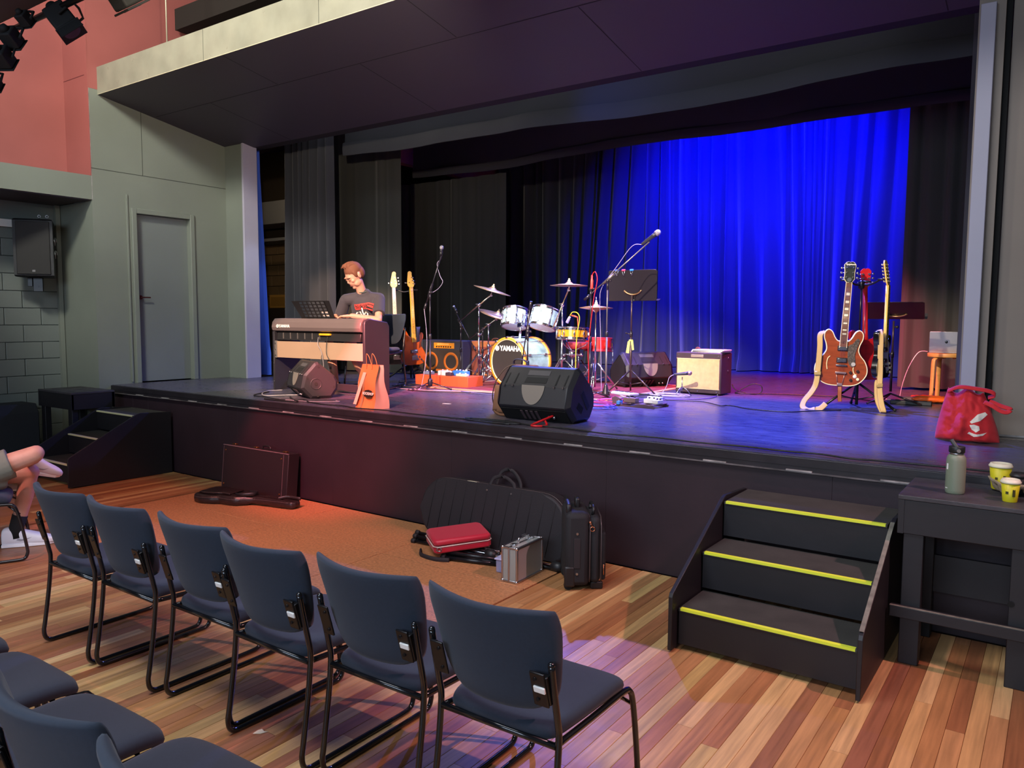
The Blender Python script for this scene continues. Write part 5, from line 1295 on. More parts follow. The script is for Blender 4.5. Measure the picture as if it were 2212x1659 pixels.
# ---- music stands
def musicstand(label, base, zd, tilt, W, H_, rz=0, ribbon=False, clips=False, flatdesk=False, zpole=None, legs=(.32, .30)):
    t = thing('music_stand', label, 'music stand', base, rz, 'black music stands')
    DK = M('desk_black', '#231f24', .4, .2)
    R = Euler((tilt, 0, 0)).to_matrix(); zc = zd-base[2]
    d_ = MB(); n_ = 10
    hw = W/2; skew = .04
    d_.prism([(-hw, -H_/2), (hw-.05, -H_/2), (hw-.035, -H_/2+.012), (hw, H_/2-.02), (hw-.02, H_/2), (-hw+.055, H_/2), (-hw+.035, H_/2-.01)], R @ Vector((0, -.004, 0))+Vector((0, 0, zc)), (1, 0, 0), R @ Vector((0, 0, 1)), R @ Vector((0, 1, 0)), .004, bev=.001)
    dk = d_.build('desk', DK, t)
    MB().box(R @ Vector((0, .03, -H_/2))+Vector((0, 0, zc)), (W*.95, .06, .005), rot=R).build('ledge', DK, t)
    bk = MB(); bk.torus(R @ Vector((0, -.012, .03))+Vector((0, 0, zc)), R @ Vector((0, 1, 0)), .13, .008, n=16, a0=.22*PI, a1=.78*PI, e1=R @ Vector((1, 0, 0))); bk.build('desk_bracket', M('bracket_brass', '#a8825a', .3, .7), t)
    zp = zc-.13
    MB().cyl((0, -.012, .12), (0, -.012, zp*.62), .0125, n=12).cyl((0, -.012, zp*.6), (0, -.012, zp+.03), .009, n=12).build('pole', M('pole_dark', '#4b3b3d', .3, .5), t)
    m = MB(); m.lathe([(.016, -.03), (.018, 0), (.014, .03)], (0, -.012, zp*.62), (0, 0, 1), n=12).cyl((0, -.012, zp*.62), (-.05, -.02, zp*.62+.01), .006).ball((-.055, -.02, zp*.62+.012), .011, n=8, m=6); m.build('clutch', STB, t)
    MB().cyl((0, -.012, zp-.03), (.03, -.03, zp-.03), .006).ball((.035, -.032, zp-.03), .015, n=8, m=6).build('knob', BLK, t)
    for k in range(3):
        a = -2.2+2*PI*k/3; d = Vector((math.cos(a), math.sin(a), 0))
        MB().cyl((0, -.012, legs[0]), d*legs[1]+Vector((0, 0, .01)), .009, n=8).build('leg', M('pole_dark'), t)
        MB().cyl((0, -.012, .10), d*legs[1]*.5+Vector((0, 0, legs[0]*.5)), .005, n=6).build('brace', M('pole_dark'), t)
    if clips:
        for k, x in enumerate((-.165, -.085, .01)):
            m = MB(); m.box(R @ Vector((x, -.004, H_/2))+Vector((0, 0, zc)), (.04, .02, .018), bev=.003, rot=R)
            cl = m.build('binder_clip', M('clip_'+str(k), ['#3a58b8', '#c23a5a', '#2f7fd0'][k], .4), t)
            for s_ in (-1, 1): MB().tube([R @ Vector((x+s_*.018, -.012, H_/2-.005))+Vector((0, 0, zc)), R @ Vector((x+s_*.004, -.016, H_/2-.05))+Vector((0, 0, zc)), R @ Vector((x, -.016, H_/2-.055))+Vector((0, 0, zc))], .002, 5).build('clip_wire', CHR, cl)
    if ribbon:
        RB = M('ribbon_yellow', '#cfd36a', .6)
        m = MB(); m.torus((0, -.012, .58), (0, 0, 1), .016, .010, n=14); m.prism([(0, 0), (.028, .01), (.018, -.13), (-.02, -.125)], (-.03, -.032, .57), (1, 0, 0), (0, 0, 1), (0, 1, 0), .003).prism([(0, 0), (.024, .01), (.038, -.09), (.015, -.095)], (.008, -.034, .57), (1, 0, 0), (0, 0, 1), (0, 1, 0), .003); m.build('ribbon', RB, t)
    return t
musicstand('black music desk with three clips on its top edge, centre of the stage', (-3.84, 2.92, S), 2.065, .28, .60, .34, rz=.05, clips=True, ribbon=True, legs=(.26, .30))
musicstand('second music stand at the right with desk tilted nearly flat, behind the guitars', (-1.36, 3.60, S), 1.80, 1.08, .56, .34, rz=-.02, legs=(.10, .28))
# pedal board at centre
t = thing('pedal_board', 'grey metal pedal board with mini keyboard and white pedals on the stage floor', 'pedal board', (-3.20, 1.86, S), -.10)
PBM = M('pedalboard_bronze', '#6e5a58', .35, .5)
m = MB(); m.prism([(-.22, 0), (.22, 0), (.225, .02), (.12, .035), (.04, .03), (.0, .012), (-.13, .012), (-.16, .08), (-.20, .09), (-.24, .07)], (0, -.13, 0), (1, 0, 0), (0, 0, 1), (0, 1, 0), .008, bev=.001); m.build('side_plate', PBM, t)
m = MB(); m.prism([(-.22, 0), (.22, 0), (.225, .02), (.12, .035), (.04, .03), (.0, .012), (-.13, .012), (-.16, .08), (-.20, .09), (-.24, .07)], (0, .12, 0), (1, 0, 0), (0, 0, 1), (0, 1, 0), .008); m.build('side_plate', PBM, t)
for k in range(4): MB().box((-.17+.12*k, 0, .030+.04*(k == 0)), (.045, .25, .008), bev=.002).build('cross_slat', PBM, t)
def gadget(name, loc, dims, col, label, rz=-.1, grp='pedals on the metal pedal board', knobs=2, keys=False):
    o = MB().box((0, 0, dims[2]/2), dims, bev=.005).build(name, M('fx_'+col[1:], col, .4), None, loc=loc, rz=rz)
    if keys:
        for k in range(12): MB().box((-dims[0]*.42+k*dims[0]*.076, -dims[1]*.2, dims[2]+.003), (dims[0]*.065, dims[1]*.5, .006)).build('key', M('key_white'), o)
        for k in range(11):
            if k % 7 not in (2, 6): MB().box((-dims[0]*.38+k*dims[0]*.076, -dims[1]*.08, dims[2]+.008), (dims[0]*.035, dims[1]*.3, .006)).build('black_key', BLK, o)
    else:
        for q in range(knobs): MB().cyl((-dims[0]*.25+q*dims[0]*.5/(max(1, knobs-1)), dims[1]*.2, dims[2]), (-dims[0]*.25+q*dims[0]*.5/(max(1, knobs-1)), dims[1]*.2, dims[2]+.012), .009, n=10).build('knob', BLK, o)
        MB().cyl((0, -dims[1]*.25, dims[2]), (0, -dims[1]*.25, dims[2]+.008), .007, n=10).build('foot_switch', CHR, o)
    tag(o, label, 'effect pedal', grp)
gadget('mini_keyboard', (-3.42, 1.96, S+.088), (.27, .12, .02), '#b9b3c9', 'tiny pale keyboard lying on the metal pedal board', rz=-.35, keys=True)
gadget('effect_pedal', (-3.27, 1.80, S+.036), (.13, .07, .045), '#66544f', 'long brown pedal on the metal pedal board')
gadget('effect_pedal', (-3.10, 1.86, S+.036), (.10, .09, .04), '#f2eee4', 'big white pedal in the middle of the metal pedal board')
gadget('effect_pedal', (-3.02, 1.84, S+.036), (.06, .10, .035), '#e4decf', 'small white pedal at the right end of the metal pedal board')
gadget('power_block', (-3.13, 2.02, S+.036), (.14, .06, .045), '#f4f2ec', 'white box at the back of the metal pedal board')
gadget('effect_pedal', (-3.37, 1.76, S+.014), (.035, .06, .035), '#3f78b8', 'blue pedal tucked inside the metal pedal board')
# ---- stool, laptop, red tote, floor things at the right
def stool():
    t = thing('wooden_stool', 'birch stool with bent legs carrying the laptop at the right', 'stool', (-.985, 4.42, S), .3)
    WD = M('birch', '#c88f4c', .5, var=.1, vscale=6, stretch=(1, 1, 6))
    MB().lathe([(.172, .44), (.175, .445), (.175, .475), (.172, .48)], n=40).build('seat', WD, t)
    for k in range(3):
        a = -2.45+2*PI*k/3+.0; d = Vector((math.cos(a), math.sin(a), 0)); e = Vector((-d.y, d.x, 0))
        pts = smooth_path([d*.06+Vector((0, 0, .431)), d*.13+Vector((0, 0, .431)), d*.163+Vector((0, 0, .42)), d*.18+Vector((0, 0, .385)), d*.185+Vector((0, 0, .2)), d*.19], 5)
        MB().tube(pts, .018, 8, flat=(1.35, .6, tuple(e))).build('leg', WD, t)
stool()
t = thing('laptop', 'silver laptop standing open on the birch stool, lid towards the hall', 'laptop', (-.99, 4.40, S+.481), .10)
ALU2 = M('laptop_aluminium', '#aaa8a8', .35, .8)
MB().box((0, .10, .008), (.31, .215, .014), bev=.004).build('base', ALU2, t)
MB().prism([(-.155, 0), (.155, 0), (.155, .20), (.148, .208), (-.148, .208), (-.155, .20)], (0, -.012, .012), (1, 0, 0), (0, -.12, 1), (0, 1, .12), .007, bev=.002).build('lid', ALU2, t)
m = MB(); m.ball((.0, -.026, .115), .014, sc3=(1, .15, 1.05), n=14, m=8); m.build('lid_emblem', M('emblem_black', '#0c0c0e', .2), t)
MB().tube(smooth_path([(-.165, .0, .012), (-.25, -.02, .0), (-.33, -.05, -.15), (-.38, -.1, -.33), (-.40, -.12, -.47)], 6), .004, 6).build('charging_cable', WHT, t)
def tote():
    t = thing('tote_bag', 'crumpled red cloth tote bag with white print at the right stage edge', 'bag', (-.505, 1.30, S), .0)
    RT = M('tote_red', '#d2222a', .8, bump=.5, bscale=14, sheen=.1)
    def crump(x, z, k=1): return .045*noise.noise(Vector((x*11, z*10, 3.1*k)))+.022*abs(noise.noise(Vector((x*22+z*14, z*20, 1.7*k))))
    def f(u, v):
        tt = (v+1)/2; z = .004+.335*tt + .02*math.sin(u*5+1)*tt
        wl = .19-.085*tt**1.3; x = u*wl+(-.025*tt) ; 
        y = .02+.05*tt-.07*(1-u*u)*(1-tt)
        y += crump(x, z)*(1-.6*abs(u))
        return (x, y, z), (-.35*u, -1, .1)
    MB().pillow(f, lambda u, v: .17*(1-.55*(v+1)/2)+.03*noise.noise(Vector((u*4, v*4, 8))), 40, 40, p=4, q=2.3).build('bag_body', RT, t)
    for pts in ([(-.13, .03, .33), (-.06, .0, .365), (.03, .0, .36), (.12, .01, .345), (.15, .02, .32), (.11, .04, .30)], [(.09, .02, .27), (.14, .0, .25), (.19, -.01, .22), (.225, -.01, .215), (.24, .0, .235), (.19, .02, .25), (.12, .03, .28)]):
        MB().tube(smooth_path(pts, 6), .013, 8, flat=(1.2, .28, (0, .6, 1))).build('handle', RT, t)
    WP = M('tote_print', '#eedfd2', .8)
    def pr(poly, nm):
        m = MB(); vs = [m.bm.verts.new((x, -.112+.02*abs(x)+.22*(z-.12)+(.0 if z > .1 else .0), z)) for x, z in poly]; m.bm.faces.new(vs)
        o = m.build(nm, WP, t); s_ = o.modifiers.new('wrap', 'SHRINKWRAP'); s_.target = [c for c in t.children if c.name.startswith('bag_body')][0]; s_.offset = .003; s_.wrap_method = 'PROJECT'; s_.use_project_y = True; s_.use_negative_direction = True; s_.use_positive_direction = True
        sb = o.modifiers.new('sub', 'SUBSURF'); sb.subdivision_type = 'SIMPLE'; sb.levels = sb.render_levels = 3; o.modifiers.move(1, 0)
    pr([(.02, .14), (.06, .19), (.10, .205), (.115, .19), (.08, .15), (.03, .13)], 'print_shape')
    pr([(.02, .12), (.045, .125), (.075, .115), (.08, .09), (.06, .075), (.035, .09)], 'print_shape')
    pr([(.02, .075), (.06, .06), (.10, .065), (.12, .075), (.10, .055), (.05, .045), (.01, .062)], 'print_shape')
tote()
t = thing('carrier_bag', 'crumpled orange plastic bag on the floor beside the birch stool', 'bag', (-1.06, 3.95, S), .2)
def f(u, v): return (u*.17, v*.10, .035+.012*noise.noise(Vector((u*5, v*5, 0)))), (0, 0, 1)
MB().pillow(f, lambda u, v: .06+.03*noise.noise(Vector((u*4, v*4, 2))), 18, 14, p=4, q=2.4).build('bag_body', M('orange_plastic', '#f2641f', .3, bump=.5, bscale=12), t)
def f(u, v): return (-.19+u*.07, -.02+v*.07, .03), (0, 0, 1)
MB().pillow(f, .045, 12, 12, p=4, q=2.4).build('pale_corner', M('pink_plastic', '#f0a99a', .3, bump=.5, bscale=12), t)
o = MB().box((0, 0, .02), (.36, .08, .04), bev=.006).build('power_strip', BLK, None, loc=(-1.18, 3.62, S), rz=.06)
for k in range(4): MB().cyl((-.12+.08*k, 0, .04), (-.12+.08*k, 0, .043), .02, n=14).build('socket', M('slot_black', '#050505', .8), o)
tag(o, 'flat black power strip on the floor by the right music stand', 'power strip')

# ---------------------------------------------------------------- guitars and their stands
def curve2(pts, k=5):
    return [(p.x, p.y) for p in smooth_path([(a, b_, 0) for a, b_ in pts], k, closed=True)]
def mir(h): return [(x, z) for x, z in h] + [(-x, z) for x, z in reversed(h) if abs(x) > 1e-6]
FB = M('rosewood', '#7a4a35', .5, var=.1, vscale=20); PEARL = M('pearl_inlay', '#f0ead2', .3); NICK = M('nickel', '#cfccc6', .22, 1.0); BIND = M('binding_cream', '#eee3c2', .4)
STRG = M('string_steel', '#c7c3ba', .3, 1.0)
def guitar(t, body, body_mat, edge_mat, th, z_join, z_nut, neck_w, neck_mat, fb_mat, head, head_mat, head_face, pegs, inlay='block', binding=False, head_tilt=.16, neck_y=0.0):
    """front of the guitar looks to -y; body bottom at z = 0"""
    MB().prism(curve2(body), (0, th/2, 0), (1, 0, 0), (0, 0, 1), (0, -1, 0), th, bev=.006, mi=0, mi_side=1, seg=2, sm=True).build('body', [body_mat, edge_mat], t)
    if binding:
        for yy in (-th/2, th/2): MB().tube([(x, yy, z) for x, z in curve2(body)], .0042, 6, closed=True).build('binding', BIND, t)
    yf = -th/2-.012
    w0, w1 = neck_w*1.25, neck_w
    m = MB(); n_ = 10
    for k in range(1): m.tube([(0, yf+.012, z_join-.02), (0, yf+.012, z_join+.05), (0, yf+.012, z_nut)], .022, 12, rs=[.026, .022, .019], flat=(1.05, .75, (1, 0, 0)))
    m.build('neck', neck_mat, t)
    zf = z_join-.055
    f_ = MB().prism([(-w0/2, zf), (w0/2, zf), (w1/2, z_nut), (-w1/2, z_nut)], (0, yf, 0), (1, 0, 0), (0, 0, 1), (0, -1, 0), .006).build('fretboard', fb_mat, t)
    def wz(z): return w0+(w1-w0)*(z-zf)/(z_nut-zf)
    L_ = (z_nut-.0)*1.0; scale_ = z_nut-.17
    fr = [z_nut-scale_*(1-2**(-i/12)) for i in range(0, 23)]
    m = MB()
    for z in fr:
        if z > zf: m.b2((-wz(z)/2, yf-.008, z-.001), (wz(z)/2, yf-.006, z+.001))
    o = m.build('frets', NICK, f_); o['kind'] = 'stuff'
    if inlay:
        for i in (3, 5, 7, 9, 12, 15, 17):
            if i < len(fr) and fr[i] > zf:
                z0, z1 = fr[i], fr[i-1]; h_ = (z1-z0)
                if inlay == 'block': MB().b2((-wz(z0)*.30, yf-.0072, z0+h_*.18), (wz(z0)*.30, yf-.006, z1-h_*.18)).build('inlay', PEARL, f_)
                else: MB().cyl((0, yf-.0072, (z0+z1)/2), (0, yf-.006, (z0+z1)/2), .004, n=10).build('inlay', M('dot_dark', '#2a211c'), f_)
    if binding:
        for sx in (-1, 1): MB().prism([(sx*w0/2, zf), (sx*(w0/2+.0035), zf), (sx*(w1/2+.0035), z_nut), (sx*w1/2, z_nut)], (0, yf+.001, 0), (1, 0, 0), (0, 0, 1), (0, -1, 0), .008).build('neck_binding', BIND, t)
    R = Euler((-head_tilt, 0, 0)).to_matrix()
    base = Vector((0, yf+.006, z_nut))
    ex, ey, ez = Vector((1, 0, 0)), R @ Vector((0, 0, 1)), R @ Vector((0, -1, 0))
    hs = MB().prism(head, base-ez*.007, ex, ey, ez, .013, bev=.001).build('headstock', head_mat, t)
    if head_face is not None:
        MB().prism([(x*.90, .004+z*.965) for x, z in head], base+ez*.0055, ex, ey, ez, .0025).build('head_veneer', head_face, hs)
    for (x, z, s_) in pegs:
        p = base+ex*x+ey*z
        m = MB(); m.cyl(p+ez*.006, p+ez*.018, .0055, n=10).cyl(p-ez*.020, p-ez*.006, .009, n=8).cyl(p-ez*.012, p-ez*.012+ex*s_*.030, .003, n=6)
        m.box(p-ez*.012+ex*s_*.038, (.016, .008, .017), bev=.003, rot=R); m.build('tuner', NICK, t)
    return t, yf
ES = mir([(0, 0), (.09, .003), (.155, .030), (.202, .090), (.208, .150), (.184, .212), (.148, .255), (.128, .298), (.134, .345), (.153, .395), (.152, .440), (.126, .466), (.094, .450), (.068, .402), (.042, .375), (0, .372)])
def pickup(t, z, yf, w_=.085): 
    p = MB().b2((-w_/2, -.0345, z-.021), (w_/2, -.022, z+.021), bev=.003).build('pickup', M('pickup_ring', '#2b2426', .4), t)
    MB().b2((-w_/2+.008, -.041, z-.015), (w_/2-.008, -.030, z+.015), bev=.003).build('pickup_cover', NICK, p)
def es_guitar(loc, rot, label, front=True, col='#8e3f1e'):
    t = thing('electric_guitar', label, 'guitar', loc, rot=rot, group='guitars on the right stand')
    WD = M('guitar_wood_'+col[1:], col, .28, coat=.8, var=.22, vscale=10, stretch=(1, 1, 5)); ED = M('guitar_edge_'+col[1:], '#4a1710' if front else '#8a1016', .3, coat=.7)
    hd = [(-.022, 0), (.022, 0), (.044, .030), (.040, .080), (.048, .150), (.030, .172), (.012, .178), (0, .170), (-.012, .178), (-.030, .172), (-.048, .150), (-.040, .080), (-.044, .030)]
    pg = [(sx*.026, z, sx) for sx in (-1, 1) for z in (.045, .085, .125)]
    NK = M('neck_mahogany', '#7c3b20', .4) if front else M('neck_red', '#c01c1e', .3, coat=.7)
    _, yf = guitar(t, ES, WD, ED, .045, .375, .86, .043, NK, FB, hd, M('head_edge', '#d9cba4', .4) if front else M('neck_red'), M('head_black', '#2e3430', .2, coat=.8) if front else None, pg, binding=front)
    if front:
        y0 = -.0235
        pickup(t, .315, yf); pickup(t, .215, yf)
        MB().b2((-.045, -.040, .165), (.045, -.024, .178), bev=.003).build('bridge', NICK, t)
        tp = MB(); tp.b2((-.045, -.044, .102), (.045, -.026, .118), bev=.003)
        for sx in (-1, 1): tp.cyl((sx*.034, -.032, .104), (sx*.020, -.030, .018), .0025, n=6)
        tp.b2((-.022, -.034, .0), (.022, -.024, .022), bev=.003); tp.build('tailpiece', M('tailpiece_rose', '#c9a7a4', .3, .8), t)
        pgd = [(.045, .335), (.075, .355), (.108, .400), (.128, .385), (.112, .320), (.100, .265), (.108, .205), (.095, .165), (.070, .170), (.045, .225)]
        MB().prism(curve2(pgd, 3), (0, -.026, 0), (1, 0, 0), (0, 0, 1), (0, -1, 0), .004).build('pickguard', M('pickguard_mottled', '#544a42', .4, var=.7, vscale=90), t)
        MB().cyl((.094, -.030, .186), (.094, -.034, .186), .017, n=18).build('pickguard_emblem', M('emblem_silver', '#d4cfc8', .3, .4), t)
        for sx in (-1, 1):
            pts = [(sx*.095, .245) if sx < 0 else (.098, .160), (sx*.112, .225) if sx < 0 else (.098, .135), (sx*.118, .18) if sx < 0 else (.110, .105), (sx*.110, .13) if sx < 0 else (.128, .100)]
            MB().tube([(x, -.0245, z) for x, z in [(p.x, p.z) for p in smooth_path([(a, 0, b_) for a, b_ in pts], 5)]], .0045, 6).build('f_hole', M('f_hole_cream', '#e9d3a0', .5), t)
        for (x, z) in ((.078, .115), (.135, .128), (.085, .052), (.140, .062)):
            MB().lathe([(.013, 0), (.012, .012), (.010, .014)], (x, -.022, z), (0, -1, 0), n=16).build('knob', M('knob_umber', '#3b2a24', .3, .2) if x < .139 else M('toggle_cream', '#efe2bf', .4), t)
        for k in range(6):
            x = (k-2.5)*.0082; MB().cyl((x, -.043, .112), (x*.65, yf-.010, .862), .0006, n=4).build('string', STRG, t)
        text('head_logo', 'Epiphone', .020, M('logo_white'), t, (0, yf-.030, .86+.150), (PI/2-.16, 0, 0), bold=.0003)
        MB().lathe([(.018, 0), (.018, .003)], (0, yf-.012, .885), (0, -1, 0), n=14).build('truss_cover', NICK, t)
    return t
g1 = es_guitar((-1.672, 2.84, 1.105), (.03, .045, .30), 'brown semi-hollow electric guitar with cream binding, front of the right guitar stand'); g1.scale = (1.06, 1.06, 1.09)
g2 = es_guitar((-1.49, 3.08, 1.15), (.03, .035, PI+.42), 'cherry red electric guitar seen from behind the brown one', front=False, col='#a30f18')
STRAT = [(0, .0), (.09, .005), (.15, .045), (.165, .11), (.14, .175), (.118, .215), (.120, .26), (.145, .315), (.150, .365), (.128, .385), (.095, .355), (.055, .325), (0, .318), (-.05, .335), (-.085, .385), (-.115, .425), (-.148, .41), (-.150, .34), (-.125, .27), (-.125, .21), (-.155, .15), (-.172, .09), (-.15, .03), (-.08, .0)]
def black12():
    t = thing('electric_guitar', 'black twelve-string electric guitar seen edge-on with its maple neck, right of the stand', 'guitar', (-1.335, 2.90, 1.185), rot=(.0, .0, 1.40), group='guitars on the right stand')
    MP = M('maple_neck', '#d9b45a', .35, coat=.6)
    hd = [(-.022, 0), (.022, 0), (.034, .03), (.036, .20), (.02, .225), (-.02, .225), (-.036, .20), (-.034, .03)]
    pg = [(sx*.022, .035+.030*k, sx) for sx in (-1, 1) for k in range(6)]
    BK = M('guitar_black', '#0d0d10', .15, coat=1.0)
    _, yf = guitar(t, STRAT, BK, BK, .048, .335, .83, .044, MP, MP, hd, MP, None, pg, inlay='dot')
    MB().prism(curve2([(.02, .32), (.075, .33), (.10, .29), (.085, .21), (.10, .14), (.12, .08), (.07, .06), (.03, .12), (-.03, .12), (-.07, .19), (-.08, .27), (-.09, .33), (-.04, .31)], 3), (0, -.026, 0), (1, 0, 0), (0, 0, 1), (0, -1, 0), .003).build('pickguard', M('guard_white', '#e6e2da', .35), t)
    pickup(t, .255, yf); pickup(t, .155, yf)
    for (x, z) in ((.10, .13), (.115, .09), (.125, .05)): MB().lathe([(.012, 0), (.010, .016)], (x, -.028, z), (0, -1, 0), n=14).build('knob', M('knob_cream', '#e9d7ae', .4), t)
    MB().b2((-.04, -.045, .10), (.04, -.026, .118), bev=.003).build('bridge', NICK, t)
black12()
def webbing(name, label, pts, w_, mat, up=(1, 0, 0), group=None, buckle=None):
    t = thing(name, label, 'guitar strap', (0, 0, 0), 0, group)
    MB().tube(smooth_path(pts, 7), w_, 8, flat=(1.0, .07, up)).build('webbing', mat, t)
    for p in buckle or (): MB().box(p, (w_*2.3, .014, .035), bev=.006, rot=(0, 0, .3)).build('slide_buckle', M('buckle_cream', '#b79c62', .4, .3), t)
CRM = M('strap_cream', '#b99b68', .8)
webbing('guitar_strap', 'cream webbing strap hanging from the brown guitar down to the floor', [(-1.80, 2.79, 1.60), (-1.835, 2.76, 1.57), (-1.83, 2.74, 1.45), (-1.84, 2.74, 1.25), (-1.85, 2.73, 1.12), (-1.88, 2.70, 1.04), (-1.93, 2.66, .96), (-1.93, 2.62, .905), (-1.86, 2.60, .896), (-1.78, 2.60, .90), (-1.73, 2.62, .95)], .026, CRM, buckle=[(-1.838, 2.725, 1.215)])
webbing('guitar_strap', 'cream strap looped down from the black guitar to the stage floor', [(-1.345, 2.80, 1.62), (-1.325, 2.77, 1.56), (-1.32, 2.76, 1.40), (-1.315, 2.76, 1.25), (-1.31, 2.74, 1.10), (-1.285, 2.70, .98), (-1.26, 2.68, .905), (-1.28, 2.73, .905), (-1.33, 2.78, 1.0), (-1.345, 2.81, 1.13), (-1.34, 2.83, 1.17)], .024, CRM, buckle=[(-1.31, 2.73, 1.13)])
webbing('guitar_strap', 'brown leather strap end hanging under the brown guitar', [(-1.665, 2.83, 1.10), (-1.66, 2.82, 1.06), (-1.66, 2.82, 1.00), (-1.655, 2.82, .955)], .018, M('leather_tan', '#8a4420', .6))
def gstand(label, base, z, arms, legs, group='guitar stands'):
    t = thing('guitar_stand', label, 'guitar stand', base, 0, group)
    SK = M('stand_black', '#1c1c20', .3, .4)
    MB().cyl((0, 0, .03), (0, 0, z*.6), .014, n=12).cyl((0, 0, z*.6), (0, 0, z), .009, n=12).build('post', SK, t)
    for a in legs:
        d = Vector((math.cos(a), math.sin(a), 0))
        MB().cyl(Vector((0, 0, .24)), d*.36+Vector((0, 0, .015)), .011, n=10).build('leg', SK, t)
        MB().cyl((0, 0, .08), d*.19+Vector((0, 0, .125)), .006, n=8).build('brace', SK, t)
        MB().ball(d*.36+Vector((0, 0, .015)), .015, n=10, m=6).build('rubber_foot', RUB, t)
    MB().lathe([(.02, -.04), (.026, -.03), (.026, .02), (.015, .04)], (0, 0, z), (0, 0, 1), n=14).build('top_hub', SK, t)
    for end in arms:
        e = Vector(end); m = MB(); m.tube(smooth_path([(0, 0, z), e*.5+Vector((0, 0, z*.5-.02)), e], 4), .009, 8)
        ar = m.build('yoke_arm', SK, t)
        dd = Vector((e.x, e.y, 0)).normalized(); sd = Vector((-dd.y, dd.x, 0))
        MB().tube([e+sd*.035+dd*.05, e+sd*.035, e, e-sd*.035, e-sd*.035+dd*.05], .010, 8).build('yoke', STB, ar)
    return t
gs = gstand('black three-way guitar stand with tilted legs at the right of the stage', (-1.545, 2.98, S), 1.14, [(-.09, -.11, 1.18), (.17, -.06, 1.18), (.01, .07, 1.17)], (-2.3, -.30, 1.9))
MB().cyl((0, 0, .24), (.0, -.12, .28), .010).ball((0, -.12, .30), .020).build('rest_pad', M('pad_white', '#e9e6e2', .4), gs)
# two basses on the left stand
BASSB = [(0, .0), (.10, .004), (.160, .05), (.168, .12), (.135, .19), (.110, .235), (.112, .28), (.138, .335), (.145, .385), (.125, .405), (.095, .375), (.055, .345), (0, .34), (-.05, .355), (-.090, .42), (-.128, .475), (-.160, .46), (-.158, .37), (-.125, .29), (-.120, .225), (-.150, .16), (-.175, .09), (-.15, .02), (-.08, .0)]
def bass(loc, rot, label, bodym, edgem, neckm, fbm, guard):
    t = thing('bass_guitar', label, 'bass guitar', loc, rot=rot, group='bass guitars on the left stand')
    HM = M('head_maple', '#dfae52', .35, coat=.6)
    hd = [(p[0], p[1]) for p in curve2([(-.022, 0), (.022, 0), (.046, .035), (.036, .10), (.026, .15), (.030, .185), (.010, .205), (-.016, .195), (-.026, .15), (-.040, .08), (-.044, .035)], 3)]
    pg = [(.026, .045, 1), (.022, .085, 1), (.016, .125, 1), (-.028, .06, -1)]
    _, yf = guitar(t, BASSB, bodym, edgem, .045, .345, .98, .042, neckm, fbm, hd, HM, None, pg, inlay='dot')
    if guard: MB().prism(curve2([(-.03, .33), (.06, .34), (.10, .26), (.10, .17), (.115, .08), (.05, .05), (0, .10), (-.08, .11), (-.085, .22), (-.075, .30)], 3), (0, -.0255, 0), (1, 0, 0), (0, 0, 1), (0, -1, 0), .003).build('pickguard', guard, t)
    pickup(t, .17, yf, .10)
    for (x, z) in ((.07, .10), (.095, .065), (.12, .04), (.05, .07)): MB().lathe([(.011, 0), (.010, .014)], (x, -.027, z), (0, -1, 0), n=14).build('knob', NICK, t)
    MB().b2((-.04, -.042, .06), (.04, -.024, .12), bev=.003).build('bridge', NICK, t)
    for k in range(4):
        x = (k-1.5)*.011; MB().cyl((x, -.042, .11), (x*.7, yf-.011, .985), .0010, n=5).build('string', STRG, t)
    return t
bass((-6.99, 2.56, 1.105), (.0, -.035, .62), 'black bass with pale rosewood-pink neck on the left stand, behind the piano chair', M('bass_black', '#131214', .2, coat=1.0), M('bass_edge_white', '#e6dfcf', .35), M('neck_pale', '#e3b9a0', .35, coat=.5), M('fb_pale', '#e8c2ae', .4), M('guard_black', '#101012', .2, coat=.7))
bass((-6.76, 2.62, 1.105), (.0, -.05, 1.25), 'amber sunburst bass with yellow maple neck, right one on the left stand', M('bass_amber', '#b5501a', .2, coat=1.0, var=.3, vscale=4), M('bass_edge_dark', '#6c2410', .3, coat=.8), M('neck_maple_yellow', '#e3b03c', .35, coat=.6), M('neck_maple_yellow'), None)
gstand('thin black double guitar stand holding the two basses at the left', (-6.90, 2.72, S), 1.16, [(-.14, -.10, 1.165), (.10, -.06, 1.165)], (-2.0, .1, 2.2))
webbing('guitar_strap', 'dark blue-grey strap over the horn of the amber bass', [(-6.66, 2.60, 1.56), (-6.63, 2.56, 1.585), (-6.60, 2.53, 1.56), (-6.595, 2.52, 1.50), (-6.62, 2.55, 1.40)], .028, M('strap_slate', '#33344a', .7), up=(0, 1, 0))

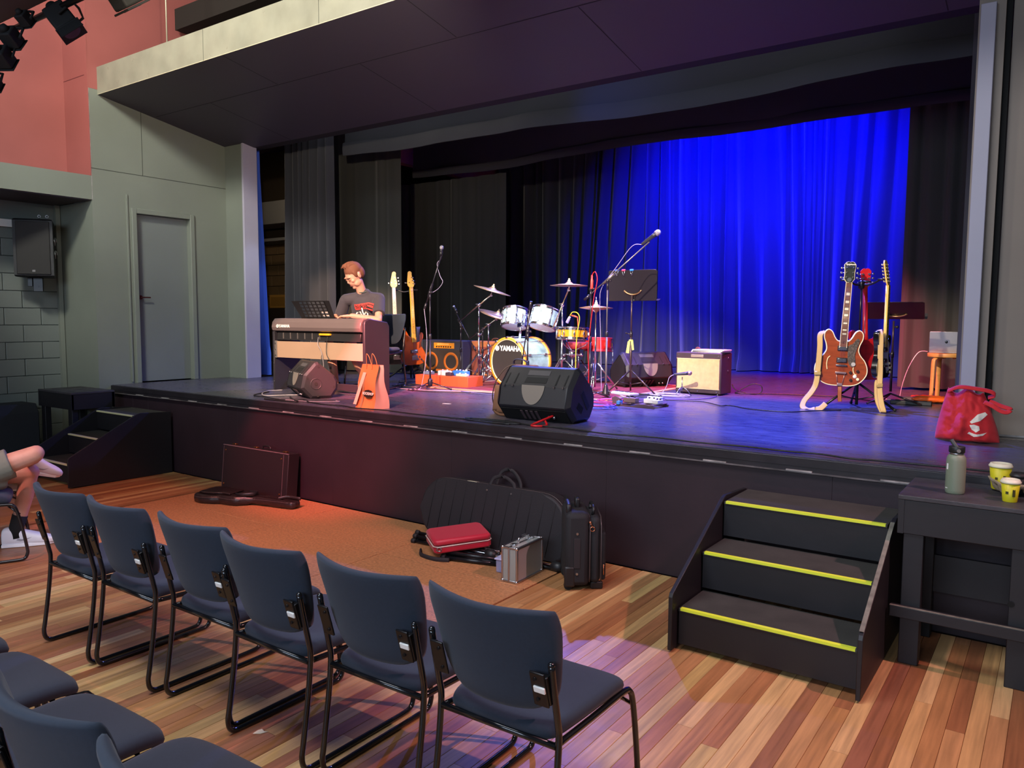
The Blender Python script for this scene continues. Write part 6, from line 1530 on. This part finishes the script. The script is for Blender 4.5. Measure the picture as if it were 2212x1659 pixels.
# ---------------------------------------------------------------- people
SKIN = M('skin', '#c98f78', .5, var=.06, vscale=18, spec=.4)
SKIN2 = M('skin_pale', '#c79d8c', .5, var=.06, vscale=18, spec=.4)
def cap(m, p, q, r1, r2, n=14, flat=None):
    """rounded tapered limb piece"""
    p, q = Vector(p), Vector(q); d = q-p; k = 5; pts = []; rs = []
    u = d.normalized()
    for i in range(k):
        a = PI/2*(1-i/k); pts.append(p-u*r1*math.sin(a)); rs.append(max(r1*math.cos(a), .001))
    for i in range(5): pts.append(p+d*i/4); rs.append(r1+(r2-r1)*i/4)
    for i in range(1, k+1):
        a = PI/2*i/k; pts.append(q+u*r2*math.sin(a)); rs.append(max(r2*math.cos(a), .001))
    m.tube(pts, 1, n, rs=rs, flat=flat)
def hand(m, wrist, d, up, side, s_=1.0, curl=.5, spread=.18):
    """right or left hand: palm from wrist along d, fingers bent down against up; side=+1 puts the thumb at +cross"""
    w_, d, up = Vector(wrist), Vector(d).normalized(), Vector(up).normalized(); lt = d.cross(up).normalized()*side
    cap(m, w_, w_+d*.05*s_, .026*s_, .034*s_, flat=(1.0, .55, lt)); cap(m, w_+d*.045*s_, w_+d*.080*s_, .036*s_, .036*s_, flat=(1.0, .45, lt))
    for k, (o_, ln) in enumerate(((.028, .070), (.010, .080), (-.009, .074), (-.027, .058))):
        b = w_+d*.088*s_+lt*o_*s_; dd = (d+lt*(o_*spread/.03)).normalized()
        p1 = b+dd*ln*.45*s_+up*.004*s_; p2 = p1+(dd*math.cos(curl)-up*math.sin(curl))*ln*.32*s_; p3 = p2+(dd*math.cos(curl*1.7)-up*math.sin(curl*1.7))*ln*.26*s_
        cap(m, b-dd*.012, p1, .0098*s_, .0090*s_, 10); cap(m, p1, p2, .0090*s_, .0082*s_, 10); cap(m, p2, p3, .0082*s_, .0066*s_, 10)
    tb = w_+d*.028*s_+lt*.026*s_-up*.004; t1 = tb+(d*.6+lt*.75-up*.2).normalized()*.036*s_; t2 = t1+(d*.9+lt*.3-up*.3).normalized()*.030*s_
    cap(m, tb, t1, .0130*s_, .0105*s_, 10); cap(m, t1, t2, .0105*s_, .0080*s_, 10)
def head_mesh(m, c, f, up, s_=1.0):
    """head centred at c, looking along f"""
    f, up = Vector(f).normalized(), Vector(up).normalized(); up = (up-f*up.dot(f)).normalized(); r = f.cross(up)
    def W(x, y, z): return Vector(c)+(r*x+f*y+up*z)*s_
    B = Matrix((r, f, up)).transposed()
    def ell(x, y, z, a, b_, c_):
        rr = bmesh.ops.create_uvsphere(m.bm, u_segments=16, v_segments=12, radius=1)
        for v in rr['verts']: v.co = W(x, y, z)+B @ Vector((v.co.x*a, v.co.y*b_, v.co.z*c_))*s_
    ell(0, -.012, .030, .076, .094, .090); ell(0, .028, .000, .064, .066, .080); ell(0, .030, -.055, .052, .058, .052)
    ell(0, .068, -.092, .024, .022, .018); ell(0, .052, -.040, .046, .046, .040)
    for sx in (-1, 1):
        ell(sx*.045, .030, -.060, .020, .044, .034); ell(sx*.042, .062, -.018, .020, .020, .018)
        ell(sx*.079, -.006, -.004, .009, .018, .030); ell(sx*.084, -.012, .010, .007, .013, .016)
        ell(sx*.030, .082, .026, .024, .012, .007)
    ell(0, .094, -.018, .011, .016, .014); ell(0, .089, .000, .008, .013, .022); ell(0, .090, -.028, .016, .010, .008)
    ell(0, .084, -.053, .023, .010, .006); ell(0, .082, -.066, .020, .010, .006)
    return W, B
def pianist():
    t = thing('person', 'man in dark printed T-shirt and shorts playing the digital piano, head bowed', 'person', (0, 0, 0))
    sR, sL = Vector((-6.60, 1.33, 1.90)), Vector((-6.270, 1.53, 1.915)); pel = Vector((-6.50, 1.60, 1.44)); nb = Vector((-6.42, 1.425, 1.985))
    hc = Vector((-6.44, 1.32, 2.165))
    fwd = Vector((.50, -.87, 0)); rt = Vector((.87, .50, 0))   # rt: towards his left hand
    eR, eL = Vector((-6.72, 1.33, 1.66)), Vector((-6.13, 1.37, 1.675)); wR, wL = Vector((-6.56, 1.14, 1.715)), Vector((-6.31, 1.15, 1.72))
    m = MB()
    cap(m, nb-Vector((0, 0, .05)), hc+Vector((.02, .03, -.06)), .056, .052)
    hf = Vector((-.22, -.80, -.62)); hu = Vector((-.12, -.5, .8))
    W, B = head_mesh(m, hc, hf, hu, 1.14)
    for a, b_, c_ in ((sR, eR, wR), (sL, eL, wL)):
        cap(m, a, b_, .050, .040); cap(m, b_, c_, .041, .026)
    cap(m, sR, sL, .045, .045); cap(m, nb-Vector((0, 0, .16)), pel, .08, .09, flat=(1.3, .8, rt))
    hand(m, wR, Vector((.35, -.90, -.05)), (0, 0, 1), -1, 1.02, curl=.55)
    hand(m, wL, Vector((-.85, -.50, -.08)), (0, 0, 1), 1, 1.02, curl=.55)
    kL, kR = Vector((-6.42, 1.20, 1.40)), Vector((-6.80, 1.26, 1.40)); hL, hR = pel+rt*.10-Vector((0, 0, .03)), pel-rt*.10-Vector((0, 0, .03))
    aR, aL = Vector((-6.68, 1.24, .97)), Vector((-6.36, 1.42, .97))
    for h_, k_, a_ in ((hL, kL, aL), (hR, kR, aR)):
        cap(m, h_, k_, .085, .058); cap(m, k_, k_+(a_-k_)*.45, .056, .055); cap(m, k_+(a_-k_)*.40, a_, .055, .036)
        cap(m, a_-Vector((0, 0, .02)), a_+Vector((-.08, -.14, -.045)), .036, .026)
    remesh(m.build('body', SKIN, t), .0065, 3)
    # eyes, brows, mouth
    for sx in (-1, 1):
        e = MB(); p = W(sx*.031, .083, .005); e.ball(p, .011, n=12, m=8); eo = e.build('eye', M('eyelid', '#b07a66', .5), t)
        e = MB(); e.tube([W(sx*.014, .097, .024), W(sx*.030, .098, .030), W(sx*.048, .086, .024)], .0045, 6); e.build('eyebrow', M('hair_brown', '#6b3d28', .8), t)
        e = MB(); e.tube([W(sx*.020, .0975, .001), W(sx*.031, .098, -.003), W(sx*.043, .092, .001)], .002, 5); e.build('eye_line', M('lash', '#3a221a', .8), t)
    e = MB(); e.tube([W(-.022, .092, -.060), W(0, .099, -.059), W(.022, .092, -.060)], .0028, 6); e.build('mouth_line', M('lip', '#8f4a42', .5), t)
    # hair: short, swept, over the cranium
    hm = MB(); rr = random.Random(4)
    def ell(x, y, z, a, b_, c_):
        q = bmesh.ops.create_uvsphere(hm.bm, u_segments=20, v_segments=14, radius=1)
        for v in q['verts']: v.co = W(x, y, z)+B @ Vector((v.co.x*a, v.co.y*b_, v.co.z*c_))*1.14
    ell(0, -.016, .052, .080, .092, .080); ell(0, -.050, .010, .074, .062, .078)
    ell(0, .026, .070, .060, .040, .030)
    for k in range(26):
        a = rr.uniform(-.8, .8); b_ = rr.uniform(-.7, .15)
        hm.tube([W(.07*a, .085*b_-.01, .05+.075*math.sqrt(max(0, 1-.6*a*a-.6*b_*b_))), W(.075*a+.012, .085*b_+.018, .062+.078*math.sqrt(max(0, 1-.6*a*a-.6*b_*b_))), W(.075*a+.02, .085*b_+.045, .05+.07*math.sqrt(max(0, 1-.6*a*a-.6*b_*b_)))], .011, 6)
    for sx in (-1, 1): ell(sx*.071, .014, .030, .011, .026, .036)
    remesh(hm.build('hair', M('hair_brown', '#6b3d28', .8, bump=.4, bscale=60, var=.3, vscale=30), t), .006, 1)
    # T-shirt
    TS = M('tshirt_charcoal', '#3b343b', .85, bump=.25, bscale=18, sheen=.1)
    s_ = MB()
    cap(s_, nb+Vector((0, 0, -.045)), nb+Vector((.02, .05, -.14)), .085, .135, flat=(1.25, .80, rt))
    cap(s_, nb+Vector((.0, .03, -.14)), pel+Vector((0, 0, .02)), .128, .135, flat=(1.28, .88, rt))
    cap(s_, sR+Vector((.03, .01, .0)), sL-Vector((.03, .01, .0)), .067, .067)
    cap(s_, nb+Vector((0, 0, -.05)), sR+Vector((0, 0, .005)), .062, .058); cap(s_, nb+Vector((0, 0, -.05)), sL+Vector((0, 0, .005)), .062, .058)
    for a, b_ in ((sR, eR), (sL, eL)): 
        pp = a+(b_-a)*.72; s_.tube([a, a+(b_-a)*.4, pp], .066, 16, rs=[.064, .066, .068])
    remesh(s_.build('t_shirt', TS, t), .008, 4)
    cl = MB(); cl.torus(nb+Vector((.012, -.012, .012)), Vector((.12, -.35, 1)), .060, .007, n=28); cl.build('collar', M('collar_green_grey', '#434a44', .8), t)
    # print on the chest
    cpt = nb+fwd*.150+Vector((.0, .02, -.175)); nrm = (fwd+Vector((0, 0, .22))).normalized(); upv = (Vector((0, 0, 1))-nrm*nrm.z).normalized(); rv = upv.cross(nrm)
    rv2 = (rv*math.cos(.16)+upv*math.sin(.16)); up2 = (upv*math.cos(.16)-rv*math.sin(.16))
    pnl = MB()
    pnl.sheet(lambda u, v: tuple(cpt+rv2*(u-.5)*.25+up2*(v-.5)*.095), 20, 6)
    po = pnl.build('red_print_panel', M('print_red', '#c53a34', .8), t)
    body_shirt = [c for c in t.children if c.name.startswith('t_shirt')][0]
    def wrap(o, off):
        w_ = o.modifiers.new('wrap', 'SHRINKWRAP'); w_.target = body_shirt; w_.offset = off; w_.wrap_method = 'NEAREST_SURFACEPOINT'; w_.wrap_mode = 'ABOVE_SURFACE'
    wrap(po, .002)
    mtx = Matrix((rv2, up2, nrm)).transposed()
    tx = text('band_lettering', 'blink182', .080, M('print_black', '#1a1112', .8), t, cpt+nrm*.003, mtx.to_euler(), depth=0, bold=.002, sx=.78)
    wrap(tx, .004)
    wp = MB()
    for pts in ([(-.07, -.08), (-.045, -.045), (-.01, -.04), (.0, -.075)], [(-.06, -.10), (-.03, -.065), (-.01, -.09)], [(.012, -.0), (.018, -.05), (.03, -.085)], [(.03, -.085), (.055, -.05), (.07, -.075), (.068, -.11)], [(.0, -.075), (.035, -.11), (.06, -.105)], [(-.09, -.09), (-.07, -.12), (-.05, -.115)]):
        wp.tube([cpt+rv2*x+up2*(y-.005) for x, y in pts], .0075, 6, flat=(1, .5, tuple(rv2)))
    wo = wp.build('white_print', M('print_white', '#e9e2cf', .8), t)
    # shorts, socks, shoes
    sh = MB()
    for h_, k_ in ((hL, kL), (hR, kR)): cap(sh, h_, h_+(k_-h_)*.72, .112, .088)
    cap(sh, pel-rt*.06, pel+rt*.06, .125, .125)
    remesh(sh.build('shorts', M('shorts_navy', '#23284a', .85, bump=.2, bscale=20), t), .009, 3)
    for a_ in (aR, aL):
        q = MB(); cap(q, a_+Vector((.01, .02, -.035)), a_+Vector((-.09, -.16, -.052)), .040, .034, flat=(1.05, .8, (0, 0, 1))); q.build('shoe', M('shoe_dark', '#1c1a1d', .6), t)
    e = MB(); p = kR+(aR-kR)*.62+Vector((.0, -.050, .0)); 
    e.box(p+Vector((.012, -.002, 0)), (.022, .004, .030), bev=.001, rot=(0, 0, .5)); e.build('shin_tattoo', M('tattoo', '#6d4a3e', .7), t)
pianist()
def seated_man():
    t = thing('person', 'seated man in grey-green shorts, black sock and white trainers, cut by the left image edge', 'person', (0, 0, 0))
    hipL, kneeL, ankL = Vector((-6.36, -2.66, .555)), Vector((-6.20, -2.17, .535)), Vector((-6.235, -2.265, .10))
    hipR, kneeR, ankR = Vector((-6.12, -2.68, .555)), Vector((-5.935, -2.245, .715)), Vector((-6.30, -2.13, .615))
    pel = Vector((-6.24, -2.74, .59)); chest = Vector((-6.32, -2.92, 1.02)); neck = Vector((-6.33, -2.93, 1.22)); hc = Vector((-6.31, -2.88, 1.40))
    m = MB()
    for h_, k_, a_ in ((hipL, kneeL, ankL), (hipR, kneeR, ankR)):
        cap(m, h_, k_, .090, .062); cap(m, k_, k_+(a_-k_)*.40, .058, .060); cap(m, k_+(a_-k_)*.35, a_, .060, .038)
        m.ball(k_+Vector((.0, .012, .008)), .056, n=14, m=10)
    cap(m, neck, hc, .055, .05); head_mesh(m, hc, (.3, .95, -.05), (0, 0, 1), 1.08)
    cap(m, pel, chest, .14, .15, flat=(1.2, .75, (.95, -.3, 0)))
    sl, sr = Vector((-6.50, -2.85, 1.15)), Vector((-6.14, -2.97, 1.15)); cap(m, sl, sr, .06, .06)
    for s0, e0, w0, sd in ((sl, Vector((-6.52, -2.68, .86)), Vector((-6.36, -2.45, .76)), 1), (sr, Vector((-6.14, -2.88, .86)), Vector((-6.16, -2.64, .74)), -1)):
        cap(m, s0, e0, .048, .040); cap(m, e0, w0, .040, .027); hand(m, w0, (w0-e0), (0, 0, 1), sd, 1.0, curl=.5)
    remesh(m.build('body', SKIN2, t), .008, 3)
    SH = M('shorts_sage', '#737c72', .85, bump=.5, bscale=16, var=.06)
    s_ = MB()
    for h_, k_, f_ in ((hipR, kneeR, .70), (hipL, kneeL, .66)):
        e = h_+(k_-h_)*f_
        s_.tube([h_-(k_-h_)*.1, h_, h_+(k_-h_)*.35, e], .1, 18, rs=[.10, .112, .112, .108])
    cap(s_, hipL, hipR, .12, .12); cap(s_, pel, hipL, .12, .11); cap(s_, pel, hipR, .12, .11)
    # cloth of the near trouser leg drooping towards the seat
    s_.tube([hipR+Vector((.02, 0, -.03)), hipR+(kneeR-hipR)*.4+Vector((.0, .0, -.07)), hipR+(kneeR-hipR)*.60+Vector((-.03, .02, -.10))], .07, 14, rs=[.085, .085, .07])
    remesh(s_.build('shorts', SH, t), .009, 2)
    ts = MB(); cap(ts, pel+Vector((0, 0, .02)), chest, .155, .165, flat=(1.22, .8, (.95, -.3, 0))); cap(ts, sl, sr, .075, .075)
    for a, b_ in ((sl, Vector((-6.52, -2.68, .86))), (sr, Vector((-6.14, -2.88, .86)))): cap(ts, a, a+(b_-a)*.5, .068, .07)
    remesh(ts.build('t_shirt', M('tshirt_navy', '#2b3342', .85), t), .012, 3)
    hr = MB(); hr.ball(hc+Vector((-.005, -.02, .045)), .105, sc3=(.85, 1.0, .9), n=20, m=14); hr.build('hair', M('hair_dark', '#2a1d16', .85), t)
    SK_ = M('sock_black', '#121214', .9, bump=.3, bscale=200)
    q = MB(); q.tube([ankL+Vector((.005, .01, -.03)), ankL+Vector((0, 0, .03)), ankL+(kneeL-ankL)*.30], .05, 18, rs=[.052, .048, .052]); q.build('sock', SK_, t)
    def shoe(heel, toe, upv, name):
        heel, toe = Vector(heel), Vector(toe); d = (toe-heel).normalized(); L_ = (toe-heel).length; upv = Vector(upv); upv = (upv-d*upv.dot(d)).normalized(); sd = d.cross(upv)
        WS = M('trainer_white', '#e6e6ec', .5, bump=.05, bscale=80)
        q = MB(); st = [(-.02, .030, .080), (0, .040, .100), (.10, .046, .112), (.28, .048, .104), (.5, .052, .080), (.75, .056, .058), (.92, .048, .046), (1.02, .030, .034), (1.04, .012, .02)]
        rings = []
        for (f_, w_, h_) in st:
            c_ = heel+d*L_*f_; rings.append([q.bm.verts.new(c_+sd*w_*math.copysign(abs(math.cos(a))**.7, math.cos(a))+upv*1.25*(h_*.5+h_*.5*math.copysign(abs(math.sin(a))**.7, math.sin(a)))) for a in [2*PI*i/20 for i in range(20)]])
        for i in range(len(rings)-1): q._skin(rings[i], rings[i+1], 0)
        q._cap(rings[0], 0, True); q._cap(rings[-1], 0)
        so = q.build(name, WS, t); sb = so.modifiers.new('sub', 'SUBSURF'); sb.levels = sb.render_levels = 2
        z = MB(); z.prism([(heel.dot(d)*0-.004, -.044), (L_*.5, -.049), (L_*.85, -.045), (L_+.004, -.012), (L_+.004, .012), (L_*.85, .045), (L_*.5, .049), (-.004, .044)], heel-upv*.010, d, sd, upv, .024, bev=.004); z.build('sole', M('trainer_sole', '#f4f4f6', .5), so)
        for k in range(4):
            a = heel+d*L_*(.36+.085*k)+upv*(.098-.012*k); MB().tube([a-sd*.022, a+upv*.006, a+sd*.022], .003, 5).build('lace', M('lace_white', '#f6f2ea', .7), so)
        for g in (-1, 1):
            sw = MB(); pp = [(.30, .024), (.42, .018), (.60, .022), (.80, .040), (.60, .030), (.44, .030), (.36, .036)]
            vs = [sw.bm.verts.new(heel+d*L_*(x*.62+.10)+sd*g*.0535+upv*(.018+z_*1.1)) for x, z_ in pp]; sw.bm.faces.new(vs); sw.build('grey_side_mark', M('mark_grey', '#9a9aa2', .5), so)
        cb = MB(); cb.box(heel-d*.002+upv*.062, (.012, .045, .030), bev=.003, rot=Matrix((d, sd, upv)).transposed()); cb.build('heel_tab', M('heel_grey', '#8d8c8e', .6), so)
    shoe((-6.285, -2.335, .012), (-6.10, -2.06, .012), (0, 0, 1), 'shoe')
    shoe((-6.335, -2.19, .555), (-6.34, -1.90, .46), (.35, .25, 1), 'shoe')
seated_man()

# ---------------------------------------------------------------- cables on the stage floor
CG = M('cable_grey', '#8b8488', .5)
def floor_cable(name, label, pts, r, mat, z=S+.004, k=6, wig=.0, grp='cables on the stage floor'):
    P = [(p[0], p[1], (p[2] if len(p) > 2 else z)+r) for p in pts]
    o = MB().tube(smooth_path(P, k), r, 6).build(name, mat); tag(o, label, 'cable', grp)
floor_cable('cable', 'dark cable running along the stage edge from the left monitor to the paper bag', [(-6.95, .54), (-6.75, .20), (-6.5, .16), (-6.2, .10), (-6.0, .22), (-5.8, .12), (-5.53, .07), (-5.3, .10), (-5.1, .05), (-4.79, .09), (-4.38, .05), (-4.01, .05), (-3.7, .06)], .006, CABB)
floor_cable('cable', 'pale cable looping beside the left monitor at the stage edge', [(-6.98, .74), (-7.02, .60), (-6.85, .38), (-6.62, .25), (-6.50, .42), (-6.42, .52), (-6.48, .60)], .006, CG)
floor_cable('cable', 'thick dark cable lying over the stage lip below the left monitor', [(-6.3, .30), (-6.1, .17), (-5.9, .06), (-6.15, .015), (-6.35, .03)], .008, CABB)
floor_cable('cable', 'light grey cable end with pink plug in front of the left monitor', [(-6.25, .12), (-6.0, .13), (-5.75, .20), (-5.62, .33), (-5.70, .36)], .005, CG)
floor_cable('cable', 'black cable along the stage edge right of the large monitor', [(-3.77, .10), (-3.51, .12), (-3.28, .10), (-2.93, .10), (-2.6, .05), (-2.24, .10), (-1.91, .07), (-1.62, .10), (-1.39, .08), (-1.17, .10), (-.97, .05), (-.8, .08), (-.58, .09), (-.2, .10)], .006, CABB)
floor_cable('cable', 'bundle loop of dark cable left below the large monitor', [(-3.85, .12), (-3.7, .06), (-3.5, .04), (-3.35, .10), (-3.5, .17), (-3.75, .16), (-3.9, .10), (-3.75, .02), (-3.4, .03)], .006, CABB)
floor_cable('cable', 'red cable loop hanging from the connectors of the large monitor', [(-3.20, .33, S+.05), (-3.22, .24, S+.03), (-3.26, .14, S), (-3.22, .07, S), (-3.16, .09, S), (-3.15, .16, S), (-3.20, .22, S+.02)], .009, M('cable_red'))
floor_cable('cable', 'thin cable winding over the blue lit floor from the wheat amplifier to the right', [(-3.42, 2.75), (-3.28, 2.55), (-3.17, 2.45), (-2.87, 2.52), (-2.6, 2.30), (-2.55, 2.36), (-2.45, 2.32), (-2.29, 2.20), (-1.95, 2.18), (-1.79, 2.40), (-1.70, 2.50), (-1.60, 2.62)], .005, CABB)
floor_cable('cable', 'dark cable running right behind the wheat amplifier', [(-2.95, 3.75), (-2.86, 3.60), (-2.41, 3.81), (-1.96, 3.90), (-1.7, 3.80), (-1.45, 3.55)], .006, CABB)
floor_cable('cable', 'cable loop standing up beside the wheat amplifier', [(-2.92, 3.62, S), (-2.84, 3.66, S+.06), (-2.74, 3.68, S+.11), (-2.66, 3.70, S+.09), (-2.66, 3.70, S+.02), (-2.75, 3.66, S), (-2.9, 3.6, S+.04), (-2.95, 3.6, S+.10)], .005, CABB)
rr = random.Random(3)
cols = [('#8d2a6a', 'magenta'), ('#3140a8', 'blue'), ('#1a1a1e', 'black'), ('#b0305a', 'pink'), ('#6a62a0', 'mauve'), ('#c4161e', 'bright red')]
def coil(cx, cy, R_, n, col, name, where):
    pts = []
    for i in range(int(n*9)):
        a = 2*PI*i/9; q = R_*(1+.22*math.sin(a*.37+cx)+.12*rr.random())
        pts.append((cx+q*math.cos(a)*1.25, cy+q*math.sin(a)*.8, S+.004+.0035*(i/9)))
    floor_cable('cable_coil', '%s coiled cable lying %s' % (name, where), pts, .0055, M('cable_'+name.replace(' ', '_'), col, .5), k=3)
coil(-3.62, 1.62, .17, 3.2, *cols[0], 'left of the pedal board'); coil(-3.48, 1.42, .16, 3, *cols[1], 'in front of the cream stand base')
coil(-3.56, 2.02, .13, 2.6, *cols[3], 'between the cream stand and the mini keyboard'); coil(-3.40, 2.90, .15, 3, *cols[4], 'beside the desk microphone')
coil(-3.58, 2.66, .14, 2.5, *cols[2], 'behind the pedal board'); coil(-3.98, 1.72, .15, 2.2, *cols[5], 'just right of the large monitor')
coil(-6.25, 2.02, .17, 3, '#26262c', 'charcoal', 'beside the left boom stand base')
for k, (pts, c_, lb) in enumerate([
        ([(-6.62, 2.18), (-6.35, 2.0), (-6.02, 1.86), (-5.95, 1.64), (-5.6, 1.62), (-5.3, 1.75), (-5.1, 1.89), (-4.7, 1.80)], '#1a1a1e', 'dark cable from the left boom stand towards the drum rug'),
        ([(-6.9, 2.5), (-6.7, 2.3), (-6.55, 2.35), (-6.5, 2.1), (-6.3, 1.9)], '#1a1a1e', 'short dark cable under the bass stand'),
        ([(-6.3, 1.75), (-6.0, 1.70), (-5.6, 1.78), (-5.2, 1.95), (-4.9, 1.95)], '#b58f9a', 'pink-grey cable beside the drum rug edge'),
        ([(-5.95, 1.95), (-5.7, 1.82), (-5.4, 1.88), (-5.0, 1.80), (-4.6, 1.90), (-4.2, 1.80)], '#5d5a8c', 'slate cable in front of the drum rug'),
        ([(-3.95, 2.05), (-3.75, 1.98), (-3.6, 1.86), (-3.45, 2.3), (-3.2, 2.5), (-2.95, 2.8), (-2.95, 3.15)], '#5d3a7c', 'purple cable between pedal board and wheat amplifier'),
        ([(-.95, 4.1), (-1.15, 4.0), (-1.3, 3.9), (-1.45, 3.95), (-1.5, 4.05)], '#e9e7e2', 'white cable on the floor beside the birch stool'),
        ([(-.7, 4.35, S+.14), (-.85, 4.25, S+.06), (-1.0, 4.15), (-1.2, 4.12), (-1.25, 3.8)], '#d8d6d2', 'second pale cable curving from behind the post to the power strip')]):
    floor_cable('cable', lb, pts, .005, M('cable_c%d' % k, c_, .5))
# litter on the hall floor
def scrap(name, label, loc, s_, mat):
    m = MB(); m.prism([(0, 0), (.5, .1), (.9, .5), (.6, .45), (.3, .7), (.1, .5)], (0, 0, 0), (s_, 0, 0), (0, s_, 0), (0, 0, 1), .0015); o = m.build(name, mat, None, loc=loc, rz=.4); tag(o, label, 'litter')
scrap('torn_tape', 'torn white scrap of tape on the floor behind the third front row chair', (-2.62, -2.86, .0005), .06, M('tag_cream', '#cfc6a8', .6))
o = MB().tube(smooth_path([(-2.36, -3.72, .481), (-2.33, -3.74, .483), (-2.31, -3.71, .481), (-2.28, -3.73, .482), (-2.27, -3.70, .481)], 5), .0009, 5).build('thread', WHT)
tag(o, 'curled white thread on the seat in the second row, bottom left', 'thread')
o = MB().prism([(0, 0), (.07, .01), (.08, .04), (.01, .03)], (-4.78, .86, S+.001), (1, 0, 0), (0, 1, 0), (0, 0, 1), .001).build('paper_scrap', WHT)
tag(o, 'white scrap lying on the stage floor left of the large monitor', 'litter')

# ---------------------------------------------------------------- finish
for o in bpy.data.objects:
    if o.parent is not None and 'category' in o: del o['category']
